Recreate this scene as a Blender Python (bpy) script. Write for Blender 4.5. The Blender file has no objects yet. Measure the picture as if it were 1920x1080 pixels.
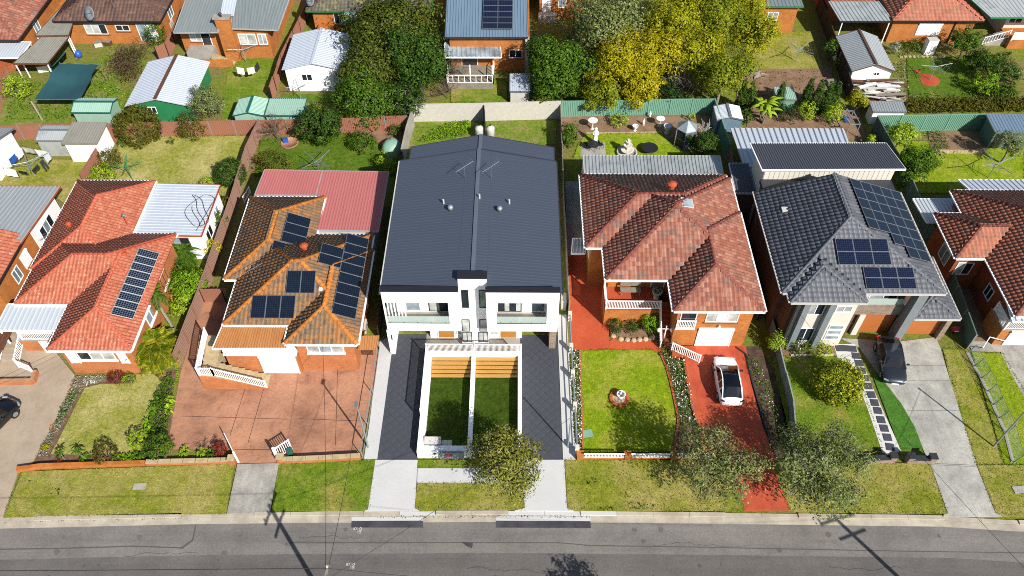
import bpy, bmesh, math, random
import numpy as np
from mathutils import Vector, Matrix

sc = bpy.context.scene
R = math.radians
rng = np.random.default_rng(7)
random.seed(7)

# ---------------------------------------------------------------- camera, sky, sun, exposure
cam_d = bpy.data.cameras.new('camera'); cam = bpy.data.objects.new('camera', cam_d)
sc.collection.objects.link(cam); sc.camera = cam
cam.location = (0, 0, 50)
cam.rotation_euler = (R(90 - 49.236), 0, R(0.374))
cam_d.sensor_width = 36; cam_d.lens = 36 * 1500 / 1920
cam_d.clip_start = 1; cam_d.clip_end = 2000

SUN_EL, SHX, SHY = R(38.0), -0.605, 0.796           # shadows fall up and to the left in the photograph
w = bpy.data.worlds.new('World'); sc.world = w; w.use_nodes = True
nt = w.node_tree; bg = nt.nodes['Background']
sky = nt.nodes.new('ShaderNodeTexSky'); sky.sky_type = 'NISHITA'; sky.sun_disc = False
sky.sun_elevation = SUN_EL; sky.sun_rotation = math.atan2(-SHX, -SHY)
nt.links.new(sky.outputs[0], bg.inputs[0]); bg.inputs[1].default_value = 0.072
sun_d = bpy.data.lights.new('sun', 'SUN'); sun = bpy.data.objects.new('sun', sun_d); sc.collection.objects.link(sun)
sun_d.energy = 5.0; sun_d.angle = R(0.55); sun_d.color = (1, 0.958, 0.885)
sun.rotation_euler = Vector((SHX * math.cos(SUN_EL), SHY * math.cos(SUN_EL), -math.sin(SUN_EL))).to_track_quat('-Z', 'Y').to_euler()
sun.location = (20, -20, 60)
sc.cycles.filter_width = 1.0; sc.cycles.use_denoising = False
vs = sc.view_settings
vs.view_transform = 'Standard'; vs.look = 'None'; vs.gamma = 1; vs.use_curve_mapping = False; vs.exposure = 0.63

# ---------------------------------------------------------------- materials
def lin(h):
    h = h.lstrip('#'); o = []
    for i in (0, 2, 4):
        c = int(h[i:i + 2], 16) / 255
        o.append(c / 12.92 if c <= .04045 else ((c + .055) / 1.055) ** 2.4)
    return o
MATS = {}
class NB:                                             # small node-graph writer
    def __init__(s, name):
        s.m = bpy.data.materials.new(name); s.m.use_nodes = True; s.t = s.m.node_tree
        s.b = s.t.nodes['Principled BSDF']; s.y = 0
        tc = s.t.nodes.new('ShaderNodeTexCoord'); s.obj = tc.outputs['Object']
    def n(s, kind, **kw):
        nd = s.t.nodes.new(kind)
        for k, v in kw.items(): setattr(nd, k, v)
        return nd
    def link(s, a, b): s.t.links.new(a, b)
    def noise(s, scale, detail=4, rough=.6, vec=None, dist=0):
        nd = s.n('ShaderNodeTexNoise'); nd.inputs['Scale'].default_value = scale; nd.inputs['Detail'].default_value = detail
        nd.inputs['Roughness'].default_value = rough; nd.inputs['Distortion'].default_value = dist
        s.link(vec or s.obj, nd.inputs['Vector']); return nd.outputs['Fac']
    def ramp(s, fac, stops):
        nd = s.n('ShaderNodeValToRGB'); cr = nd.color_ramp
        while len(cr.elements) < len(stops): cr.elements.new(.5)
        for e, (p, c) in zip(cr.elements, stops):
            e.position = p; e.color = (*c, 1) if len(c) == 3 else c
        s.link(fac, nd.inputs[0]); return nd.outputs[0]
    def mix(s, fac, a, b, mode='MIX'):
        nd = s.n('ShaderNodeMix', data_type='RGBA', blend_type=mode)
        for i, v in ((0, fac), (6, a), (7, b)):
            if hasattr(v, 'is_linked'): s.link(v, nd.inputs[i])
            else: nd.inputs[i].default_value = v if i == 0 else (*v, 1)
        return nd.outputs[2]
    def math(s, op, a, b=None):
        nd = s.n('ShaderNodeMath', operation=op)
        for i, v in ((0, a), (1, b)):
            if v is None: continue
            if hasattr(v, 'is_linked'): s.link(v, nd.inputs[i])
            else: nd.inputs[i].default_value = v
        return nd.outputs[0]
    def bump(s, h, strength=.4, dist=.02):
        nd = s.n('ShaderNodeBump'); nd.inputs['Strength'].default_value = strength; nd.inputs['Distance'].default_value = dist
        s.link(h, nd.inputs['Height']); s.link(nd.outputs[0], s.b.inputs['Normal'])
    def done(s, col, rough=.7, metal=0, spec=.5):
        if hasattr(col, 'is_linked'): s.link(col, s.b.inputs['Base Color'])
        else: s.b.inputs['Base Color'].default_value = (*col, 1)
        if hasattr(rough, 'is_linked'): s.link(rough, s.b.inputs['Roughness'])
        else: s.b.inputs['Roughness'].default_value = rough
        s.b.inputs['Metallic'].default_value = metal
        s.b.inputs['Specular IOR Level'].default_value = spec
        MATS[s.m.name] = s.m; return s.m
ALB = 0.62                                            # display colour -> surface albedo
def col(h):
    c = lin(h)
    return [a * .84 for a in c] if min(c) > .8 else [min(.85, a * ALB) for a in c]
def cm(c, k): return [min(.87, a * k) for a in c]

def plain(name, h, rough=.6, var=.12, scale=1.5, fine=0, bump=0, bscale=60, metal=0, spec=.4, isl=0, h2=None, lo=.4, hi=.62, stretch=None, stain=0, wear=None):
    """general surface: two-scale mottling, optional second colour, optional per-piece variation"""
    b = NB(name); c = col(h)
    vec = None
    if stretch:
        mp = b.n('ShaderNodeMapping'); mp.inputs['Scale'].default_value = stretch; b.link(b.obj, mp.inputs[0]); vec = mp.outputs[0]
    f = b.noise(scale, 6, .65, vec)
    if h2: out = b.ramp(f, [(lo, c), (hi, col(h2))])
    else: out = b.ramp(f, [(.3, cm(c, 1 - var)), (.7, cm(c, 1 + var))])
    if fine:
        g = b.noise(bscale, 2, .7)
        out = b.mix(1.0, out, b.ramp(g, [(.25, [1 - fine] * 3), (.75, [1 + fine] * 3)]), 'MULTIPLY')
    if stain:                                         # spills, moss and dirt in soft edged patches, with finer specks
        s1 = b.ramp(b.noise(.9, 9, .72, dist=.8), [(.3, [1 - stain] * 3), (.47, [1] * 3), (.7, [1 + stain * .35] * 3)]); out = b.mix(1.0, out, s1, 'MULTIPLY')
        s2 = b.ramp(b.noise(4.5, 8, .8), [(.3, [1 - stain * .8] * 3), (.5, [1] * 3), (.72, [1 + stain * .4] * 3)]); out = b.mix(1.0, out, s2, 'MULTIPLY')
    if wear:                                          # long tracks along the way of travel
        mp = b.n('ShaderNodeMapping'); mp.inputs['Scale'].default_value = wear; b.link(b.obj, mp.inputs[0])
        out = b.mix(1.0, out, b.ramp(b.noise(1.0, 6, .7, mp.outputs[0]), [(.32, [.84] * 3), (.5, [1] * 3), (.68, [1.12] * 3)]), 'MULTIPLY')
    if isl:
        ge = b.n('ShaderNodeNewGeometry')
        out = b.mix(1.0, out, b.ramp(ge.outputs['Random Per Island'], [(0, [1 - isl] * 3), (1, [1 + isl] * 3)]), 'MULTIPLY')
    if bump: b.bump(b.noise(bscale, 4, .7), bump, .02)
    return b.done(out, rough, metal, spec)

def brick(name, h, h2, mortar, dark=.75, scale=1.0):
    b = NB(name)
    sp = b.n('ShaderNodeSeparateXYZ'); b.link(b.obj, sp.inputs[0])
    u = b.math('ADD', sp.outputs[0], sp.outputs[1])
    cb = b.n('ShaderNodeCombineXYZ'); b.link(u, cb.inputs[0]); b.link(sp.outputs[2], cb.inputs[1])
    br = b.n('ShaderNodeTexBrick'); b.link(cb.outputs[0], br.inputs['Vector'])
    br.inputs['Color1'].default_value = (*col(h), 1); br.inputs['Color2'].default_value = (*col(h2), 1); br.inputs['Mortar'].default_value = (*col(mortar), 1)
    br.inputs['Scale'].default_value = scale; br.inputs['Brick Width'].default_value = .24; br.inputs['Row Height'].default_value = .086
    br.inputs['Mortar Size'].default_value = .009; br.inputs['Mortar Smooth'].default_value = .2; br.inputs['Bias'].default_value = -.1
    n1 = b.noise(.8, 6, .7); n2 = b.noise(7, 3, .7)
    out = b.mix(1.0, br.outputs['Color'], b.ramp(n1, [(.3, [dark] * 3), (.65, [1.12] * 3)]), 'MULTIPLY')
    out = b.mix(1.0, out, b.ramp(n2, [(.3, [.85] * 3), (.7, [1.12] * 3)]), 'MULTIPLY')
    b.bump(br.outputs['Fac'], -.4, .01)
    return b.done(out, .8, 0, .25)

def grass_mat(name, a, bb, dry, dryness=.5, scale=.35):
    """mown lawn: green patches, dry patches and blade-scale grain"""
    b = NB(name)
    n1 = b.noise(scale, 5, .62); n2 = b.noise(2.2, 5, .7); n3 = b.noise(8.5, 6, .85, dist=.5); n4 = b.noise(3.3, 4, .75)
    g = b.ramp(n2, [(.36, col(a)), (.64, col(bb))])
    e = .34 + (1 - dryness) * .34
    o = b.mix(b.ramp(n1, [(e - .1, [0] * 3), (e + .16, [1] * 3)]), g, col(dry))
    o = b.mix(1.0, o, b.ramp(n3, [(.28, [.5] * 3), (.5, [1] * 3), (.74, [1.5] * 3)]), 'MULTIPLY')
    o = b.mix(1.0, o, b.ramp(n4, [(.3, [.72] * 3), (.7, [1.24] * 3)]), 'MULTIPLY')
    b.bump(n3, 1.0, .08)
    return b.done(o, .9, 0, .1)

def leaf_mat(name, a, bb, trans=.25):
    b = NB(name)
    ge = b.n('ShaderNodeNewGeometry'); n1 = b.noise(.9, 3, .6)
    o = b.ramp(ge.outputs['Random Per Island'], [(0, cm(col(a), .95)), (.45, cm(col(a), 1.15)), (.85, col(bb)), (1, cm(col(bb), 1.25))])
    o = b.mix(1.0, o, b.ramp(n1, [(.3, [.78] * 3), (.7, [1.2] * 3)]), 'MULTIPLY')
    m = b.done(o, .7, 0, .12)
    tr = b.n('ShaderNodeBsdfTranslucent'); b.link(o, tr.inputs[0])
    mx = b.n('ShaderNodeMixShader'); mx.inputs[0].default_value = trans
    b.link(b.b.outputs[0], mx.inputs[1]); b.link(tr.outputs[0], mx.inputs[2])
    b.link(mx.outputs[0], b.t.nodes['Material Output'].inputs[0]); return m

def tile_mat(name, a, bb, cc, lichen=None, amount=.5, isl=.3, rough=.7, lsc=.8):
    """roof tiles: every tile its own tone; lichen or weathering in patches"""
    b = NB(name); ge = b.n('ShaderNodeNewGeometry')
    o = b.ramp(ge.outputs['Random Per Island'], [(0, col(a)), (.55, col(bb)), (1, col(cc))])
    if lichen:
        n = b.noise(lsc, 6, .72); n2 = b.noise(9, 4, .8)
        f = b.ramp(b.math('ADD', b.math('MULTIPLY', n, .75), b.math('MULTIPLY', n2, .25)), [(.58 - amount * .2, [0] * 3), (.66 - amount * .2, [1] * 3)])
        o = b.mix(f, o, col(lichen))
    n3 = b.noise(18, 3, .8)
    o = b.mix(1.0, o, b.ramp(n3, [(.25, [1 - isl] * 3), (.75, [1 + isl] * 3)]), 'MULTIPLY')
    return b.done(o, rough, 0, .35)

def metal_roof(name, h, rough=.45, streak=.12, dirt=None, along='y'):
    b = NB(name); c = col(h)
    mp = b.n('ShaderNodeMapping'); mp.inputs['Scale'].default_value = (3, .25, 1) if along == 'y' else (.25, 3, 1); b.link(b.obj, mp.inputs[0])
    o = b.ramp(b.noise(1.2, 6, .7, mp.outputs[0]), [(.3, cm(c, 1 - streak)), (.7, cm(c, 1 + streak))])
    if dirt: o = b.mix(b.ramp(b.noise(.7, 6, .75), [(.5, [0] * 3), (.72, [.8] * 3)]), o, col(dirt))
    return b.done(o, rough, .15, .5)

def glass(name, h, rough=.06):
    b = NB(name); c = col(h); o = b.ramp(b.noise(.9, 2), [(.35, cm(c, .6)), (.65, cm(c, 1.3))])
    return b.done(o, rough, 0, .8)

plain('white_paint', 'fafafb', .5, .03); plain('white_render', 'fbfbfc', .75, .025, fine=.03, bscale=30)
plain('cream_paint', 'f0ebdd', .6, .04); plain('offwhite', 'dcdad2', .6, .08)
plain('dark_trim', '2c2c33', .45, .1); plain('charcoal', '3c3e46', .5, .12); plain('black_rubber', '1c1c1e', .7, .1)
plain('grey_paint', '8d959b', .5, .1); plain('steel', 'b3b9bf', .35, .1, metal=.6); plain('galv', 'a9b6ba', .4, .15, metal=.3)
plain('dark_steel', '3a3d42', .5, .1); plain('green_paint', '2e8b57', .6, .1, fine=.06); plain('teal_trim', '256b5e', .5, .1)
plain('blue_plastic', '2f66c8', .4, .1); plain('red_plastic', 'd8203a', .35, .05)
plain('timber_orange', 'd2a055', .6, .14, 2, .12, bscale=14, stretch=(.6, 6, 6)); plain('timber_grey', '9a9080', .8, .2, 2, .12, bscale=14)
plain('timber_brown', '6b4630', .7, .2, 2, .1, bscale=12); plain('door_timber', 'c98a3c', .5, .08, 3)
plain('stone_pale', 'd9d4c8', .8, .1, 4, .06); plain('stone_sand', 'c9b48c', .85, .2, 2, .1, bscale=9, isl=.15)
plain('concrete', 'bdb8ae', .85, .1, .6, .07, .2, 30, h2='a5a097'); plain('concrete_new', 'dcdcdb', .85, .04, .5, .03, .1, 9, stain=.035)
plain('concrete_old', '9b9890', .9, .14, .6, .14, .25, 9, h2='c0bbb0', lo=.36, hi=.64, stain=.22, wear=(1.3, .12, 1)); plain('concrete_tan', 'b7a38d', .9, .08, .5, .1, .2, 11, h2='c2b09a', stain=.14)
plain('concrete_grey', 'a9a8a0', .9, .12, .45, .12, .25, 9, h2='c9c6bc', lo=.36, hi=.66, stain=.22, wear=(1.6, .1, 1))
plain('kerb_stone', 'cfc5b2', .9, .12, .7, .1, .2, 20, h2='b5aa98', isl=.08)
plain('soil', '8a6b50', .95, .2, 1, .2, .6, 14, h2='a08066'); plain('soil_dark', '4b3a30', .95, .25, 1.5, .25, .7, 14, h2='6b5545')
plain('mulch', '6d5344', .95, .25, 3, .3, .8, 20, h2='8b6d55'); plain('gravel_white', 'e9e7e2', .9, .06, 3, .12, .6, 30)
plain('bark', '6e5f50', .9, .2, 3, .2, .5, 12); plain('bark_grey', '9c9384', .9, .2, 3, .15, .5, 12)
plain('terracotta', 'c1552f', .7, .1, 2, .06); plain('plastic_green', '8fb9a4', .5, .12, 1.2)
plain('asphalt_old', '8e8983', .92, .08, .3, .2, .4, 8, h2='7d7873', lo=.36, hi=.66, stain=.14, wear=(.05, .9, 1)); plain('asphalt_mid', '77726e', .92, .1, .25, .2, .4, 8, h2='6a6663', lo=.38, hi=.64, stain=.14, wear=(.05, .9, 1))
plain('asphalt_new', '3d3d42', .9, .12, .6, .15, .4, 40, h2='52525a'); plain('road_line', 'e8e8e6', .7, .05)
plain('ridge_metal', '67717f', .5, .06); plain('tar_seam', '5f5c5a', .9, .1); plain('chalk', 'e4e6ea', .8, .1)
b_ = plain('paver_dark', '4c4f58', .75, .1, .8, .1, .2, 8, isl=.13, stain=.16)
plain('paver_red', 'd4623c', .75, .1, .5, .12, .15, 8, h2='bf4b30', stain=.16, wear=(1.4, .12, 1))
plain('pave_terracotta', 'cc9474', .85, .1, .28, .14, .15, 20, h2='9a6c54', lo=.38, hi=.7, stain=.36)
plain('paint_red_concrete', 'd96438', .75, .08, .4, .1, .1, 9, h2='c24c2c', lo=.35, hi=.7, stain=.14)
plain('edging_brick', 'c4623f', .85, .15, 3, .12, isl=.2)
brick('brick_orange', 'd88338', 'c9702c', 'bf9366'); brick('brick_orange_b', 'd8824a', 'cb7440', 'c59672')
brick('brick_deep', 'b9572b', 'a44a24', '9a7556'); brick('brick_dark', '6b5a54', '57494a', '7d7068')
brick('brick_brown', '7d5a48', '6a4a3c', '8a7a6a'); brick('brick_red', 'c2613a', 'b25430', 'b08262')
brick('cladding_stone', 'a8917e', '8a7464', 'c3b3a4', scale=.8)
tile_mat('tile_orange', 'b46248', 'bf6c50', 'c87a5c', 'd9b49a', .12, .2, .6, 3.2)
tile_mat('tile_brown', '806a55', '927353', '6a5c50', 'b2763c', .45, .36, lsc=1.1)
tile_mat('tile_red', '94594a', 'a86852', 'b88470', '80685c', .35, .34)
tile_mat('tile_red_far', 'b66c52', 'c47c60', 'a8644e', '7c705a', .25, .24, lsc=2)
tile_mat('tile_charcoal', '5d6068', '676a72', '72757c', None, 0, .12, .5)
tile_mat('tile_dark_brown', '6e5247', '5d463e', '7d6053', None, 0, .2)
tile_mat('tile_grey_moss', '5e5a50', '706a5c', '4c4a44', '8f8a60', .3, .3)
plain('cap_orange', 'c96244', .6, .08, 3, .1, isl=.06); plain('cap_lichen', 'cd8130', .8, .12, 2.5, .2, bscale=9, h2='b56c2c', isl=.12)
plain('cap_red', '8c4a3d', .75, .15, 3, .2, bscale=9, isl=.2); plain('cap_charcoal', '666a72', .6, .1, 3, .06, isl=.1)
plain('cap_brown', '6a4638', .7, .1, 3, .1, isl=.1)
metal_roof('roof_charcoal', '525c6c', .55, .05, along='x'); metal_roof('roof_pink', 'dc8480', .5, .07)
metal_roof('roof_white', 'dfe7ee', .4, .06); metal_roof('roof_silver', 'aab2b5', .4, .1); metal_roof('roof_grey', '8f9a9c', .45, .12, 'a19c90')
metal_roof('roof_bluewhite', 'dde6f2', .4, .07); metal_roof('roof_darkgrey', '5c5f68', .45, .08); metal_roof('roof_green', 'b2dac6', .5, .06)
metal_roof('roof_tan', 'a8a598', .6, .1, '8f8a7c'); metal_roof('roof_orange', 'c98a50', .7, .12, 'c06a2c'); metal_roof('roof_blue', '7f9ab0', .5, .1)
metal_roof('roof_zinc', 'c3c9c9', .4, .08, '8a9090'); metal_roof('roof_teal', '2f5f66', .6, .1)
metal_roof('fence_brown', 'b57c64', .6, .07); metal_roof('fence_green', '86bda4', .55, .07); metal_roof('fence_greygreen', '6a837c', .6, .08); metal_roof('fence_pale', 'a2b0aa', .6, .1); metal_roof('fence_dark', '57493f', .7, .15)
metal_roof('fence_taupe', 'b08a78', .6, .08)
glass('glass_dark', '2a333d'); glass('glass_pale', '9fb0ba', .12); glass('glass_curtain', 'cfd2cf', .2); glass('glass_green', '9fb4ac', .08); glass('car_glass', '11161c', .04)
b = NB('balustrade_glass'); b.b.inputs['Alpha'].default_value = .5; b.done([.5, .6, .56], .08, 0, .5)
def solar_mat(name, cell, gap, line):
    b = NB(name); br = b.n('ShaderNodeTexBrick'); b.link(b.obj, br.inputs['Vector']); br.offset = 0; br.inputs['Scale'].default_value = 1
    br.inputs['Brick Width'].default_value = .165; br.inputs['Row Height'].default_value = .165; br.inputs['Mortar Size'].default_value = line
    br.inputs['Color1'].default_value = (*col(cell), 1); br.inputs['Color2'].default_value = (*cm(col(cell), 1.25), 1); br.inputs['Mortar'].default_value = (*col(gap), 1)
    return b.done(br.outputs['Color'], .12, .1, .6)
plain('door_orange', 'c9783f', .5, .06, 2)
solar_mat('solar_cell', '16202e', '3f4c5c', .004); solar_mat('solar_cell_spot', '131b2c', '8090a6', .012); solar_mat('solar_cell_blue', '171e36', '46526c', .005)
b = NB('car_white'); b.b.inputs['Coat Weight'].default_value = 1; b.done(col('f4f5f6'), .3, 0, .5)
b = NB('car_dark'); b.b.inputs['Coat Weight'].default_value = 1; b.b.inputs['Coat Roughness'].default_value = .04; b.done(b.ramp(b.noise(60, 2), [(.3, col('2c3038')), (.7, col('454b55'))]), .3, .5, .5)
b = NB('car_black'); b.b.inputs['Coat Weight'].default_value = 1; b.done(col('16161a'), .3, .3, .5)
grass_mat('grass_bright', '80a016', 'a2b424', 'bdb650', .34); grass_mat('grass_dry', '9aa040', 'b3b055', 'cfc47e', .5)
grass_mat('grass_verge', '83902a', 'a4a43a', 'c2b26c', .5, .3); grass_mat('grass_green', '66861f', '899f2e', 'b3a858', .34)
grass_mat('grass_deep', '56761f', '6f8a26', '8c9440', .15); grass_mat('grass_rough', '6c8c26', '8a9c36', 'a89c62', .38, .6)
grass_mat('turf_fake', '3a4f10', '4a6116', '526a1a', .1); grass_mat('turf_fake_bright', '4f802e', '5c8e34', '669a3a', .1)
grass_mat('yard_ground', '748630', '94983e', '94805a', .42, .22)
for n_, a_, c_ in (('leaf_olive', '4e5c1c', '7c8632'), ('leaf_green', '44681a', '76962a'), ('leaf_dark', '36541c', '5f7f2c'), ('leaf_yellow', '939a16', 'c4be2a'),
                   ('leaf_mustard', '788a1a', 'a8a828'), ('leaf_greygreen', '778248', 'a8b06c'), ('leaf_bright', '6e9a1c', 'a8cc2e'), ('leaf_brown', '5c4a30', '7a6442'),
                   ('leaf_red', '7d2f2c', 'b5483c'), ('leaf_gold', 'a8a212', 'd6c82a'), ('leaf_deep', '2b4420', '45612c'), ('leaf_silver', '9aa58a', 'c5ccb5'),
                   ('leaf_bronze', '5a5c1e', '85802c'), ('leaf_lime', '94b424', 'cbe046'), ('leaf_bluegreen', '6f8044', 'a6b070'), ('leaf_palm', '6f8a1c', 'd0bc30'), ('leaf_limegold', '6c821c', 'd8d034'), ('leaf_street', '7a8230', 'b0ac54')):
    leaf_mat(n_, a_, c_)
leaf_mat('petal_white', 'f2f2ee', 'ffffff', .2); leaf_mat('petal_red', 'c2283a', 'd8404a', .2); leaf_mat('petal_orange', 'e0851c', 'f0a82c', .2); leaf_mat('petal_purple', '6d4a8a', '8a66a8', .2); leaf_mat('petal_yellow', 'e8c81c', 'f4dc40', .2)
def M(n): return MATS[n]

# ---------------------------------------------------------------- object helpers
ORG = {}
LINK = sc.collection.objects.link
def tag(o, label=None, cat=None, group=None, kind=None):
    for k, v in (('label', label), ('category', cat), ('group', group), ('kind', kind)):
        if v: o[k] = v
    return o
def thing(name, label, cat, loc=(0, 0, 0), rz=0, group=None):
    o = bpy.data.objects.new(name, None); LINK(o); o.empty_display_size = .3
    o.location = loc if len(loc) == 3 else (*loc, 0); o.rotation_euler = (0, 0, rz); ORG[o.name] = Vector(o.location)
    return tag(o, label, cat, group)
def mesh_obj(name, me, mat, parent=None, smooth=False):
    if mat is not None:
        for m in (mat if isinstance(mat, (list, tuple)) else [mat]): me.materials.append(M(m) if isinstance(m, str) else m)
    o = bpy.data.objects.new(name, me); LINK(o)
    if parent is not None: o.parent = parent; ORG[o.name] = ORG[parent.name]
    else: ORG[o.name] = Vector((0, 0, 0))
    if smooth: me.polygons.foreach_set('use_smooth', [True] * len(me.polygons))
    return o
def copy_tree(o, parent=None):
    c = o.copy(); LINK(c); c.parent = parent; ORG[c.name] = ORG[o.name]
    for ch in o.children: copy_tree(ch, c)
    return c
class MB:
    """collects vertices and faces (world metres unless local) and links them as ONE mesh object"""
    def __init__(s): s.v = []; s.f = []; s.mi = []; s.cur = 0
    def add(s, vs, fs):
        k = len(s.v); s.v += [tuple(p) for p in vs]; s.f += [tuple(i + k for i in f) for f in fs]; s.mi += [s.cur] * len(fs); return s
    def hexa(s, p):
        return s.add(p, [(3, 2, 1, 0), (4, 5, 6, 7), (0, 1, 5, 4), (1, 2, 6, 5), (2, 3, 7, 6), (3, 0, 4, 7)])
    def box(s, x0, y0, z0, x1, y1, z1):
        if x0 > x1: x0, x1 = x1, x0
        if y0 > y1: y0, y1 = y1, y0
        if z0 > z1: z0, z1 = z1, z0
        return s.hexa([(x0, y0, z0), (x1, y0, z0), (x1, y1, z0), (x0, y1, z0), (x0, y0, z1), (x1, y0, z1), (x1, y1, z1), (x0, y1, z1)])
    def obox(s, c, sx, sy, sz, rz=0, tilt=0):
        m = Matrix.Translation(c) @ Matrix.Rotation(rz, 4, 'Z') @ Matrix.Rotation(tilt, 4, 'X')
        return s.hexa([m @ Vector((a * sx / 2, b * sy / 2, d * sz / 2)) for a, b, d in ((-1, -1, -1), (1, -1, -1), (1, 1, -1), (-1, 1, -1), (-1, -1, 1), (1, -1, 1), (1, 1, 1), (-1, 1, 1))])
    def prism(s, poly, z0, z1):
        a = sum(p[0] * q[1] - q[0] * p[1] for p, q in zip(poly, poly[1:] + poly[:1]))
        if a < 0: poly = poly[::-1]
        n = len(poly); vs = [(p[0], p[1], z0) for p in poly] + [(p[0], p[1], z1) for p in poly]
        return s.add(vs, [tuple(range(n))[::-1], tuple(range(n, 2 * n))] + [(i, (i + 1) % n, n + (i + 1) % n, n + i) for i in range(n)])
    def slab(s, pts, t):
        """polygon of 3-D points given thickness t downwards"""
        n = len(pts); p = [Vector(q) for q in pts]
        nz = sum(a[0] * b[1] - b[0] * a[1] for a, b in zip(p, p[1:] + p[:1]))
        if nz < 0: p = p[::-1]
        vs = p + [q - Vector((0, 0, t)) for q in p]
        return s.add(vs, [tuple(range(n)), tuple(range(n, 2 * n))[::-1]] + [(i, n + i, n + (i + 1) % n, (i + 1) % n) for i in range(n)])
    def beam(s, a, b, w, h=None):
        a, b = Vector(a), Vector(b); h = h or w; d = (b - a)
        if d.length < 1e-6: return s
        d.normalize(); up = Vector((0, 0, 1)) if abs(d.z) < .95 else Vector((0, 1, 0))
        x = d.cross(up).normalized() * w / 2; y = x.cross(d).normalized() * h / 2
        return s.hexa([a - x - y, a + x - y, b + x - y, b - x - y, a - x + y, a + x + y, b + x + y, b - x + y])
    def tube(s, a, b, r, r2=None, n=6):
        a, b = Vector(a), Vector(b); d = b - a
        if d.length < 1e-6: return s
        d.normalize(); up = Vector((0, 0, 1)) if abs(d.z) < .95 else Vector((0, 1, 0))
        x = d.cross(up).normalized(); y = x.cross(d); r2 = r if r2 is None else r2
        vs = [p + (x * math.cos(t) + y * math.sin(t)) * q for p, q in ((a, r), (b, r2)) for t in [2 * math.pi * i / n for i in range(n)]]
        return s.add(vs, [(i, (i + 1) % n, n + (i + 1) % n, n + i) for i in range(n)] + [tuple(range(n))[::-1], tuple(range(n, 2 * n))])
    def path(s, pts, r, n=5):
        for a, b in zip(pts, pts[1:]): s.tube(a, b, r, n=n)
        return s
    def lathe(s, c, prof, n=12):
        vs = [(c[0] + r * math.cos(2 * math.pi * i / n), c[1] + r * math.sin(2 * math.pi * i / n), c[2] + z) for r, z in prof for i in range(n)]
        m = len(prof)
        fs = [(j * n + i, j * n + (i + 1) % n, (j + 1) * n + (i + 1) % n, (j + 1) * n + i) for j in range(m - 1) for i in range(n)]
        return s.add(vs, fs + [tuple(range(n))[::-1], tuple(range((m - 1) * n, m * n))])
    def out(s, name, mat, parent=None, smooth=False, label=None, kind=None, local=False):
        me = bpy.data.meshes.new(name); o = ORG[parent.name] if (parent is not None and not local) else Vector((0, 0, 0))
        me.from_pydata([(p[0] - o.x, p[1] - o.y, p[2] - o.z) for p in s.v], [], s.f)
        ob = mesh_obj(name, me, mat, parent, smooth)
        if any(s.mi): me.polygons.foreach_set('material_index', s.mi)
        return tag(ob, label, None, None, kind)
LC = {}
def big_mesh(name, V, F, mat, parent=None, kind=None):
    """V n x 3 (world), F m x k, k = 3 or 4: fast path for leaves, tiles and blades"""
    o = ORG[parent.name] if parent is not None else Vector((0, 0, 0))
    V = np.asarray(V, np.float32) - np.array([o.x, o.y, o.z], np.float32); F = np.asarray(F, np.int32)
    me = bpy.data.meshes.new(name); me.vertices.add(len(V)); me.vertices.foreach_set('co', V.ravel())
    k = F.shape[1]; me.loops.add(F.size); me.loops.foreach_set('vertex_index', F.ravel())
    me.polygons.add(len(F)); me.polygons.foreach_set('loop_start', np.arange(0, F.size, k, dtype=np.int32))
    me.update(calc_edges=True)
    nn = LC.pop('n', None)
    if nn is not None and len(V) == 4 * len(nn):      # foliage: leaves of a clump share the clump's rounded normals
        me.polygons.foreach_set('use_smooth', [True] * len(F)); me.normals_split_custom_set_from_vertices(np.repeat(nn, 4, 0).astype(np.float32))
    ob = mesh_obj(name, me, mat, parent); return tag(ob, None, None, None, kind)
def rep(V, F, mats):
    """one template (V, F) under many 4 x 4 matrices"""
    V = np.asarray(V, float); Vh = np.c_[V, np.ones(len(V))]; mats = np.asarray(mats, float)
    out = np.einsum('nij,kj->nki', mats[:, :3, :], Vh).reshape(-1, 3)
    F = np.asarray(F); FF = (F[None] + (np.arange(len(mats)) * len(V))[:, None, None]).reshape(-1, F.shape[1])
    return out, FF
def inside(poly, X, Y):
    r = np.zeros(X.shape, bool); n = len(poly); j = n - 1
    for i in range(n):
        xi, yi = poly[i][:2]; xj, yj = poly[j][:2]
        c = ((yi > Y) != (yj > Y)) & (X < (xj - xi) * (Y - yi) / ((yj - yi) or 1e-9) + xi)
        r ^= c; j = i
    return r

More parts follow.
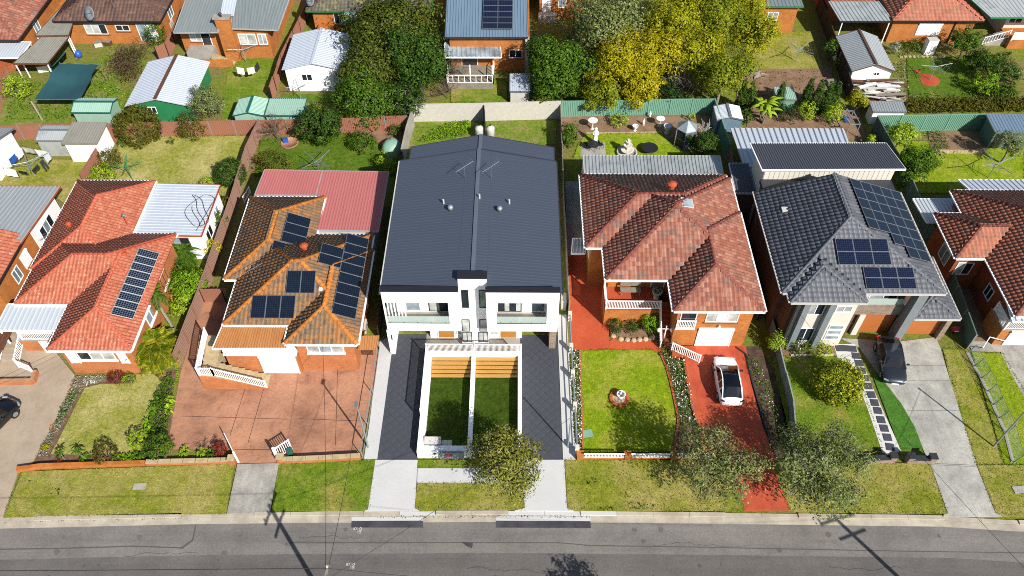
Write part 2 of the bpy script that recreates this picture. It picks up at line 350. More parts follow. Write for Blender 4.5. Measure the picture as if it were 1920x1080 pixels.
# ---------------------------------------------------------------- builders: roofs
def hdist(b, X, Y):
    x0, y0, x1, y1, g = b; out = []
    for s, d in (('S', Y - y0), ('N', y1 - Y), ('W', X - x0), ('E', x1 - X)):
        out.append((s, d, s in g))
    return out
def hheight(b, X, Y):
    ds = [d for s, d, gable in hdist(b, X, Y) if not gable]
    return np.minimum.reduce(ds)
def inrect(b, X, Y, e=0.0):
    return (X > b[0] + e) & (X < b[2] - e) & (Y > b[1] + e) & (Y < b[3] - e)
def skeleton(b, z, k):
    """corner, ridge points and faces of one hip or gable block"""
    x0, y0, x1, y1, g = b; wx, wy = x1 - x0, y1 - y0
    along_y = ('N' in g or 'S' in g) or (wx <= wy and not ('E' in g or 'W' in g))
    if along_y:
        h = wx / 2; a = (x0 + h, y0 + (0 if 'S' in g else h), z + k * h); c = (x0 + h, y1 - (0 if 'N' in g else h), z + k * h)
    else:
        h = wy / 2; a = (x0 + (0 if 'W' in g else h), y0 + h, z + k * h); c = (x1 - (0 if 'E' in g else h), y0 + h, z + k * h)
    sw, se, ne, nw = (x0, y0, z), (x1, y0, z), (x1, y1, z), (x0, y1, z)
    if along_y: faces = {'W': [nw, sw, a, c], 'E': [se, ne, c, a], 'S': [sw, se, a], 'N': [ne, nw, c]}; hips = [(sw, a, 'S'), (se, a, 'S'), (ne, c, 'N'), (nw, c, 'N')]
    else: faces = {'S': [sw, se, c, a], 'N': [ne, nw, a, c], 'W': [nw, sw, a], 'E': [se, ne, c]}; hips = [(sw, a, 'W'), (nw, a, 'W'), (se, c, 'E'), (ne, c, 'E')]
    return faces, [(p, q) for p, q, s in hips if s not in g] + [(a, c)], along_y
def tile_template(tw, tl):
    us = [-.5, -.18, .02, .3, .5]; hs = [0, 0, .055, .055, 0]
    V = [(u * tw, 0, h + .035) for u, h in zip(us, hs)] + [(u * tw, tl * 1.15, h + .005) for u, h in zip(us, hs)] + [(u * tw, 0.0, -.03) for u in us]
    F = [(i, i + 1, i + 6, i + 5) for i in range(4)] + [(10 + i, 11 + i, i + 1, i) for i in range(4)]
    return V, F
def hipped_roof(parent, blocks, z, k, tmat, cmat, under='dark_trim', gutter='white_paint', tw=.33, tl=.36, capr=.14, cut=None):
    """tiled roof made of crossing hip blocks: real tiles, ridge caps, sheathing and gutters. cut = function(X, Y) -> bool, tiles to leave out"""
    mats = []; base = MB(); caps = []
    hyp = math.sqrt(1 + k * k)
    def hidden(i, X, Y, H, e=.006):
        m = np.zeros(X.shape, bool)
        for j, o in enumerate(blocks):
            if j == i: continue
            ho = hheight(o, X, Y) * k
            m |= inrect(o, X, Y) & (ho > H + (e if j > i else e - .012))
        return m
    for i, b in enumerate(blocks):
        x0, y0, x1, y1, g = b
        faces, edges, _ = skeleton(b, z - .03 - i * .006, k)
        for s, pts in faces.items():
            if len(pts) >= 3 and not (s in g): base.slab(pts, .04)
            if s in g: base.add([(p[0], p[1], p[2]) for p in pts], [tuple(range(len(pts)))])
        for s, o, ax_u, ax_d, n_u, n_d in (('S', (x0, y0), (1, 0), (0, 1), x1 - x0, y1 - y0), ('N', (x1, y1), (-1, 0), (0, -1), x1 - x0, y1 - y0),
                                           ('W', (x0, y1), (0, -1), (1, 0), y1 - y0, x1 - x0), ('E', (x1, y0), (0, 1), (-1, 0), y1 - y0, x1 - x0)):
            if s in g: continue
            nu = max(1, round(n_u / tw)); du = n_u / nu; dd = tl / hyp
            nd = int(n_d / dd) + 1
            U, D = np.meshgrid((np.arange(nu) + .5) * du, np.arange(nd) * dd - .02, indexing='ij'); U = U.ravel(); D = D.ravel()
            cx = o[0] + ax_u[0] * U + ax_d[0] * (D + dd * .5); cy = o[1] + ax_u[1] * U + ax_d[1] * (D + dd * .5)
            H = (D + dd * .5) * k
            ok = inrect(b, cx, cy, -.02)
            for s2, d2, gb in hdist(b, cx, cy):
                if s2 != s and not gb: ok &= d2 > D + dd * .5 - .1
            ok &= ~hidden(i, cx, cy, H)
            if cut is not None: ok &= ~cut(cx, cy)
            U, D = U[ok], D[ok]
            px = o[0] + ax_u[0] * U + ax_d[0] * D; py = o[1] + ax_u[1] * U + ax_d[1] * D; pz = z + D * k + rng.normal(0, .006, len(D))
            e1 = np.array([ax_u[0], ax_u[1], 0.]); e2 = np.array([ax_d[0], ax_d[1], k]) / hyp; e3 = np.cross(e1, e2)
            m = np.zeros((len(D), 4, 4)); ja = rng.normal(0, .012, len(D))
            sc_ = du / tw
            m[:, :3, 0] = e1 * sc_ + e2 * ja[:, None]; m[:, :3, 1] = e2 - e1 * ja[:, None]; m[:, :3, 2] = e3; m[:, 0, 3] = px; m[:, 1, 3] = py; m[:, 2, 3] = pz; m[:, 3, 3] = 1
            mats.append(m)
        for p, q in skeleton(b, z, k)[1]:
            p, q = np.array(p), np.array(q); L = np.linalg.norm(q - p)
            if L < .3: continue
            n = max(1, int(L / .38)); t = (np.arange(n) + .5) / n
            pt = p[None] + (q - p)[None] * t[:, None]
            ok = ~hidden(i, pt[:, 0], pt[:, 1], pt[:, 2] - z, .02)
            if cut is not None: ok &= ~cut(pt[:, 0], pt[:, 1])
            d = (q - p) / L; side = np.cross(d, [0, 0, 1]); side /= np.linalg.norm(side); up = np.cross(side, d)
            for c in pt[ok]:
                m = np.eye(4); m[:3, 0] = side; m[:3, 1] = d; m[:3, 2] = up; m[:3, 3] = c + up * .03 + np.array([0, 0, rng.normal(0, .006)]); caps.append(m)
    roof = base.out('roof', under, parent)
    V, F = rep(*tile_template(tw, tl), np.concatenate(mats)); big_mesh('roof_tiles', V, F, tmat, parent, 'stuff')
    if caps:
        r = capr
        V = [(-r, -.2, -.02), (-r * .55, -.2, r * .75), (r * .55, -.2, r * .75), (r, -.2, -.02), (-r * .85, .24, -.03), (-r * .45, .24, r * .6), (r * .45, .24, r * .6), (r * .85, .24, -.03)]
        V, F = rep(V, [(0, 1, 5, 4), (1, 2, 6, 5), (2, 3, 7, 6), (3, 2, 1, 0)], np.array(caps)); big_mesh('ridge_caps', V, F, cmat, parent, 'stuff')
    if gutter:
        gm = MB()
        for i, b in enumerate(blocks):
            x0, y0, x1, y1, g = b
            for s, p, q, nx, ny in (('S', (x0, y0), (x1, y0), 0, -1), ('N', (x0, y1), (x1, y1), 0, 1), ('W', (x0, y0), (x0, y1), -1, 0), ('E', (x1, y0), (x1, y1), 1, 0)):
                if s in g: continue
                L = math.hypot(q[0] - p[0], q[1] - p[1]); n = max(2, int(L / .25)); run = None
                for t in range(n + 1):
                    vis = False
                    if t < n:
                        u = (t + .5) / n; X = p[0] + (q[0] - p[0]) * u; Y = p[1] + (q[1] - p[1]) * u
                        vis = not any(j != i and o[0] - .02 < X < o[2] + .02 and o[1] - .02 < Y < o[3] + .02 for j, o in enumerate(blocks)) and not (cut is not None and cut(np.array([X - nx * .2]), np.array([Y - ny * .2]))[0])
                    if vis and run is None: run = t / n
                    if not vis and run is not None:
                        a = (p[0] + (q[0] - p[0]) * run + nx * .1, p[1] + (q[1] - p[1]) * run + ny * .1); c = (p[0] + (q[0] - p[0]) * t / n + nx * .1, p[1] + (q[1] - p[1]) * t / n + ny * .1)
                        dz = i * .003
                        gm.beam((a[0], a[1], z - .06 + dz), (c[0], c[1], z - .06 + dz), .12 + dz, .1); gm.beam((a[0] - nx * .09, a[1] - ny * .09, z - .12 + dz), (c[0] - nx * .09, c[1] - ny * .09, z - .12 + dz), .03, .2); run = None
        gm.out('gutter', gutter, parent)
    return roof
def corr(parent, name, A, B, C, D, mat, pitch=.25, amp=.035, label=None, edge=None, under=.05):
    """ribbed metal sheet: A-B one end, D-C the other end, ribs run from A to D"""
    A, B, C, D = [Vector(p) for p in (A, B, C, D)]
    nrm = (B - A).cross(D - A).normalized()
    if nrm.z < 0: nrm = -nrm
    n = max(2, round((B - A).length / pitch)); us, hs = [], []
    for i in range(n):
        for f, h in ((0, 0), (.5, 0), (.62, 1), (.88, 1)): us.append((i + f) / n); hs.append(h * amp)
    us.append(1); hs.append(0)
    m = MB(); vs = []
    for u, h in zip(us, hs): vs.append(A.lerp(B, u) + nrm * h)
    for u, h in zip(us, hs): vs.append(D.lerp(C, u) + nrm * h)
    k = len(us); m.add(vs, [(i, i + 1, k + i + 1, k + i) for i in range(k - 1)])
    o = nrm * under
    m.add([A - o * .3, B - o * .3, C - o * .3, D - o * .3, A - o, B - o, C - o, D - o], [(0, 1, 2, 3), (7, 6, 5, 4), (0, 4, 5, 1), (1, 5, 6, 2), (2, 6, 7, 3), (3, 7, 4, 0)])
    ob = m.out(name, mat, parent, label=label)
    if edge:
        e = MB(); e.beam(A - o * 1.2, B - o * 1.2, .1, .14); e.beam(D - o * 1.2, C - o * 1.2, .1, .14); e.beam(A - o * 1.1, D - o * 1.1, .08, .12); e.beam(B - o * 1.1, C - o * 1.1, .08, .12)
        e.out('roof_edge', edge, parent)
    return ob
def walls(parent, rects, z0, z1, mat, name='wall'):
    m = MB()
    for i, r in enumerate(rects): m.box(r[0] + i * .004, r[1] + i * .004, z0, r[2] - i * .004, r[3] - i * .004, (r[4] if len(r) > 4 else z1) - i * .004)
    return m.out(name, mat, parent)
FACE = {'S': ((1, 0), (0, -1)), 'N': ((-1, 0), (0, 1)), 'E': ((0, 1), (1, 0)), 'W': ((0, -1), (-1, 0))}
def wpt(face, x, y, u, d, z):
    (ux, uy), (nx, ny) = FACE[face]; return (x + ux * u + nx * d, y + uy * u + ny * d, z)
def wbox(m, face, x, y, u0, u1, d0, d1, z0, z1):
    a = wpt(face, x, y, u0, d0, z0); b = wpt(face, x, y, u1, d1, z1); m.box(a[0], a[1], a[2], b[0], b[1], b[2])
def window(parent, face, x, y, z0, w_, h, pane='glass_dark', frame='white_paint', mull=1, sill=None, label=None, fw=.06, name='window'):
    """x, y = centre of the window on the wall's face; z0 = its foot"""
    m = MB(); t = fw
    wbox(m, face, x, y, -w_ / 2, w_ / 2, -.03, .05, z0, z0 + t); wbox(m, face, x, y, -w_ / 2, w_ / 2, -.03, .05, z0 + h - t, z0 + h)
    for i in range(mull + 2):
        u = -w_ / 2 + t / 2 + (w_ - t) * i / (mull + 1); wbox(m, face, x, y, u - t / 2, u + t / 2, -.03, .046, z0 + t, z0 + h - t)
    o = m.out(name, frame, parent, label=label)
    for i in range(mull + 1):
        p = MB(); u0 = -w_ / 2 + t + (w_ - t) * i / (mull + 1); u1 = -w_ / 2 + (w_ - t) * (i + 1) / (mull + 1)
        wbox(p, face, x, y, u0 - .01, u1 + .01, -.02, .015, z0 + t * .6, z0 + h - t * .6)
        p.out('pane', pane[i % len(pane)] if isinstance(pane, (list, tuple)) else pane, o)
    if sill:
        s = MB(); wbox(s, face, x, y, -w_ / 2 - .08, w_ / 2 + .08, -.02, .12, z0 - .1, z0 - .003); s.out('sill', sill, o)
    return o
def shutter(parent, face, x, y, z0, w_, h, mat='white_paint', name='roller_shutter', n=None):
    m = MB(); n = n or max(3, int(h / .16))
    for i in range(n): wbox(m, face, x, y, -w_ / 2 + .03, w_ / 2 - .03, -.02, .03 + (i % 2) * .012, z0 + h * i / n, z0 + h * (i + 1) / n - .004)
    wbox(m, face, x, y, -w_ / 2, w_ / 2, -.02, .16, z0 + h, z0 + h + .18)
    wbox(m, face, x, y, -w_ / 2, -w_ / 2 + .06, -.02, .07, z0, z0 + h - .002); wbox(m, face, x, y, w_ / 2 - .06, w_ / 2, -.02, .07, z0, z0 + h - .002)
    return m.out(name, mat, parent)
def panel_door(parent, face, x, y, z0, w_, h, mat, name='door', rows=1, cols=1, frame='white_paint', handle=True):
    m = MB(); wbox(m, face, x, y, -w_ / 2, w_ / 2, -.02, .03, z0, z0 + h)
    for i in range(rows):
        for j in range(cols):
            wbox(m, face, x, y, -w_ / 2 + w_ * j / cols + .03, -w_ / 2 + w_ * (j + 1) / cols - .03, .03, .05, z0 + h * i / rows + .02, z0 + h * (i + 1) / rows - .02)
    o = m.out(name, mat, parent)
    if frame:
        f = MB(); wbox(f, face, x, y, -w_ / 2 - .07, -w_ / 2, -.02, .07, z0, z0 + h + .07); wbox(f, face, x, y, w_ / 2, w_ / 2 + .07, -.02, .07, z0, z0 + h + .07); wbox(f, face, x, y, -w_ / 2, w_ / 2, -.02, .068, z0 + h, z0 + h + .068)
        f.out('door_frame', frame, o)
    if handle:
        f = MB(); wbox(f, face, x, y, w_ / 2 - .14, w_ / 2 - .1, .05, .1, z0 + h * .45, z0 + h * .5); f.out('handle', 'steel', o)
    return o
def solar(parent, O, ux, uv, cols, rows, pw=1.0, ph=1.65, gap=.03, cell='solar_cell', frame='steel', skip=(), lift=.2):
    """panels on a slope: O = lower corner, ux and uv = unit vectors across and up the slope"""
    O, ux, uv = Vector(O), Vector(ux).normalized(), Vector(uv).normalized(); n = ux.cross(uv).normalized()
    if n.z < 0: n = -n
    for r in range(rows):
        for c in range(cols):
            if (c, r) in skip: continue
            p = O + ux * (c * (pw + gap)) + uv * (r * (ph + gap)) + n * lift
            m = MB(); t = .024
            def slabq(u0, u1, v0, v1, a, b): m.hexa([p + ux * u + uv * v + n * w_ for w_ in (a, b) for u, v in ((u0, v0), (u1, v0), (u1, v1), (u0, v1))])
            slabq(0, pw, 0, t, -.035, .012); slabq(0, pw, ph - t, ph, -.035, .012); slabq(0, t, t, ph - t, -.035, .012); slabq(pw - t, pw, t, ph - t, -.035, .012)
            o = m.out('solar_panel', frame, parent)
            # the cells keep a local frame of their own so that their grid follows the panel
            me = bpy.data.meshes.new('cells'); me.from_pydata([(a, b, cz) for cz in (-.02, .004) for a, b in ((t * .9, t * .9), (pw - t * .9, t * .9), (pw - t * .9, ph - t * .9), (t * .9, ph - t * .9))], [], [(3, 2, 1, 0), (4, 5, 6, 7), (0, 1, 5, 4), (1, 2, 6, 5), (2, 3, 7, 6), (3, 0, 4, 7)])
            ce = mesh_obj('cells', me, cell, o)
            mt = Matrix.Identity(4)
            for i, v in enumerate((ux, uv, n)):
                for j in range(3): mt[j][i] = v[j]
            q = p - ORG[parent.name]
            for j in range(3): mt[j][3] = q[j]
            ce.matrix_local = mt
    # mounting feet
    m = MB()
    for r in range(rows):
        for c in range(cols):
            if (c, r) in skip: continue
            for a in (.2, .8):
                p = O + ux * ((c + a) * (pw + gap)) + uv * ((r + .5) * (ph + gap)); m.beam(p - n * .05, p + n * (lift - .03), .05)
    m.out('mounting_rail', 'steel', parent)
# ---------------------------------------------------------------- builders: fences, railings
def fence(name, label, cat, pts, h, mat, post='steel', panel=2.35, style='corr', group=None, pitch=.19, amp=.04, z=0.0, cap=None, thick=.1):
    t = thing(name, label, cat, (pts[0][0], pts[0][1], z), group=group)
    for a, b in zip(pts, pts[1:]):
        L = math.hypot(b[0] - a[0], b[1] - a[1]); n = max(1, round(L / panel)); l = L / n; ang = math.atan2(b[1] - a[1], b[0] - a[0])
        m = MB()
        if style == 'corr':
            k = max(2, round(l / pitch)); P0 = []
            for i in range(k):
                for f, y in ((0, 0), (.4, 0), (.5, 1), (.9, 1)): P0.append((l * (i + f) / k * .985 + l * .0075, y * amp - amp / 2))
            P0.append((l * .9925, -amp / 2))
            q = len(P0); o_ = .012
            vs = [(x, y - o_, .03) for x, y in P0] + [(x, y - o_, h) for x, y in P0] + [(x, y + o_, .03) for x, y in P0] + [(x, y + o_, h) for x, y in P0]
            fs = [(i, i + 1, q + i + 1, q + i) for i in range(q - 1)] + [(2 * q + i + 1, 2 * q + i, 3 * q + i, 3 * q + i + 1) for i in range(q - 1)] + [(q + i, q + i + 1, 3 * q + i + 1, 3 * q + i) for i in range(q - 1)]
            m.add(vs, fs); m.box(.01, -.045, h - .05, l - .01, .045, h + .015); m.box(.01, -.04, .0, l - .01, .04, .05)
        elif style == 'board':
            k = max(2, round(l / .15))
            for i in range(k): m.box(l * i / k + .006, -.02, .02, l * (i + 1) / k - .006, .02 + .012 * (i % 2), h - .03 * ((i * 7) % 3) * .4)
            m.box(0.0, .034, h * .25, l, .07, h * .25 + .08); m.box(0.0, .034, h * .75, l, .07, h * .75 + .08)
        elif style == 'wall':
            m.box(0, -thick / 2, 0, l - .004, thick / 2, h)
        me = bpy.data.meshes.new('panel'); me.from_pydata(m.v, [], m.f)
        for i in range(n):
            o = mesh_obj('panel', me, mat if i == 0 else None, t)
            o.location = (a[0] - pts[0][0] + math.cos(ang) * l * i, a[1] - pts[0][1] + math.sin(ang) * l * i, rng.normal(0, .012) if style != 'wall' else 0); o.rotation_euler = (rng.normal(0, .012) if style != 'wall' else 0, 0, ang)
        if post:
            pm = MB().box(-.035, -.055, 0, .035, .055, h + .04); pe = bpy.data.meshes.new('post'); pe.from_pydata(pm.v, [], pm.f)
            for i in range(n + 1):
                o = mesh_obj('post', pe, post if i == 0 else None, t)
                o.location = (a[0] - pts[0][0] + math.cos(ang) * l * i, a[1] - pts[0][1] + math.sin(ang) * l * i, 0); o.rotation_euler = (0, 0, ang)
        if cap:
            cmb = MB(); cmb.beam((a[0], a[1], z + h + .03), (b[0], b[1], z + h + .03), thick + .08, .06); cmb.out('coping', cap, t)
    return t
def railing(parent, a, b, h=.95, mat='white_paint', gap=.13, r=.018, name='railing', foot=.1, posts=True):
    """balustrade from a to b (its feet): top and bottom rail, upright bars"""
    a, b = Vector(a), Vector(b); m = MB(); L = (b - a).length; up = Vector((0, 0, 1))
    m.beam(a + up * h, b + up * h, .07, .06); m.beam(a + up * foot, b + up * foot, .05, .05)
    n = max(1, round(L / gap))
    for i in range(1, n): p = a.lerp(b, i / n); m.beam(p + up * (foot + .02), p + up * (h - .02), r * 2)
    if posts:
        for p in (a, b): m.beam(p, p + up * (h + .08), .09)
    return m.out(name, mat, parent)
def steps(parent, x0, x1, y0, y1, z0, z1, n, mat, along='y', name='step'):
    for i in range(n):
        m = MB(); za = z0 + (z1 - z0) * (i + 1) / n
        if along == 'y': m.box(x0, y0 + (y1 - y0) * i / n, 0, x1, y0 + (y1 - y0) * (i + 1) / n - .003, za)
        else: m.box(x0 + (x1 - x0) * i / n, y0, 0, x0 + (x1 - x0) * (i + 1) / n - .003, y1, za)
        m.out(name, mat, parent)
def sheet(name, poly, z, mat, kind='structure', t=.05, parent=None, label=None):
    return MB().prism(list(poly), z - t, z).out(name, mat, parent, kind=kind if parent is None else None, label=label)
# ---------------------------------------------------------------- builders: plants
LEAF = [(0, -.5, 0), (.26, 0, .05), (0, .5, 0), (-.26, 0, .05)]
def frame_mats(pos, nrm, spin, size):
    nrm = nrm / (np.linalg.norm(nrm, axis=1, keepdims=True) + 1e-9)
    ref = np.where(np.abs(nrm[:, 2:3]) < .9, np.array([[0, 0, 1.]]), np.array([[1., 0, 0]]))
    x = np.cross(nrm, ref); x /= np.linalg.norm(x, axis=1, keepdims=True); y = np.cross(nrm, x)
    c, s = np.cos(spin)[:, None], np.sin(spin)[:, None]; X = x * c + y * s; Y = -x * s + y * c
    m = np.zeros((len(pos), 4, 4)); m[:, :3, 0] = X * size[:, None]; m[:, :3, 1] = Y * size[:, None]; m[:, :3, 2] = nrm * size[:, None]; m[:, :3, 3] = pos; m[:, 3, 3] = 1
    return m
def leaf_cloud(blobs, n, size, clump=.22, lo=.55, per=40, up=.4, droop=0.0, low=-.45):
    P_, N_, S_, SM_ = [], [], [], []; wts = np.array([b[3] * b[4] + b[3] * b[5] for b in blobs]); wts = wts / wts.sum()
    for b, wt in zip(blobs, wts):
        k = max(4, int(n * wt / per)); r = np.array(b[3:6])
        d = rng.normal(size=(k * 2, 3)); d /= np.linalg.norm(d, axis=1, keepdims=True); d = d[d[:, 2] > low][:k]
        rad = lo + (1 - lo) * rng.random(len(d)) ** .6
        rad *= 1 + .16 * np.sin(d[:, 0] * 5 + b[0]) * np.sin(d[:, 1] * 6 + b[1]) + rng.normal(0, .05, len(d))
        cc = np.array(b[:3]) + d * r * rad[:, None]
        csz = clump * r.mean() * (.6 + .8 * rng.random(len(d)))
        q = rng.normal(size=(len(d) * per, 3)); q /= np.linalg.norm(q, axis=1, keepdims=True)
        pp = np.repeat(cc, per, 0) + q * (.55 + .6 * rng.random((len(q), 1))) * np.repeat(csz * 1.45, per)[:, None] * np.array([1, 1, .8])
        if droop: pp[:, 2] -= np.abs(rng.normal(0, droop, len(pp)))
        nn = np.repeat(d, per, 0) * .55 + q * .9 + rng.normal(size=pp.shape) * .3 + np.array([0, 0, up])
        SM_.append(np.repeat(d, per, 0) * .6 + q * .75 + rng.normal(size=pp.shape) * .16 + np.array([0, 0, .25]))
        P_.append(pp); N_.append(nn); S_.append(size * (.6 + .8 * rng.random(len(pp))))
    pos = np.concatenate(P_); pos[:, 2] = np.maximum(pos[:, 2], .04)
    sm = np.concatenate(SM_); LC['n'] = sm / (np.linalg.norm(sm, axis=1, keepdims=True) + 1e-9)
    return frame_mats(pos, np.concatenate(N_), rng.random(len(pos)) * 6.283, np.concatenate(S_))
def limb(m, a, b, r0, r1, n=6, seg=3, wob=.08):
    a, b = np.array(a, float), np.array(b, float); L = np.linalg.norm(b - a); prev = a; pr = r0
    for i in range(1, seg + 1):
        q = a + (b - a) * i / seg + (rng.normal(0, wob * L / seg, 3) if i < seg else 0); rr = r0 + (r1 - r0) * i / seg
        m.tube(prev, q, pr, rr, n); prev, pr = q, rr
def tree(name, label, cat, base, blobs, leaf, n, size, trunk_r=.15, bark='bark', group=None, clump=.22, lo=.5, per=40, up=.4, twigs=0, droop=0, lean=None, low=-.45, split=None):
    """blobs: (dx, dy, z, rx, ry, rz) about the base"""
    t = thing(name, label, cat, (base[0], base[1], 0), group=group)
    B = [(base[0] + b[0], base[1] + b[1], b[2], b[3], b[4], b[5]) for b in blobs]
    zc = np.mean([b[2] for b in B]); zlow = min(b[2] - b[5] for b in B)
    fx, fy = np.mean([b[0] for b in B]), np.mean([b[1] for b in B])
    fork = (base[0] + (fx - base[0]) * .5, base[1] + (fy - base[1]) * .5, split or max(.5, zlow + (zc - zlow) * .3))
    m = MB(); limb(m, (base[0], base[1], -.1), fork, trunk_r * 1.25, trunk_r * .8, 8, 3)
    for b in B:
        for j in range(2):
            d = rng.normal(size=3); d /= np.linalg.norm(d)
            e = (b[0] + d[0] * b[3] * .55, b[1] + d[1] * b[4] * .55, b[2] + abs(d[2]) * b[5] * .5); limb(m, fork, e, trunk_r * .6, trunk_r * .18, 5, 3)
            for q in range(twigs):
                d2 = rng.normal(size=3); d2 /= np.linalg.norm(d2)
                limb(m, e, (b[0] + d2[0] * b[3] * 1.02, b[1] + d2[1] * b[4] * 1.02, b[2] + abs(d2[2]) * b[5]), trunk_r * .2, .012, 4, 3, .14)
    m.out('trunk', bark, t)
    if n:
        V, F = rep(LEAF, [(0, 1, 2, 3)], leaf_cloud(B, n, size, clump, lo, per, up, droop, low)); big_mesh('crown', V, F, leaf, t)
    return t
def shrub(name, label, cat, c, leaf, n=900, size=.14, flat=1.0, group=None, clump=.2, lo=.6, ball=False, bark='bark', stem=True, wy=1.0, extra=None, per=20):
    """c = (x, y, centre height, radius)"""
    x, y, z, r = c; t = thing(name, label, cat, (x, y, 0), group=group)
    rz = min(r * flat, z * 1.1)
    kw = dict(clump=.07, lo=.9, per=10, low=-.8) if ball else dict(clump=clump, lo=lo, per=per, low=-.7)
    V, F = rep(LEAF, [(0, 1, 2, 3)], leaf_cloud([(x, y, z, r, r * wy, rz)], n, size, **kw)); big_mesh('foliage', V, F, leaf, t)
    m = MB()
    for i in range(5):
        a = i * 1.26 + x; limb(m, (x + .06 * math.cos(a), y + .06 * math.sin(a), -.05), (x + r * .6 * math.cos(a), y + r * .6 * wy * math.sin(a), z + rz * .3), .035, .012, 4, 2)
    m.out('stem', bark, t)
    if extra:
        V, F = rep(LEAF, [(0, 1, 2, 3)], leaf_cloud([(x, y, z + .04, r * 1.02, r * wy * 1.02, rz * 1.02)], extra[1], extra[2], clump=.1, lo=.95, per=3, low=-.2)); big_mesh('blossom', V, F, extra[0], t)
    return t
def bare_tree(name, label, cat, base, h, r, n=40, bark='bark_grey', group=None, tr=.09):
    t = thing(name, label, cat, (base[0], base[1], 0), group=group); m = MB()
    limb(m, (base[0], base[1], -.1), (base[0], base[1], h * .35), tr, tr * .8, 6, 2); m.out('trunk', bark, t)
    m = MB(); top = (base[0], base[1], h * .33)
    for i in range(n):
        d = rng.normal(size=3); d /= np.linalg.norm(d); q = .45 + .55 * rng.random()
        e = (base[0] + d[0] * r * q, base[1] + d[1] * r * q, h * .35 + (abs(d[2]) * .65 + .1) * h * q); limb(m, top, e, tr * .35, .012, 4, 3, .16)
        for j in range(2): limb(m, e, tuple(np.array(e) + rng.normal(0, r * .2, 3)), .014, .007, 3, 2, .1)
    m.out('branches', bark, t); return t
def strap_plant(name, label, cat, p, r=.35, n=26, leaf='leaf_green', group=None, h=.45, wd=.05):
    V, F = [], []
    for i in range(n):
        a = rng.random() * 6.283; e = .25 + .9 * rng.random(); L = r * (.7 + .6 * rng.random()); k = len(V)
        c, s = math.cos(a), math.sin(a); pts = [(0, 0), (L * .5, h * e), (L, h * e * .6)]
        for d, zz in pts:
            ww = wd * (1 if d < L else .2); V += [(p[0] + c * d - s * ww, p[1] + s * d + c * ww, zz + .02), (p[0] + c * d + s * ww, p[1] + s * d - c * ww, zz + .02)]
        F += [(k, k + 1, k + 3, k + 2), (k + 2, k + 3, k + 5, k + 4)]
    o = big_mesh(name, V, F, leaf); return tag(o, label, cat, group)
def frond_mesh(L, wd, n=22, droop=.5, broad=False):
    V, F = [], []
    def sp(t): return np.array([L * t * (1 - .12 * t), 0, L * (.55 * t - (.55 + droop) * t * t)])
    if broad:
        for i in range(9):
            t = i / 8; p = sp(t); ww = wd * math.sin(math.pi * min(1, .12 + t * .88)) ** .7; V += [tuple(p + [0, -ww, -ww * .25]), tuple(p + [0, 0, .02]), tuple(p + [0, ww, -ww * .25])]
        F = [q for i in range(8) for q in ((i * 3, i * 3 + 1, i * 3 + 4, i * 3 + 3), (i * 3 + 1, i * 3 + 2, i * 3 + 5, i * 3 + 4))]
        return V, F
    for i in range(6):
        p = sp(i / 5); V += [tuple(p + [0, -.025, 0]), tuple(p + [0, .025, 0])]
    F = [(i * 2, i * 2 + 1, i * 2 + 3, i * 2 + 2) for i in range(5)]
    for i in range(n):
        t = .15 + .85 * i / n; p = sp(t); l = wd * (1 - .6 * abs(t - .5) * 2)
        for s in (-1, 1):
            k = len(V); e = p + np.array([l * .55, s * l, -l * .35]); V += [tuple(p), tuple((p + e) / 2 + [.04, 0, .02]), tuple(e), tuple((p + e) / 2 - [.04, 0, -.02])]; F.append((k, k + 1, k + 2, k + 3))
    return V, F
def palm(name, label, cat, base, h, L, n=14, leaf='leaf_green', wd=.4, droop=.5, broad=False, trunk_r=.11, bark='bark_grey', group=None, lean=(0, 0), stems=1, spread=0.0):
    t = thing(name, label, cat, (base[0], base[1], 0), group=group); m = MB(); V, F = frond_mesh(L, wd, droop=droop, broad=broad)
    me = bpy.data.meshes.new('frond'); me.from_pydata([tuple(v) for v in V], [], F); first = True
    for s in range(stems):
        a0 = s * 2.4; ox, oy = (spread * math.cos(a0), spread * math.sin(a0)) if s else (0, 0); hh = h * (1 - .12 * (s % 3))
        limb(m, (base[0] + ox * .4, base[1] + oy * .4, -.1), (base[0] + ox + lean[0], base[1] + oy + lean[1], hh), trunk_r, trunk_r * .7, 7, 4, .02)
        for i in range(n):
            o = mesh_obj('frond', me, leaf if first else None, t); first = False
            o.location = (ox + lean[0], oy + lean[1], hh); k = .7 + .5 * rng.random(); o.scale = (k, k, k)
            o.rotation_euler = (rng.normal(0, .2), rng.uniform(-.75, .35), i * 6.283 / n + rng.normal(0, .15))
    m.out('trunk', bark, t); return t
def scatter(name, polys, dens, h, size, mat, kind='stuff', z=.02, up=.8, label=None, avoid=None):
    """low leaves or blades over areas: one object"""
    pos = []
    for poly in polys:
        xs = [p[0] for p in poly]; ys = [p[1] for p in poly]; A = (max(xs) - min(xs)) * (max(ys) - min(ys)); n = int(A * dens)
        X = rng.uniform(min(xs), max(xs), n); Y = rng.uniform(min(ys), max(ys), n); ok = inside(poly, X, Y); pos.append(np.c_[X[ok], Y[ok], z + rng.random(ok.sum()) ** 1.5 * h])
    pos = np.concatenate(pos); nr = rng.normal(size=pos.shape) + np.array([0, 0, up])
    V, F = rep(LEAF, [(0, 1, 2, 3)], frame_mats(pos, nr, rng.random(len(pos)) * 6.283, size * (.6 + .8 * rng.random(len(pos)))))
    return tag(big_mesh(name, V, F, mat), label, None, None, kind)
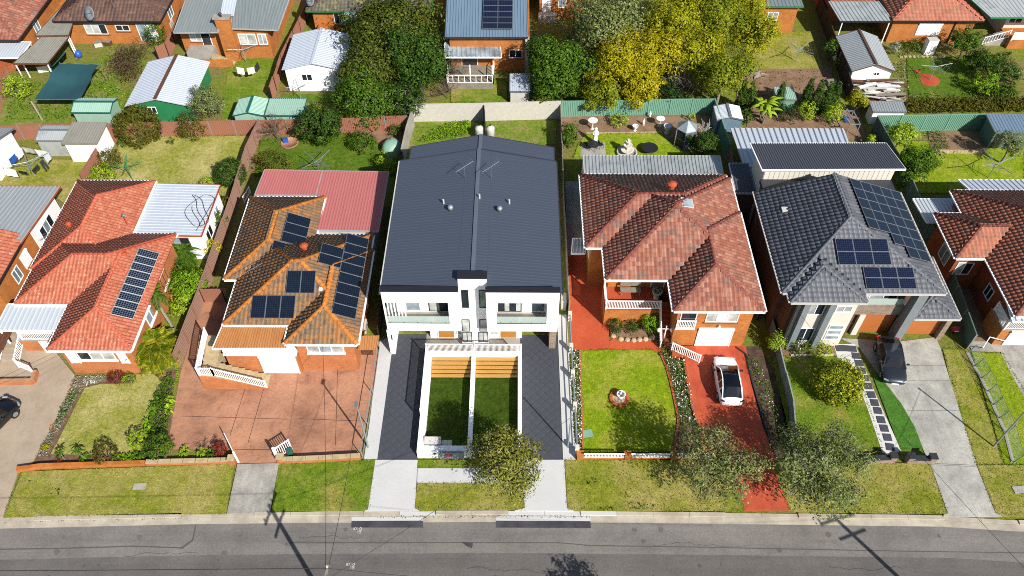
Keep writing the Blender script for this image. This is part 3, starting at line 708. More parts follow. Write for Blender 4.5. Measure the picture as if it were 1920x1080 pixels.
def blades(name, polys, dens, h, mat, z=.0, wd=.02):
    """grass blades: upright slivers, one object"""
    pos = []
    for poly in polys:
        xs = [p[0] for p in poly]; ys = [p[1] for p in poly]; A = (max(xs) - min(xs)) * (max(ys) - min(ys)); n = int(A * dens)
        X = rng.uniform(min(xs), max(xs), n); Y = rng.uniform(min(ys), max(ys), n); ok = inside(poly, X, Y); pos.append(np.c_[X[ok], Y[ok]])
    pos = np.concatenate(pos); n = len(pos); a = rng.random(n) * 6.283; c, s = np.cos(a) * wd, np.sin(a) * wd; hh = h * (.5 + rng.random(n)); le = rng.normal(0, .4, (n, 2)) * hh[:, None]
    V = np.zeros((n, 3, 3)); V[:, 0] = np.c_[pos[:, 0] - c, pos[:, 1] - s, np.full(n, z)]; V[:, 1] = np.c_[pos[:, 0] + c, pos[:, 1] + s, np.full(n, z)]; V[:, 2] = np.c_[pos + le, z + hh]
    o = big_mesh(name, V.reshape(-1, 3), np.arange(n * 3).reshape(n, 3), mat); return tag(o, None, None, None, 'stuff')

# ---------------------------------------------------------------- the ground, road and lots
sheet('ground', [(-400, -300), (400, -300), (400, 600), (-400, 600)], 0, 'yard_ground', t=.5)
# street: two lanes of old asphalt, a lighter strip along the kerb, concrete kerb and gutter
KERB = [(-150, 22.3), (-60, 22.35), (-33.9, 22.5), (-21.1, 22.9), (-12.9, 23.05), (0, 23.2), (13.1, 23.15), (28, 23.05), (32.8, 22.75), (60, 22.4), (150, 22.2)]
def off(line, d): return [(x, y + d) for x, y in line]
sheet('road', [(-150, -6), (150, -6)] + off(KERB, -.45)[::-1], .012, 'asphalt_mid')
sheet('road_edge', off(KERB, -2.55) + off(KERB, -.44)[::-1], .018, 'asphalt_old', t=.03)
gut = MB()
for a, b in zip(KERB, KERB[1:]): gut.slab([(a[0], a[1] - .45, .022), (b[0], b[1] - .45, .022), (b[0], b[1], .03), (a[0], a[1], .03)], .06)
kerb_o = gut.out('kerb', 'kerb_stone', None, kind='structure')
def kerb_y(x):
    for a, b in zip(KERB, KERB[1:]):
        if a[0] <= x <= b[0]: return a[1] + (b[1] - a[1]) * (x - a[0]) / (b[0] - a[0])
CROSS = [(-37.5, -32.6), (-22.6, -16.2), (-10.2, -5.6), (.6, 5.3), (12.8, 19.8), (28.2, 33.2)]
x = -46.0
while x < 46:
    x2 = x + 2.4; cr = any(a < (x + x2) / 2 < b for a, b in CROSS); h = .06 if cr else .14
    m = MB(); ya, yb = kerb_y(x), kerb_y(x2 - .02)
    m.hexa([(x, ya, -.05), (x2 - .02, yb, -.05), (x2 - .02, yb + .3, -.05), (x, ya + .3, -.05), (x, ya + .03, h), (x2 - .02, yb + .03, h), (x2 - .02, yb + .3, h), (x, ya + .3, h)])
    m.out('kerb_stone', 'concrete_new' if -10 < x < -6.2 or -1.6 < x < 4.6 else 'kerb_stone', kerb_o); x = x2
sheet('kerb_gutter', [(-10.77,23),(-6.04,23.05),(-6.02,22.79),(-10.73,22.74)], .038, 'concrete_new', t=.03); sheet('kerb_gutter', [(-1.21,23.12),(5.04,23.14),(5.02,22.82),(-1.2,22.82)], .038, 'concrete_new', t=.03)
sheet('road_patch', [(-10.73,22.76),(-6.02,22.79),(-5.98,22.31),(-10.67,22.28)], .03, 'asphalt_new', t=.02)
sheet('road_patch', [(-1.2,22.82),(5.02,22.83),(5.03,22.35),(-1.2,22.34)], .03, 'asphalt_new', t=.02)
sheet('road_patch', [(-3.42,21.35),(-2.66,21.32),(-2.71,20.93),(-3.06,21.07)], .03, 'asphalt_new', t=.015)
sheet('road_seam', [(-33.1,20.7),(-29,20.79),(-24.58,20.96),(-21.73,20.88),(-21.45,20.88),(-20.9,21.38),(-20.95,22.36),(-20.88,22.36),(-20.81,21.31),(-21.36,20.77),(-21.78,20.81),(-24.56,20.89),(-28.98,20.72),(-33.07,20.63)], .026, 'tar_seam', t=.012)
sheet('road_seam', [(-14.47,21.25),(-5.66,21.32),(2.97,21.36),(4.86,21.19),(11.56,21.13),(16.7,21.06),(25.23,20.94),(32.73,20.88),(32.71,20.84),(25.21,20.89),(16.68,21),(11.55,21.08),(4.85,21.13),(2.97,21.31),(-5.66,21.27),(-14.46,21.19)], .026, 'tar_seam', t=.012)
for (cx_, cy_, top_) in ((671, 994, '10'), (658, 1061, '01')):      # surveyors' chalk figures on the asphalt
    o_ = (-10.22,22.1,0.03) if cy_ == 994 else (-10.35,19.73,0.03)
    m = MB(); sx = .08
    def stroke(pts, ox, oy):
        for p, q in zip(pts, pts[1:]): m.beam((o_[0] + ox + p[0] * sx, o_[1] + oy + p[1] * sx, .034), (o_[0] + ox + q[0] * sx, o_[1] + oy + q[1] * sx, .034), .03, .008)
    zero = [(math.cos(a) * .8, math.sin(a) * 1.1) for a in np.linspace(0, 6.28, 9)]; one = [(0, -1.1), (0, 1.1)]; five = [(.8, 1.1), (-.7, 1.1), (-.7, .2), (.5, .2), (.8, -.4), (.4, -1.1), (-.8, -1.1)]
    stroke([(-3.6, 2.2), (-3.6, .2)], 0, 0); stroke([(q[0] - 2.2, q[1] + 1.2) for q in zero], 0, 0); stroke([(.3, -2.4), (-.3, 2.4)], 0, 0); stroke([(q[0] + 2, q[1] + 1.3) for q in zero], 0, 0); stroke([(q[0] + 2, q[1] - 1.4) for q in five], 0, 0)
    m.out('chalk_marking', 'chalk', None, kind='structure')

VERGE_Z = .14
def verge(name, poly, mat): return sheet(name, poly, VERGE_Z, mat, t=.2)
verge('lawn', [(-33.68,22.86),(-33.81,26.12),(-19.37,26.82),(-19.07,23.14)], 'grass_verge')
verge('lawn', [(-16.31,26.89),(-9.66,27.18),(-9.51,23.51),(-9.71,23.43),(-16.12,23.24)], 'grass_green')
verge('lawn', [(-6.7,27.2),(-2.96,27.22),(0.75,27.24),(0.74,26.59),(-6.68,26.54)], 'grass_green'); verge('lawn', [(-6.62,25.46),(0.74,25.51),(0.73,23.57),(-6.17,23.45),(-6.61,23.64)], 'grass_verge')
verge('lawn', [(3.49,27.22),(14.86,27.34),(15.28,23.59),(3.92,23.48),(3.53,23.63)], 'grass_verge')
verge('lawn', [(17.86,27.19),(28.74,27.18),(28.66,23.45),(18.94,23.5),(18.34,23.69)], 'grass_verge'); verge('lawn', [(31.96,27.04),(37.78,27.07),(37.89,23.33),(32.43,23.29),(31.92,23.51)], 'grass_verge')
sheet('path', [(-6.68,26.54),(1.3,26.59),(1.28,25.51),(-6.62,25.46)], .145, 'concrete_new', t=.2)
sheet('driveway_path', [(-19.18,26.79),(-16.32,26.89),(-16.19,23.2),(-19.04,23.15)], .13, 'concrete_old', t=.2)
sheet('driveway_path', [(-9.66,27.17),(-6.73,27.19),(-6.61,23.59),(-6.31,23.45),(-9.95,23.39),(-9.72,23.5)], .15, 'concrete_new', t=.2)
sheet('driveway_path', [(0.49,27.24),(3.45,27.26),(3.5,23.66),(3.99,23.48),(0.02,23.49),(0.7,23.68)], .15, 'concrete_new', t=.2)
sheet('driveway_path', [(28.76,27.14),(31.91,27),(31.88,23.51),(32.25,23.29),(28.17,23.26),(28.72,23.53)], .14, 'concrete_grey', t=.2)
sheet('driveway_path', [(-43.21,33.28),(-42.61,37.26),(-38.67,37.8),(-35.67,36.53),(-33.16,34.16),(-33.04,31.48),(-33.44,26.8),(-34.16,26.38),(-33.78,22.8),(-38.1,22.59)], .10, 'concrete_tan', t=.2)
px = (-25.4,25.05,0.15); tag(MB().obox((px[0], px[1], .15), .85, .45, .05, .05).out('pit_lid', 'concrete'), 'pale concrete utility lid set in the long verge lawn before the orange tiled house', 'utility lid')
px = (34.15,25.21,0.15); tag(MB().obox((px[0], px[1], .16), .9, .5, .06, .1).out('pit_lid', 'concrete_grey'), 'grey utility lid in the verge beside the concrete drive at the far right', 'utility lid')

# front yards ------------------------------------------------------------
sheet('lawn', [(-31.99,33.06),(-30.91,33.4),(-28.53,33.47),(-28.55,34.29),(-27.18,34.3),(-26.41,33.58),(-26.34,32.4),(-26.61,30.43),(-26.27,28.47),(-26.21,27.54),(-32.44,27.5),(-32.31,28.65),(-32.08,32.22)], .06, 'grass_dry', t=.1)
sheet('garden_ground', [(-33.19,34.16),(-28.75,34.15),(-25.74,34.9),(-25.12,31.58),(-24.07,26.98),(-33.49,26.84)], .03, 'mulch', t=.06)
pv = sheet('paved_ground', [(-25.43,42.9),(-23.81,42.91),(-22.7,37.43),(-16.42,34.95),(-11.06,37.51),(-10.44,36.48),(-10.77,27.64),(-15.96,27.44),(-16.34,26.9),(-19.22,26.88),(-20.04,28),(-24.43,27.97),(-25.27,34.4)], .04, 'pave_terracotta', t=.1)
jm = MB()                                             # sawn joints across the paving
for pts in ([(-20.07,33.13,0.04),(-20.25,29.02,0.04)], [(-18.67,33.47,0.04),(-18.84,28.51,0.04)], [(-24.16,30.66,0.04),(-16.38,30.45,0.04)], [(-19.66,27.96,0.04),(-16.55,27.98,0.04)], [(-13.72,36.97,0.04),(-12.63,28.34,0.04)], [(-15.62,30.5,0.04),(-10.58,30.31,0.04)]): jm.beam(pts[0], pts[1], .03, .01)
jm.out('joint', 'dark_trim', pv)
# lot C: concrete side strips, dark paved drives
sheet('path', [(-10.56,37.5),(-9.46,38.19),(-9.56,27.23),(-10.49,27.22),(-10.45,29.86)], .05, 'concrete_new', t=.1)
sheet('path', [(3.41,40.26),(4.1,40.27),(4.27,27.32),(3.38,27.31),(3.35,38.27)], .05, 'concrete_new', t=.1)
def pavers(poly, z, mat, s=.42, ang=.785, name='paved_ground', pname='paver', joint='paver_dark', maxn=300):
    g = sheet(name, poly, z, joint, t=.08); c, sn = math.cos(ang), math.sin(ang); q = s * .972 / 2
    me = bpy.data.meshes.new(pname); mm = MB().box(-q, -q, -.02, q, q, .018); me.from_pydata(mm.v, [], mm.f)
    xs = [p[0] for p in poly]; ys = [p[1] for p in poly]; mx, my = sum(xs) / len(xs), sum(ys) / len(ys); R_ = int(20 / s); pts = []
    for i in range(-R_, R_):
        for j in range(-R_, R_):
            X = mx + (i * c - j * sn) * s; Y = my + (i * sn + j * c) * s
            h_ = s * .5; q4 = np.array([(X + (a * c - b * sn) * h_, Y + (a * sn + b * c) * h_) for a, b in ((-1, -1), (1, -1), (1, 1), (-1, 1))])
            if inside(poly, q4[:, 0], q4[:, 1]).all(): pts.append((Y, X))
    pts.sort(); first = True
    for Y, X in pts[:maxn]:
        o = mesh_obj(pname, me, mat if first else None, g); first = False; o.location = (X, Y, z + .004 + rng.normal(0, .003)); o.rotation_euler = (rng.normal(0, .006), rng.normal(0, .006), ang)
    if len(pts) > maxn:
        V, F = rep(mm.v, mm.f, np.array([Matrix.Translation((X, Y, z + .004)) @ Matrix.Rotation(ang, 4, 'Z') for Y, X in pts[maxn:]])); big_mesh(pname, V, F, mat, g, 'stuff')
    return g
pavers([(-9.5,38.18),(-6.95,38.2),(-7.02,37.52),(-6.75,27.28),(-9.53,27.26)], .06, 'paver_dark', .5)
pavers([(0.42,38.19),(3.31,38.21),(3.35,27.39),(0.49,27.37)], .06, 'paver_dark', .5)
sheet('path', [(-6.96,38.31),(0.38,38.36),(0.42,36.44),(-6.89,36.4)], .055, 'concrete', t=.1)
# lot D: red painted concrete and red brick drive
sheet('paved_ground', [(4.34,46.7),(6.08,46.83),(7.63,44.29),(7.32,37.62),(7.68,37.94),(10.91,37.8),(11.29,36.77),(4.33,36.73)], .05, 'paint_red_concrete', t=.1)
sheet('ground_strip', [(4.6,56.21),(6.34,56.22),(6.26,46.83),(4.38,46.7)], .045, 'concrete_grey', t=.1)
sheet('lawn', [(4.99,36.72),(10.56,36.81),(11.22,36.11),(11.62,35.02),(11.72,32.95),(11.83,31.34),(11.45,29.56),(11.11,28.02),(4.78,27.86)], .07, 'grass_bright', t=.1)
sheet('garden_ground', [(4.33,36.73),(4.99,36.74),(4.79,27.87),(4.3,27.82)], .05, 'mulch', t=.08); sheet('garden_ground', [(11.2,36.62),(12.98,36.43),(13.07,31.82),(12.98,28.05),(11.11,28.03),(11.84,31.35),(11.73,32.97)], .05, 'mulch', t=.08)
sheet('driveway_path', [(13.01,36.1),(14.26,37.38),(17.88,37.25),(17.62,33.69),(17.77,30.03),(18.09,27.89),(18.36,23.68),(15.3,23.62),(14.88,27.37),(13.2,28.02),(13.05,31.79)], .12, 'paver_red', t=.15)
sheet('garden_ground', [(17.04,37.17),(18.99,37.18),(19.58,34.68),(19.62,30.06),(19.28,27.5),(18.02,27.49),(17.86,30.05),(17.63,33.71)], .06, 'soil_dark', t=.1)
# lot E
sheet('lawn', [(19.75,36.27),(25.97,36.31),(25.85,28.29),(19.28,27.83)], .06, 'grass_green', t=.1)
sheet('garden_ground', [(20.04,39.29),(24.7,37.74),(24.95,36.31),(19.63,36.28)], .05, 'soil', t=.08)
sheet('path', [(24.75,37.47),(26.41,37.48),(26.66,33.05),(27.11,28.13),(25.75,27.95),(25.73,31.43),(25.59,35.2),(24.71,36.19)], .07, 'gravel_white', t=.1)
sheet('lawn', [(26.94,34.72),(27.62,34.05),(28.32,32.03),(28.67,30.11),(28.69,28.3),(27.07,28.25)], .08, 'turf_fake_bright', t=.1)
sheet('driveway_path', [(25.44,38.04),(30.1,37.76),(32.94,38.2),(32.91,37.01),(32.61,34.04),(31.98,27),(28.79,27.14),(28.67,28.35),(28.68,30.11),(28.32,32.04),(27.63,34.05),(26.68,37.12)], .065, 'concrete_grey', t=.1)
sheet('lawn', [(33.08,37.02),(35.02,37.03),(33.94,27.1),(31.99,27),(32.62,34.04)], .055, 'grass_verge', t=.1)
sheet('lawn', [(35.21,36.77),(37.56,36.69),(37.62,35.29),(38.05,30.18),(36.74,27.12),(33.94,27.1)], .06, 'grass_bright', t=.1)
sheet('driveway_path', [(35.3,37.8),(42.58,37.85),(40.38,31.99),(37.55,32.66),(37.41,35.29),(37.44,36.79),(35.25,36.88)], .065, 'concrete_old', t=.1)
sheet('ground_strip', [(37.38,49.48),(38.88,49.49),(37.99,42.18),(38.44,36.81),(35.13,37.3),(35.82,42.16)], .03, 'soil', t=.06)
# back yards ---------------------------------------------------------------
sheet('lawn', [(-38.81,62.01),(-38.24,62.51),(-25.77,62.76),(-26.05,62.1),(-26.34,53.47),(-29.08,55.62),(-37.99,55.56)], .05, 'grass_dry', t=.1)
sheet('lawn', [(-48.37,56.61),(-46.35,59.08),(-42.82,58.94),(-40.21,58.8),(-41.02,53.02),(-43.02,54.44),(-47.43,54.41)], .05, 'grass_verge', t=.1)
sheet('lawn', [(-25.1,62.1),(-17.3,63.15),(-14.01,62.18),(-11.35,59.15),(-11.62,56.85),(-24.47,56.77)], .05, 'grass_deep', t=.1)
sheet('soil_ground', [(-17.42,64),(-10.94,64.05),(-11.1,59.16),(-14.01,62.19)], .045, 'soil', t=.06)
sheet('lawn', [(-10.5,65.06),(3.97,65.33),(3.97,61.64),(-10.67,61.14)], .05, 'grass_rough', t=.1)
sheet('soil_ground', [(4.42,66.04),(19.89,66.67),(19.74,62.41),(4.3,62.31)], .045, 'soil', t=.06)
sheet('lawn', [(6.86,63.14),(14.37,63.44),(15.26,61.31),(17.04,59.96),(5.49,59.57),(6.11,61.82)], .06, 'grass_bright', t=.1)
sheet('path', [(6.37,61.8),(8.67,61.9),(8.63,59.9),(6.16,59.72)], .07, 'concrete', t=.08)
sheet('soil_ground', [(23.61,67.76),(35.08,67.83),(34.4,62.5),(22.62,62.43)], .045, 'soil', t=.06)
sheet('lawn', [(35.17,62.5),(49.56,61.94),(46.66,54.88),(35.4,54.8)], .05, 'grass_bright', t=.1)
sheet('soil_ground', [(40.85,63.86),(46.67,63.9),(45.36,60.46),(40.07,60.75)], .06, 'soil', t=.08)
sheet('lawn', [(26.75,81.49),(33.47,81.76),(33.16,74.42),(24.64,73.37)], .05, 'grass_verge', t=.1); sheet('soil_ground', [(23.96,74.35),(34.08,74.62),(32.62,68.89),(22.67,68.64)], .055, 'soil', t=.06)
sheet('lawn', [(42.78,76.7),(49.58,76.95),(47.64,68.62),(40.47,68.49)], .05, 'grass_deep', t=.1)
sheet('path', [(42.73,74.36),(43.22,74.47),(43.39,73.58),(44.5,73.49),(44.95,72.81),(44.89,72.13),(44.3,71.56),(43.37,71.46),(42.88,71.83),(42.9,72.6),(43.23,73.09)], .07, 'paver_red', t=.08)
sheet('lawn', [(-6.98,72),(-1.04,72.23),(-0.89,68.31),(-6.77,68.27)], .05, 'grass_green', t=.1)
sheet('lawn', [(-24.49,69.71),(-18.77,69.47),(-18.86,68.19),(-24.22,68.34)], .05, 'grass_deep', t=.1)
sheet('lawn', [(-31.4,75.81),(-25.57,75.84),(-25,64.62),(-29.58,64.76)], .05, 'grass_green', t=.1)
sheet('lawn', [(-54.46,70.93),(-46.94,71.93),(-44.99,78),(-44.69,78),(-40.92,69.14),(-44.35,64.84),(-51.63,64.28)], .05, 'grass_rough', t=.1)
sheet('lawn', [(29.28,42.1),(29.28,42.1),(29.31,42.05)], .05, 'grass_rough', t=.01) if False else None

# ================================================================ front row of houses
K = .42
def vent(parent, p, mat='terracotta', r=.16, h=.45):
    return MB().lathe(p, [(r, 0), (r, h * .6), (r * 1.5, h * .62), (r * 1.5, h * .75), (r * .5, h)], 10).out('roof_vent', mat, parent)
def antenna(name, label, p, h=1.8, l=1.2, ang=.6, tilt=0):
    t = thing(name, label, 'tv antenna', p); x, y, z = p
    MB().tube((x, y, z - .05), (x, y, z + h), .02).out('mast', 'steel', t)
    m = MB(); c, s = math.cos(ang), math.sin(ang); a = (x - c * l / 2, y - s * l / 2, z + h - .1 - tilt); b = (x + c * l / 2, y + s * l / 2, z + h - .1 + tilt); m.tube(a, b, .015)
    for i in range(7):
        q = i / 6; px, py, pz = [a[j] + (b[j] - a[j]) * q for j in range(3)]; w_ = .18 + .22 * q; m.tube((px + s * w_, py - c * w_, pz), (px - s * w_, py + c * w_, pz), .01)
    m.out('elements', 'steel', t); return t
def aircon(name, label, p, w_=.85, d=.35, h=.65, rz=0):
    t = thing(name, label, 'air conditioner', p, rz); m = MB().box(-w_ / 2, -d / 2, .04, w_ / 2, d / 2, h); m.box(-w_ * .4, -d / 2, 0, -w_ * .3, d / 2, .04); m.box(w_ * .3, -d / 2, 0, w_ * .4, d / 2, .04)
    m.out('casing', 'offwhite', t, local=True)
    g = MB()
    for i in range(6): g.tube((-.1 + .24 * math.cos(i * 1.05), -d / 2 - .01, h * .52 + .24 * math.sin(i * 1.05)), (-.1 + .24 * math.cos(i * 1.05 + 1.05), -d / 2 - .01, h * .52 + .24 * math.sin(i * 1.05 + 1.05)), .015, n=4)
    g.box(-.12, -d / 2 - .02, h * .5, -.08, -d / 2 - .002, h * .54); g.out('fan_guard', 'dark_trim', t, local=True); return t

# ---- the orange tiled house (second from the west)
HA = thing('tiled_house', 'low brick house with bright orange tiled roof and nine spotted solar panels', 'house', (-33, 42, 0))
ba = [(-37.9, 41.7, -31.2, 52.0, ''), (-37.7, 38.2, -27.6, 45.6, ''), (-33.6, 33.9, -27.6, 45.4, '')]
hipped_roof(HA, ba, 3.6, K, 'tile_orange', 'cap_orange', tw=.29, tl=.31)
walls(HA, [(-37.4, 42.1, -31.7, 51.5), (-37.2, 38.8, -28.0, 45.1), (-33.2, 34.4, -28.05, 44.8)], 0, 3.52, 'brick_orange_b')
sf = MB(); sf.box(-33.55, 34.0, 3.42, -27.7, 36.5, 3.47); sf.out('soffit', 'offwhite', HA)
corr(HA, 'metal_roof', (-31.15, 45.7, 3.45), (-31.15, 52.0, 3.35), (-25.7, 52.0, 3.2), (-25.7, 45.7, 3.3), 'roof_bluewhite', .34, .03, edge='terracotta')
walls(HA, [(-31.5, 46.2, -25.95, 51.7)], 0, 3.1, 'white_paint', 'rear_wall')
window(HA, 'S', -28.2, 46.2, 1.1, 2.2, 1.5, ['glass_dark', 'glass_pale'], 'timber_brown', 2)
window(HA, 'E', -25.95, 47.6, 1.1, 1.4, 1.2, 'glass_dark'); window(HA, 'E', -25.95, 50, 1.1, 1.2, 1.2, 'glass_pale')
window(HA, 'S', -30.75, 34.4, 1.75, 2.7, 1.35, ['glass_dark', 'glass_curtain', 'glass_curtain'], 'white_paint', 2, 'white_paint')
shutter(HA, 'S', -32.55, 34.4, 1.35, .72, 1.75); shutter(HA, 'S', -28.85, 34.4, 1.35, .6, 1.75)
window(HA, 'E', -28.05, 38.5, 1.5, 1.6, 1.3, 'glass_pale', sill='white_paint'); window(HA, 'E', -28.05, 42, 1.5, 1.2, 1.3, 'glass_dark', sill='white_paint')
window(HA, 'W', -37.4, 47, 1.5, 1.4, 1.2, 'glass_pale')
MB().box(-38.0, 36.4, 0, -33.25, 38.8, 1.35).out('porch_base', 'brick_orange_b', HA); MB().box(-38.05, 36.35, 1.352, -33.24, 38.78, 1.42).out('porch_floor', 'concrete', HA)
panel_door(HA, 'S', -35.4, 36.4, 0.02, 1.7, 1.28, 'white_paint', 'garage_door', 4, 1, None, False)
corr(HA, 'porch_roof', (-38.4, 35.9, 3.3), (-33.75, 35.9, 3.3), (-33.75, 38.25, 3.5), (-38.3, 38.25, 3.5), 'roof_white', .36, .03, edge='white_paint')
railing(HA, (-37.4, 36.45, 1.42), (-33.9, 36.45, 1.42), .85, 'white_paint', .14)
window(HA, 'S', -35.7, 38.8, 1.7, 2.6, 1.3, ['glass_dark', 'glass_pale'], 'white_paint', 2)
steps(HA, -39.1, -37.7, 34.9, 38.4, .02, 1.4, 8, 'concrete_tan')
railing(HA, (-39.15, 34.9, .15), (-39.15, 38.4, 1.4), .9, 'white_paint', .16); railing(HA, (-37.65, 34.9, .15), (-37.65, 36.9, .95), .9, 'white_paint', .16); railing(HA, (-37.6, 34.85, .1), (-36.3, 34.3, .1), .9, 'white_paint', .18)
for xx in (-38.2, -33.95): MB().beam((xx, 36.1, 1.4), (xx, 36.1, 3.3), .1).out('porch_post', 'white_paint', HA)
hk = K; lx = -28.15
solar(HA, (lx, 36.45, 3.6 + hk * .55), (0, 1, 0), (-1, 0, hk), 9, 1, .715, 1.55, .025, 'solar_cell_spot', 'offwhite')
MB().tube((-31.39,45.98,4.3), (-31.51,46.2,5.1), .07).out('flue', 'terracotta', HA); MB().lathe((-31.51,46.2,5.1), [(.14, -.06), (.16, .06), (.05, .14)], 8).out('flue_cap', 'steel', HA)
for p in ((-35.79,45.46,4.6), (-30.33,42.26,4.5)): vent(HA, p)
h = MB(); hp = [(-26.6 + .9 * math.cos(a) * (1 + .3 * math.sin(2.3 * a)) , 48.6 + 1.9 * math.sin(a * .83 + .4), 3.42) for a in np.linspace(0, 15, 70)]
h.path([(-26.2, 46.2, 3.4)] + hp, .022, 4); tag(h.out('cable', 'dark_trim'), 'black cable lying in loose loops on the white metal roof', 'cable')
antenna('satellite_mount', 'small white bracket aerial on the west gutter of the orange tiled roof', (-37.81,44.66,3.7), .5, .8, 1.2)

# ---- the lichen-roofed house
HB = thing('tiled_house', 'brick house with brown lichened tiles, pink metal rear roof and black solar arrays', 'house', (-17, 40, 0))
bb = [(-22.3, 40.4, -16.1, 49.6, ''), (-21.3, 36.0, -11.5, 45.2, ''), (-16.5, 34.3, -11.3, 43.5, '')]
PINK = [(-17.0, 45.8), (-11.2, 45.6)]
hipped_roof(HB, bb, 4.0, K, 'tile_brown', 'cap_lichen', capr=.19)
walls(HB, [(-21.8, 40.9, -16.6, 49.1), (-20.8, 36.5, -12.0, 44.7), (-16.0, 34.8, -11.8, 43)], 0, 3.92, 'brick_orange_b')
MB().box(-16.4, 34.4, 3.8, -11.4, 36.6, 3.85).out('soffit', 'offwhite', HB)
corr(HB, 'metal_roof', (-16.9, 45.75, 4.05), (-11.1, 45.6, 4.05), (-11.1, 53.2, 3.75), (-16.9, 53.3, 3.75), 'roof_pink', .24, .035, edge='roof_zinc')
corr(HB, 'metal_roof', (-22.1, 50.0, 3.9), (-16.93, 50.0, 3.9), (-16.93, 53.3, 3.75), (-22.0, 53.4, 3.75), 'roof_pink', .24, .035, edge='roof_zinc')
walls(HB, [(-16.8, 45.9, -11.9, 52.8), (-21.6, 49.2, -16.8, 52.9)], 0, 3.55, 'offwhite', 'rear_wall')
window(HB, 'E', -11.9, 49, 1.3, 1.6, 1.2, 'glass_pale')
window(HB, 'S', -13.9, 34.8, 2.25, 2.7, 1.1, ['glass_curtain', 'glass_pale', 'glass_curtain'], 'white_paint', 2, 'white_paint')
MB().box(-21.3, 34.5, 0, -16.02, 36.5, 2.3).out('porch_base', 'brick_orange_b', HB); MB().box(-21.4, 34.4, 2.302, -16.03, 36.48, 2.42).out('porch_floor', 'white_paint', HB)
shutter(HB, 'S', -17.55, 34.5, .02, 2.7, 2.05, 'white_paint', 'garage_door', 12)
railing(HB, (-21.3, 34.5, 2.42), (-16.1, 34.5, 2.42), .95, 'white_paint', .1); MB().box(-21.2, 34.52, 2.5, -16.2, 34.56, 3.25).out('railing_panel', 'white_paint', HB)
for xx in (-21.25, -18.7, -16.15): MB().beam((xx, 34.55, 2.4), (xx, 34.55, 3.55), .1).out('porch_post', 'white_paint', HB)
window(HB, 'S', -18.6, 36.5, 2.5, 3.0, 1.2, ['glass_dark', 'glass_curtain'], 'white_paint', 2); panel_door(HB, 'S', -20.2, 36.5, 2.42, .85, 1.45, 'white_paint')
corr(HB, 'porch_roof', (-21.8, 34.15, 3.55), (-16.45, 34.2, 3.55), (-16.55, 36.05, 3.95), (-21.4, 36.05, 3.95), 'roof_orange', .19, .045, edge='white_paint')
# concrete stair turning the corner of the porch
steps(HB, -21.9, -18.4, 33.1, 34.3, 1.7, .1, 8, 'stone_sand', 'x'); MB().box(-23.0, 33.1, 0, -21.92, 34.3, 1.72).out('landing', 'stone_sand', HB)
steps(HB, -23.0, -21.92, 34.31, 36.2, 1.75, 2.4, 4, 'stone_sand', 'y')
MB().hexa([(-23.02, 33.0, 0), (-18.3, 33.0, 0), (-18.3, 33.09, 0), (-23.02, 33.09, 0), (-23.02, 33.0, 1.75), (-18.3, 33.0, .2), (-18.3, 33.09, .2), (-23.02, 33.09, 1.75)]).out('stair_wall', 'brick_orange_b', HB)
railing(HB, (-22.9, 33.05, 1.72), (-21.9, 33.05, 1.72), .9, 'white_paint', .13); railing(HB, (-21.9, 33.05, 1.7), (-18.4, 33.05, .12), .9, 'white_paint', .15); railing(HB, (-23.0, 33.1, 1.72), (-23.0, 36.2, 2.4), .9, 'white_paint', .12)
corr(HB, 'side_roof', (-11.59,35.09,2.2), (-10.25,35.1,2.2), (-10.14,36.21,2.5), (-11.69,36.15,2.5), 'roof_orange', .16, .03)
MB().box(-11.75, 36.2, 0, -10.9, 36.32, 2.2).out('side_gate', 'timber_brown', HB)
solar(HB, (-19.35, 36.4, 4.0 + K * .42), (1, 0, 0), (0, 1, K), 3, 1, 1.05, 1.75, .02, 'solar_cell', 'steel')
solar(HB, (-16.95, 38.18, 4.0 + K * 2.2), (1, 0, 0), (0, 1, K), 2, 1, 1.05, 1.75, .02, 'solar_cell', 'steel')
solar(HB, (-11.75, 36.3, 4.0 + K * .35), (0, 1, 0), (-1, 0, K), 8, 1, 1.0, 1.75, .02, 'solar_cell', 'steel')
solar(HB, (-13.38, 40.7, 4.0 + K * 1.95), (0, 1, 0), (-1, 0, K), 2, 1, 1.0, 1.7, .02, 'solar_cell', 'steel')
solar(HB, (-16.7, 43.4, 4.0 + K * .62), (0, 1, 0), (-1, 0, K), 3, 1, 1.05, 1.85, .02, 'solar_cell', 'steel')
solar(HB, (-17.3, 42.3, 4.0 + K * 1.2), (0, 1, 0), (-1, 0, K), 1, 1, 1.0, 1.7, .02, 'solar_cell', 'steel')
vent(HB, (-16.26,42.44,5.3), r=.22, h=.5); MB().box(-14.5, 38.3, 5.15, -14.25, 38.5, 5.3).out('isolator_box', 'white_paint', HB)
antenna('tv_antenna', 'steel tv antenna on a tripod leaning over the lichened west hip', (-19.67,39.54,4.6), 1.5, 2.0, .5, .25)

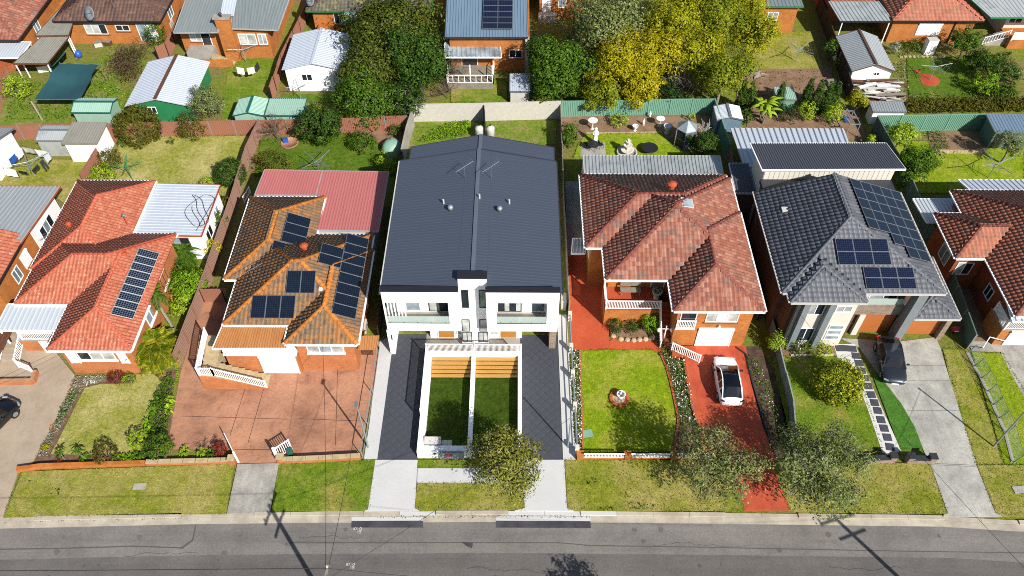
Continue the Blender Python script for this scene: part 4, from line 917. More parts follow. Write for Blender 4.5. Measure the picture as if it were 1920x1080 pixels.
# ---- the duplex
HC = thing('duplex_house', 'white two storey duplex with dark grey metal roof and timber doors', 'house', (-3.2, 45, 0))
walls(HC, [(-9.3, 38.6, 3.0, 50.6, 6.3), (-8.7, 50.5, 2.7, 53.4, 5.2)], 0, 6.3, 'white_render', 'side_wall')
zr, ze, zb = 7.35, 6.75, 6.1
zt = zr - (zr - ze) / 6.5 * .98
corr(HC, 'metal_roof', (-9.62, 51.1, ze), (-9.62, 36.75, ze), (-4.12, 36.75, zt), (-4.12, 51.78, zt), 'roof_charcoal', .3, .009)
corr(HC, 'metal_roof', (-4.115, 51.78, zt), (-4.115, 38.05, zt), (-3.12, 38.05, zr), (-3.12, 51.9, zr), 'roof_charcoal', .3, .009)
corr(HC, 'metal_roof', (3.32, 51.1, ze), (3.32, 36.75, ze), (-2.02, 36.75, zt), (-2.02, 51.78, zt), 'roof_charcoal', .3, .009)
corr(HC, 'metal_roof', (-2.025, 51.78, zt), (-2.025, 38.05, zt), (-2.98, 38.05, zr), (-2.98, 51.95, zr), 'roof_charcoal', .3, .009)
for xx in (-9.66, 3.36): MB().beam((xx, 36.75, ze - .08), (xx, 51.1, ze - .08), .1, .16).out('gutter', 'offwhite' if xx < 0 else 'charcoal', HC)
MB().beam((-9.62, 51.13, ze - .06), (-3.12, 51.93, zr - .06), .06, .2).beam((3.32, 51.13, ze - .06), (-2.98, 51.97, zr - .06), .06, .2).out('barge', 'charcoal', HC)
corr(HC, 'metal_roof', (-9.0, 53.9, 5.95), (-9.0, 50.6, 5.95), (-3.1, 51.4, 6.55), (-3.1, 54.8, 6.55), 'roof_charcoal', .3, .009, edge='charcoal')
corr(HC, 'metal_roof', (3.25, 53.9, 5.95), (3.25, 50.6, 5.95), (-2.95, 51.4, 6.55), (-2.95, 54.8, 6.55), 'roof_charcoal', .3, .009, edge='charcoal')
MB().beam((-3.05, 38.06, zr + .05), (-3.05, 51.9, zr + .05), .3, .08).out('ridge_cap', 'ridge_metal', HC); MB().beam((-3.03, 51.95, 6.62), (-3.03, 54.8, 6.62), .3, .08).out('ridge_cap', 'ridge_metal', HC)
MB().box(-3.12, 38.1, 7.2, -2.96, 50.5, 7.36).out('party_wall', 'white_render', HC)
FY = 36.3
def facade(x0, x1, ox0, ox1, corner):
    m = MB(); m.box(x0, FY, 2.97, x1, 38.7, 3.45); m.box(x0, FY, 3.45, x1, FY + .22, 3.85); m.box(x0, FY, 6.24, x1, FY + .3, 7.42); m.box(x0, FY + .3, 6.24, x1, 38.6, 6.42)
    if ox0 > x0 + .15: m.box(x0, FY, 3.85, ox0, 38.6, 6.24)
    m.box(ox1, FY, 3.85, x1, 38.6, 6.24); m.out('front_wall', 'white_render', HC)
    MB().box(x0 - .03, FY - .03, 7.422, x1 + .03, FY + .45, 7.52).out('parapet_cap', 'dark_trim', HC)
    MB().box(ox0, 37.7, 3.452, ox1, 38.0, 6.238).out('balcony_wall', 'white_render', HC)
    MB().box(ox0 + .01, FY + .225, 3.452, ox1 - .01, 37.69, 3.5).out('balcony_floor', 'concrete', HC)
    b = MB().box(ox0 + .02, FY + .05, 3.86, ox1 - .02, FY + .07, 4.62); bo = b.out('balustrade', 'balustrade_glass', HC)
    c = MB(); n = 5
    for i in range(n): q = ox0 + .3 + (ox1 - ox0 - .6) * i / (n - 1); c.box(q - .03, FY + .02, 3.86, q + .03, FY + .1, 3.98)
    c.out('clamp', 'steel', bo); MB().box(ox0, FY + .0, 3.852, ox1, FY + .2, 3.87).out('balcony_edge', 'dark_trim', HC)
facade(-9.45, -4.04, -9.45, -4.8, True); facade(-2.08, 3.12, -1.35, 2.28, False)
MB().box(-9.45, 36.45, 3.86, -9.43, 37.7, 4.62).out('balustrade', 'balustrade_glass', HC); MB().beam((-9.4, 36.4, 3.86), (-9.4, 36.4, 6.23), .12).out('corner_post', 'white_render', HC)
for i in range(6): MB().box(-9.2 + i * .24, 36.42, 3.88, -9.13 + i * .24, 36.54, 6.22).out('screen_slat', 'white_paint', HC)
window(HC, 'S', -5.6, 37.7, 3.6, 1.65, 2.5, ['glass_curtain', 'glass_dark'], 'dark_trim', 1); window(HC, 'S', -7.6, 37.7, 3.6, 1.1, 2.5, 'glass_pale', 'white_paint', 0)
window(HC, 'S', -.4, 37.7, 3.6, 1.75, 2.5, ['glass_dark', 'glass_curtain'], 'dark_trim', 3); window(HC, 'S', 1.7, 37.7, 3.6, 1.05, 2.5, 'glass_pale', 'white_paint', 0)
MB().box(-4.1, 37.4, 0, -2.05, 38.0, 7.62).out('tower', 'white_render', HC); MB().box(-4.14, 37.34, 7.622, -2.02, 38.04, 7.74).out('parapet_cap', 'dark_trim', HC)
window(HC, 'S', -3.66, 37.4, 4.4, .52, 2.0, 'glass_dark', 'dark_trim', 0, fw=.05); window(HC, 'S', -2.38, 37.4, 4.4, .52, 2.0, 'glass_green', 'dark_trim', 0, fw=.05)
for s in (-1, 1):
    cx = -3.1 + s * 1.0
    window(HC, 'S', -3.07 + s * .66, 37.4, 1.55, .6, 1.45, 'glass_curtain', 'dark_trim', 0, fw=.04); window(HC, 'S', -3.07 + s * .62, 37.4, .25, .75, 1.2, 'glass_curtain', 'dark_trim', 1, fw=.04)
    MB().box(-6.6 if s < 0 else -2.06, 37.9, .0, -4.09 if s < 0 else .5, 38.61, 2.968).out('entry_wall', 'white_render', HC)
    panel_door(HC, 'S', -5.35 if s < 0 else -.55, 37.9, .12, 1.2, 2.2, 'door_timber', 'door', 5, 1, 'white_paint')
    window(HC, 'S', -4.5 if s < 0 else -1.65, 37.9, .5, .65, 2.0, 'glass_curtain', 'white_paint', 1, fw=.04)
    shutter(HC, 'S', -8.0 if s < 0 else 1.85, 38.6, .05, 2.5, 2.3, 'stone_pale', 'garage_door', 12)
MB().box(-9.55, 36.28, 0, -9.18, 38.59, 2.965).out('blade_wall', 'white_render', HC)
MB().box(-9.2, 36.27, 1.9, -9.3, 36.279, 2.5).out('wall_light', 'dark_trim', HC)
MB().box(2.6, 36.9, 0, 3.1, 38.59, 2.965).out('blade_wall', 'cladding_stone', HC)
for xx, yy in ((-9.38, 38.8), (3.08, 38.8), (-9.38, 50.3), (3.08, 50.3)): MB().tube((xx, yy, 0), (xx, yy, 6.6), .05).out('downpipe', 'offwhite', HC)
for xx, yy in ((-5.03,44.78,7.1)[:2], (-1.24,44.68,7.1)[:2]):
    zz = zr - abs(xx + 3.05) * (zr - ze) / 6.4
    MB().lathe((xx, yy, zz), [(.13, 0), (.13, .2), (.2, .23), (.22, .4), (.14, .5), (.05, .54)], 14).out('whirly_vent', 'galv', HC, True)
for xx, yy in ((-5.62,45.6,7)[:2], (-0.51,45.63,7)[:2], (-2.83,45.97,7.35)[:2]):
    zz = zr - abs(xx + 3.05) * (zr - ze) / 6.4; MB().tube((xx, yy, zz), (xx, yy, zz + .45), .07).out('pipe', 'offwhite', HC)
antenna('tv_antenna', 'western of two steel tv antennas standing on the dark duplex roof', (-4.07,48.37,7.2), 1.4, 1.5, .5, .25); antenna('tv_antenna', 'eastern of two steel tv antennas standing on the dark duplex roof', (-1.98,48.38,7.2), 1.4, 1.5, .5, .25)
for xx in (-3.6, -2.5): tag(MB().lathe((xx, 55.5, 4.0), [(.32, 0), (.34, .5), (.34, 1.7), (.1, 2.0)], 12).out('vent_stack', 'offwhite'), ('western' if xx < -3 else 'eastern') + ' of two white capped tanks behind the duplex roof ridge', 'tank') if False else None
# front court of the duplex: white walls, timber decks, lawn, services
CW = thing('court_wall', 'white rendered courtyard wall enclosing two sunken lawns before the duplex', 'wall', (-3.1, 31, 0))
for nm, b in (('side_wall', (-6.75, 27.4, 0, -6.32, 35.95, .9)), ('side_wall', (.22, 27.4, 0, .5, 35.95, .9)), ('dividing_wall', (-3.28, 27.9, 0, -2.98, 35.62, .88)), ('front_wall', (-6.31, 27.4, 0, .21, 27.9, .88)), ('back_wall', (-6.31, 35.63, 0, .21, 35.96, .9))): MB().box(*b).out(nm, 'white_render', CW)
sheet('lawn', [(-6.31, 27.91), (-3.29, 27.91), (-3.29, 34.1), (-6.31, 34.1)], .06, 'turf_fake', t=.05); sheet('lawn', [(-2.97, 27.91), (.21, 27.91), (.21, 34.1), (-2.97, 34.1)], .06, 'turf_fake', t=.05)
for x0, x1, lb in ((-6.3, -3.3, 'timber deck at the head of the western courtyard lawn'), (-2.96, .2, 'timber deck at the head of the eastern courtyard lawn')):
    d = thing('timber_deck', lb, 'deck', ((x0 + x1) / 2, 34.8, 0))
    for i in range(5): MB().box(x0, 34.12 + i * .3, .1 + i * .12, x1, 34.41 + i * .3, .16 + i * .12).out('plank', 'timber_orange', d)
    MB().box(x0 + .05, 34.2, .0, x0 + .15, 35.6, .1).out('bearer', 'timber_brown', d)
RC = thing('steel_fence', 'white open steel fence along the terrace above the courtyard lawns', 'fence', (-3.1, 36, .9))
railing(RC, (-6.7, 35.9, .9), (-3.12, 35.9, .9), .95, 'white_paint', .09, .012, 'fence_panel', .08); railing(RC, (-3.08, 35.9, .9), (.45, 35.9, .9), .95, 'white_paint', .09, .012, 'fence_panel', .08)
railing(RC, (-6.65, 30.2, .9), (-6.65, 35.85, .9), .95, 'white_paint', .09, .012, 'fence_panel', .08)
mb = thing('letterbox_wall', 'low blue grey slate letterbox panel on the courtyard front wall', 'letterbox', (-4.9, 27.3, 0))
MB().box(-5.2, 27.25, 0, -3.5, 27.39, 1.0).out('panel', 'grey_paint', mb); MB().box(-4.75, 27.2, .62, -4.3, 27.249, .82).out('sign', 'red_plastic', mb); MB().box(-5.6, 27.36, .6, -5.4, 27.398, .75).out('slot', 'dark_trim', mb)
mc = thing('meter_cabinet', 'pale grey meter cabinet in the corner of the western courtyard', 'cabinet', (-5.7, 28.3, 0))
MB().box(-6.25, 28.0, .06, -5.15, 28.45, .9).out('body', 'galv', mc); MB().hexa([(-6.28, 27.97, .9), (-5.12, 27.97, .9), (-5.12, 28.5, 1.02), (-6.28, 28.5, 1.02), (-6.28, 27.97, .94), (-5.12, 27.97, .94), (-5.12, 28.5, 1.06), (-6.28, 28.5, 1.06)]).out('lid', 'offwhite', mc); MB().box(-5.72, 27.97, .15, -5.68, 27.999, .85).out('door_seam', 'dark_trim', mc)
aircon('air_conditioner', 'square grilled condenser beside the meter cabinet in the courtyard', (-4.75, 28.25, .06), .7, .5, .55)

# ---- the red tiled house
HD = thing('tiled_house', 'orange brick house with weathered red tiled roof and white balcony rails', 'house', (12, 44, 0))
bd = [(5.45, 43.0, 17.7, 51.5, ''), (6.8, 39.7, 18.0, 51.1, ''), (11.5, 36.7, 18.1, 47.0, '')]
hipped_roof(HD, bd, 5.0, K, 'tile_red', 'cap_red')
walls(HD, [(5.95, 43.5, 17.2, 51.0), (7.3, 41.5, 17.5, 50.6), (12.0, 37.2, 17.6, 46.5)], 0, 4.92, 'brick_orange')
MB().box(6.9, 39.8, 4.8, 12, 41.6, 4.85).out('soffit', 'white_paint', HD); MB().box(11.6, 36.8, 4.79, 18, 37.3, 4.84).out('soffit', 'white_paint', HD)
MB().box(6.95, 39.2, 0, 11.2, 41.49, 2.0).out('porch_base', 'brick_orange', HD); MB().box(6.9, 39.15, 2.002, 11.25, 41.48, 2.08).out('porch_floor', 'terracotta', HD)
railing(HD, (7.0, 39.22, 2.08), (11.15, 39.22, 2.08), .95, 'white_paint', .12, .022); railing(HD, (7.0, 39.3, 2.08), (7.0, 41.4, 2.08), .95, 'white_paint', .12, .022)
window(HD, 'S', 8.5, 41.5, 2.75, 2.7, 1.75, ['glass_curtain', 'white_paint', 'glass_curtain'], 'white_paint', 2, 'brick_orange')
panel_door(HD, 'S', 11.2, 41.5, 2.1, .95, 2.1, 'timber_grey', 'door', 3, 2)
window(HD, 'S', 15.35, 37.2, 3.1, 2.4, 1.35, ['glass_curtain', 'white_paint', 'glass_curtain'], 'white_paint', 2, 'brick_deep')
MB().box(12.05, 37.05, 2.3, 13.5, 37.198, 2.42).out('balcony_floor', 'white_paint', HD); window(HD, 'S', 12.85, 37.2, 2.6, 1.2, 1.9, 'glass_dark', 'white_paint', 0); railing(HD, (12.1, 37.08, 2.42), (13.45, 37.08, 2.42), .9, 'white_paint', .12, .022)
shutter(HD, 'S', 15.2, 37.2, .08, 2.7, 2.1, 'white_paint', 'garage_door', 12); MB().lathe((15.3, 37.12, 2.62), [(.02, -.1), (.14, 0), (.05, .16)], 8).out('wall_lamp', 'offwhite', HD)
window(HD, 'W', 5.95, 45.0, 2.2, 1.2, 1.3, 'glass_pale'); window(HD, 'E', 17.5, 42, 2.4, 1.6, 1.3, 'glass_pale'); window(HD, 'W', 5.95, 48.5, 2.2, 1.6, 1.3, 'glass_pale')
steps(HD, 11.26, 11.98, 37.0, 40.0, .1, 2.05, 9, 'terracotta')
MB().box(12.0, 36.0, 0, 13.9, 37.0, .35).out('landing', 'terracotta', HD)
railing(HD, (11.2, 37.0, .15), (11.2, 39.2, 1.7), .9, 'white_paint', .14, .022); railing(HD, (12.0, 36.6, .35), (14.0, 35.6, .1), .9, 'white_paint', .14, .025)
corr(HD, 'verandah_roof', (5.9, 52.0, 4.05), (17.9, 51.6, 4.05), (18.2, 55.7, 3.6), (6.0, 55.7, 3.6), 'roof_zinc', .3, .05, edge='offwhite')
for xx in (6, 11.5, 16.6): MB().beam((xx, 55.4, 0), (xx, 55.4, 3.5), .1).out('verandah_post', 'white_paint', HD)
ss = MB(); o = (14.0, 46.9); ss.hexa([(12.9, 45.35, 7.05), (13.9, 45.5, 6.73), (13.9, 46.5, 6.73), (12.9, 46.4, 7.05), (12.9, 45.35, 7.2), (13.9, 45.5, 6.86), (13.9, 46.5, 6.86), (12.9, 46.4, 7.2)]); so = ss.out('skylight', 'offwhite', HD)
MB().hexa([(13.0, 45.45, 7.1), (13.82, 45.58, 6.8), (13.82, 46.42, 6.8), (13.0, 46.32, 7.1), (13.0, 45.45, 7.19), (13.82, 45.58, 6.905), (13.82, 46.42, 6.905), (13.0, 46.32, 7.19)]).out('pane', 'glass_pale', so)
vent(HD, (12.4,47.79,6.9), r=.26, h=.6)
t = thing('side_awning', 'flat clear panelled awning beside the brick side wall and red path', 'awning', (5.21,45.78,2.2))
corr(t, 'awning_sheet', (4.56,44.99,2.2), (5.69,45,2.2), (5.77,46.61,2.3), (4.75,46.6,2.3), 'glass_pale', .3, .02, edge='white_paint')
MB().beam((4.61,45.14,2.1), (4.82,47.12,0), .06) .out('awning_post', 'white_paint', t)
b = thing('garden_bench', 'weathered grey timber bench on the tiled front porch', 'bench', (9.0, 40.9, 2.08))
for i in range(4): MB().box(8.2, 40.55 + i * .13, 2.5, 9.8, 40.66 + i * .13, 2.54).out('slat', 'timber_grey', b)
for i in range(3): MB().box(8.2, 41.12, 2.62 + i * .15, 9.8, 41.16, 2.74 + i * .15).out('slat', 'timber_grey', b)
for xx in (8.25, 9.7): MB().box(xx, 40.55, 2.08, xx + .06, 40.62, 2.7).box(xx, 41.1, 2.08, xx + .06, 41.17, 3.05).box(xx, 40.55, 2.46, xx + .06, 41.1, 2.498).out('leg', 'timber_grey', b)
def urn(name, label, p, s=1, plant='leaf_dark', mat='stone_pale'):
    t = thing(name, label, 'planter', p); MB().lathe(p, [(.2 * s, 0), (.22 * s, .06 * s), (.1 * s, .12 * s), (.12 * s, .3 * s), (.3 * s, .5 * s), (.34 * s, .75 * s), (.38 * s, .8 * s), (.32 * s, .8 * s), (.3 * s, .7 * s)], 14).out('pot', mat, t, True)
    if plant:
        V, F = rep(LEAF, [(0, 1, 2, 3)], leaf_cloud([(p[0], p[1], p[2] + .85 * s, .28 * s, .28 * s, .22 * s)], 120, .1 * s, per=6)); big_mesh('plant', V, F, plant, t)
    return t
urn('stone_urn', 'large stone urn planter standing by the front porch door', (11.0, 40.35, 2.08), 1.1)
gl = thing('globe_lamp', 'white lamp post with two globes at the foot of the porch stairs', 'lamp post', (11.53,37.63,0))
g0 = (11.53,37.63,0); m = MB(); m.tube(g0, (g0[0], g0[1], 1.75), .05); m.tube((g0[0] - .5, g0[1], 1.65), (g0[0] + .5, g0[1], 1.65), .03); m.tube((g0[0], g0[1], 1.75), (g0[0], g0[1], 2.0), .04); m.lathe(g0, [(.14, 0), (.12, .15), (.05, .25)], 8); m.out('post', 'white_paint', gl)
for s in (-.5, .5): MB().lathe((g0[0] + s, g0[1], 1.5), [(.03, -.17), (.15, -.1), (.2, .0), (.15, .13), (.05, .18)], 10).out('globe', 'white_paint', gl, True)

# ---- the dark two storey house
HE = thing('two_storey_house', 'two storey house with charcoal tiled roof, solar panels and orange garage doors', 'house', (26, 43, 0))
be = [(19.4, 37.8, 31.2, 48.6, 'N'), (19.8, 36.9, 25.3, 43.5, '')]
hipped_roof(HE, be, 5.8, .33, 'tile_charcoal', 'cap_charcoal', gutter='offwhite', tw=.36, tl=.4)
walls(HE, [(19.95, 39.05, 30.6, 48.3), (20.35, 37.5, 24.85, 43)], 0, 5.72, 'brick_brown')
MB().box(19.7, 48.32, 5.0, 31.0, 48.4, 7.2).out('rear_gable', 'cream_paint', HE) if False else None
# front: grey fins, cream render, windows
MB().box(20.5, 37.3, 0, 25.0, 37.49, 5.7).out('front_wall', 'cream_paint', HE)
for x0, x1 in ((20.3, 20.42), (20.9, 21.35), (22.75, 23.2)): MB().box(x0, 36.85, 0, x1, 37.29, 5.68).out('fin', 'grey_paint' if x0 > 20.5 else 'dark_trim', HE)
window(HE, 'S', 22.05, 37.3, 3.9, 1.25, 1.5, ['glass_curtain', 'glass_dark'], 'white_paint', 1); window(HE, 'S', 22.05, 37.3, .7, 1.25, 1.6, ['glass_dark', 'glass_dark'], 'white_paint', 1)
window(HE, 'S', 24.1, 37.3, 4.2, 1.2, .75, ['glass_curtain'], 'white_paint', 1)
for i in range(3): window(HE, 'S', 24.2, 37.3, .9 + i * .62, 1.1, .5, 'glass_pale', 'white_paint', 0)
MB().box(25.0, 38.45, 2.5, 29.24, 39.04, 3.62).out('entry_beam', 'cladding_stone', HE); MB().box(25.02, 38.0, 0, 25.6, 38.6, 2.895).out('entry_wall', 'brick_brown', HE)
MB().box(26.3, 38.4, 0, 26.75, 38.71, 2.49).out('garage_pier', 'cream_paint', HE); MB().box(25.02, 38.72, 0, 33.0, 39.04, 2.49).out('garage_wall', 'brick_brown', HE)
panel_door(HE, 'S', 25.95, 38.72, .05, .6, 2.4, 'timber_brown', 'door', 3, 1, None)
shutter(HE, 'S', 28.0, 38.72, .06, 2.4, 2.4, 'door_orange', 'garage_door', 11)
shutter(HE, 'S', 31.6, 38.5, .06, 2.3, 2.2, 'door_orange', 'garage_door', 11)
MB().hexa([(29.25, 37.6, 0), (29.85, 37.6, 0), (29.85, 38.6, 0), (29.25, 38.6, 0), (29.25, 37.55, 5.7), (29.95, 37.55, 5.7), (29.95, 38.3, 5.7), (29.25, 38.3, 5.7)]).out('pillar', 'grey_paint', HE)
MB().box(32.85, 38.0, 0, 33.25, 38.8, 2.9).out('garage_pier', 'cladding_stone', HE)
MB().box(25.3, 38.5, 3.63, 29.2, 38.53, 4.3).out('balustrade', 'balustrade_glass', HE); window(HE, 'S', 27.2, 39.05, 3.7, 3.2, 1.9, ['cream_paint', 'glass_pale', 'glass_dark'], 'white_paint', 2)
bg2 = [(29.95, 37.7, 33.4, 44.0, '')]
hipped_roof(HE, bg2, 3.0, .33, 'tile_charcoal', 'cap_charcoal', gutter='offwhite', tw=.36, tl=.4); MB().box(30.65, 38.9, 0, 33.1, 43.6, 2.95).out('garage_side', 'brick_brown', HE)
sy = .33
solar(HE, (23.75, 39.85, 5.8 + sy * 2.05), (1, 0, 0), (0, 1, sy), 3, 2, 1.27, 1.05, .02, 'solar_cell_blue', 'steel')
solar(HE, (25.45, 38.05, 5.8 + sy * .25), (1, 0, 0), (0, 1, sy), 3, 2, 1.2, .85, .02, 'solar_cell_blue', 'steel')
solar(HE, (30.95, 40.6, 5.8 + sy * .25), (0, 1, 0), (-1, 0, sy), 7, 5, 1.08, .93, .02, 'solar_cell', 'steel', skip=((0, 2), (0, 3), (0, 4), (1, 3), (1, 4)))
MB().box(20.9, 45.6, 6.35, 21.5, 46.1, 6.48).out('vent_plate', 'offwhite', HE)
# rear upper block with skillion roof
walls(HE, [(20.4, 50.2, 31.0, 53.2)], 0, 6.75, 'cream_paint', 'rear_block'); MB().box(20.5, 48.31, 0, 30.9, 50.19, 5.6).out('link_wall', 'brick_dark', HE)
MB().box(20.2, 48.62, 5.4, 31.0, 50.19, 5.75).out('link_roof', 'charcoal', HE)
for i in range(26): MB().box(20.45 + i * .405, 50.16, 5.6, 20.82 + i * .405, 50.199, 6.74).out('cladding_board', 'cream_paint', HE)
corr(HE, 'metal_roof', (20.0, 49.85, 7.05), (31.7, 50.0, 7.05), (29.7, 53.7, 6.75) if False else (31.3, 53.7, 6.75), (19.8, 53.6, 6.75), 'roof_darkgrey', .2, .04, edge='white_paint')
corr(HE, 'patio_roof', (20.4, 55.0, 2.95), (30.5, 55.0, 2.95), (30.9, 60.9, 2.6), (20.3, 60.9, 2.6), 'roof_bluewhite', .5, .11, edge='offwhite')
for xx in (20.6, 24, 27.4, 30.6): MB().beam((xx, 60.6, 0), (xx, 60.6, 2.55), .1).out('patio_post', 'white_paint', HE)
corr(HE, 'side_roof', (18.6, 50.4, 4.0), (20.3, 50.4, 4.0), (20.3, 54.0, 4.2), (18.6, 54.0, 4.2), 'roof_darkgrey', .3, .05, edge='offwhite'); MB().box(18.8, 50.6, 0, 20.38, 53.8, 3.85).out('side_wall', 'brick_dark', HE)

# ---- the house at the eastern edge
HF = thing('tiled_house', 'brick house with red tiled roof and pale awnings at the east end of the street', 'house', (40, 45, 0))
bf = [(34.55, 43.0, 42.0, 48.0, 'E'), (36.9, 37.2, 48.0, 50.8, '')]
hipped_roof(HF, bf, 4.0, K, 'tile_red_far', 'cap_red')
walls(HF, [(35.05, 43.45, 42, 47.6), (37.35, 39.6, 47.5, 50.3)], 0, 3.92, 'brick_deep')
window(HF, 'S', 36.0, 43.45, 1.6, 1.3, 1.4, ['glass_curtain', 'glass_dark'], 'white_paint', 1); window(HF, 'W', 35.05, 45.0, 1.6, 1.5, 1.4, 'glass_pale'); window(HF, 'W', 37.35, 41.2, 1.4, 1.0, 1.2, 'glass_dark')
corr(HF, 'awning', (34.4, 48.1, 2.9), (38.8, 48.1, 2.9), (38.8, 51.2, 2.7), (34.3, 51.2, 2.7), 'roof_white', .32, .05, edge='white_paint')
corr(HF, 'awning', (38.95, 50.95, 3.7), (46, 50.95, 3.7), (46, 53.0, 3.3), (38.6, 53.0, 3.3), 'roof_bluewhite', .45, .06, edge='white_paint')
corr(HF, 'porch_roof', (37.0, 37.2, 3.3), (46, 37.2, 3.3), (46, 39.4, 3.8), (37.1, 39.4, 3.8), 'roof_bluewhite', .45, .06, edge='white_paint')
MB().box(37.0, 37.5, 0, 46, 39.59, 1.9).out('porch_base', 'brick_orange', HF); MB().box(36.95, 37.45, 1.902, 46, 39.58, 1.98).out('porch_floor', 'concrete_tan', HF)
railing(HF, (37.05, 37.5, 1.98), (42, 37.5, 1.98), .95, 'white_paint', .13); railing(HF, (37.05, 37.6, 1.98), (37.05, 39.4, 1.98), .95, 'white_paint', .1)
shutter(HF, 'S', 38.9, 37.5, .06, 2.3, 1.6, 'white_paint', 'garage_door', 9); MB().beam((37.1, 37.55, 1.98), (37.1, 37.55, 3.3), .1).out('porch_post', 'white_paint', HF)
MB().path([(36.27,37.23,0), (35.58,36.52,0.95), (36.46,37.51,1), (37.75,37.13,0.9), (38.44,37.81,0)], .035, 6).out('handrail', 'white_paint', HF)

# ---- the house at the western edge
H0 = thing('metal_roof_house', 'house at the west edge with grey ribbed roof and white and orange side wall', 'house', (-46, 45, 0))
corr(H0, 'metal_roof', (-48.39,44.12,4), (-39.49,44.17,4), (-38.69,50.65,4.2), (-46.52,50.6,4.2), 'roof_silver', .4, .05, edge='terracotta')
walls(H0, [(-54, 39.8, -40.0, 50.8)], 0, 3.85, 'brick_orange'); MB().box(-41, 46.2, 0, -39.96, 50.85, 3.8).out('white_wall', 'white_paint', H0)
window(H0, 'E', -39.96, 48.2, 1.2, 2.2, 1.2, ['glass_dark', 'glass_pale'], 'white_paint', 2); window(H0, 'E', -40.0, 42.5, 1.4, 1.0, 1.3, 'glass_pale'); shutter(H0, 'E', -40.0, 44.2, 1.4, 1.1, 1.2)
hipped_roof(H0, [(-54, 36.5, -39.6, 45.2, 'N')], 3.9, .34, 'tile_orange', 'cap_orange', gutter='dark_trim')
corr(H0, 'porch_roof', (-39.86,34.03,2.6), (-37.61,34.05,2.6), (-37.56,36.48,2.7), (-40.91,36.46,2.7), 'timber_brown', .3, .05)
MB().beam((-40.05,36.22,0), (-38.05,34.41,2.5), .1).out('porch_post', 'white_paint', H0)

# ================================================================ rear row of houses, sheds
def gable_shed(name, label, cat, x0, y0, x1, y1, ze, zr, wall, roof, along='y', over=.2, win=None, door=None, edge=None, pitch=.3, group=None):
    """small gabled building; along = direction of its ridge"""
    t = thing(name, label, cat, ((x0 + x1) / 2, (y0 + y1) / 2, 0), group=group); m = MB(); o = over
    if along == 'y':
        xm = (x0 + x1) / 2
        for y, s in ((y0, 1), (y1, -1)): m.add([(x0, y, 0), (x1, y, 0), (x1, y, ze), (xm, y, zr - .03), (x0, y, ze)], [(0, 1, 2, 3, 4) if s > 0 else (4, 3, 2, 1, 0)])
        m.add([(x0, y0, 0), (x0, y0, ze), (x0, y1, ze), (x0, y1, 0)], [(0, 1, 2, 3)]); m.add([(x1, y0, 0), (x1, y1, 0), (x1, y1, ze), (x1, y0, ze)], [(0, 1, 2, 3)]); m.out('wall', wall, t)
        k = (zr - ze) / (xm - x0); d = o * k
        corr(t, 'roof', (x0 - o, y1 + o, ze - d + .05), (x0 - o, y0 - o, ze - d + .05), (xm, y0 - o, zr + .05), (xm, y1 + o, zr + .05), roof, pitch, .03, edge=edge)
        corr(t, 'roof', (x1 + o, y0 - o, ze - d + .05), (x1 + o, y1 + o, ze - d + .05), (xm, y1 + o, zr + .05), (xm, y0 - o, zr + .05), roof, pitch, .03, edge=edge)
        MB().beam((xm, y0 - o, zr + .09), (xm, y1 + o, zr + .09), .25, .06).out('ridge_cap', edge or roof, t)
    else:
        ym = (y0 + y1) / 2
        for x, s in ((x0, -1), (x1, 1)): m.add([(x, y0, 0), (x, y1, 0), (x, y1, ze), (x, ym, zr - .03), (x, y0, ze)], [(0, 1, 2, 3, 4) if s > 0 else (4, 3, 2, 1, 0)])
        m.add([(x0, y0, 0), (x1, y0, 0), (x1, y0, ze), (x0, y0, ze)], [(0, 1, 2, 3)]); m.add([(x0, y1, 0), (x0, y1, ze), (x1, y1, ze), (x1, y1, 0)], [(0, 1, 2, 3)]); m.out('wall', wall, t)
        k = (zr - ze) / (ym - y0); d = o * k
        corr(t, 'roof', (x0 - o, y0 - o, ze - d + .05), (x1 + o, y0 - o, ze - d + .05), (x1 + o, ym, zr + .05), (x0 - o, ym, zr + .05), roof, pitch, .03, edge=edge)
        corr(t, 'roof', (x1 + o, y1 + o, ze - d + .05), (x0 - o, y1 + o, ze - d + .05), (x0 - o, ym, zr + .05), (x1 + o, ym, zr + .05), roof, pitch, .03, edge=edge)
        MB().beam((x0 - o, ym, zr + .09), (x1 + o, ym, zr + .09), .25, .06).out('ridge_cap', edge or roof, t)
    if win: window(t, 'S', win[0], y0, win[1], win[2], win[3], 'glass_dark', 'white_paint', 1)
    if door: panel_door(t, 'S', door[0], y0, .03, door[1], door[2], door[3], 'door', 3, 1, None)
    return t
def flat_shed(name, label, cat, x0, y0, x1, y1, zf, zb, wall, roof, edge=None, over=.15, pitch=.28, group=None, door=None, wallz=None):
    t = thing(name, label, cat, ((x0 + x1) / 2, (y0 + y1) / 2, 0), group=group)
    MB().hexa([(x0, y0, 0), (x1, y0, 0), (x1, y1, 0), (x0, y1, 0), (x0, y0, zf - .06), (x1, y0, zf - .06), (x1, y1, zb - .06), (x0, y1, zb - .06)]).out('wall', wall, t)
    corr(t, 'roof', (x0 - over, y0 - over, zf), (x1 + over, y0 - over, zf), (x1 + over, y1 + over, zb), (x0 - over, y1 + over, zb), roof, pitch, .03, edge=edge)
    if door: panel_door(t, 'S', door[0], y0, .03, door[1], door[2], door[3], 'door', 1, 1, None)
    return t
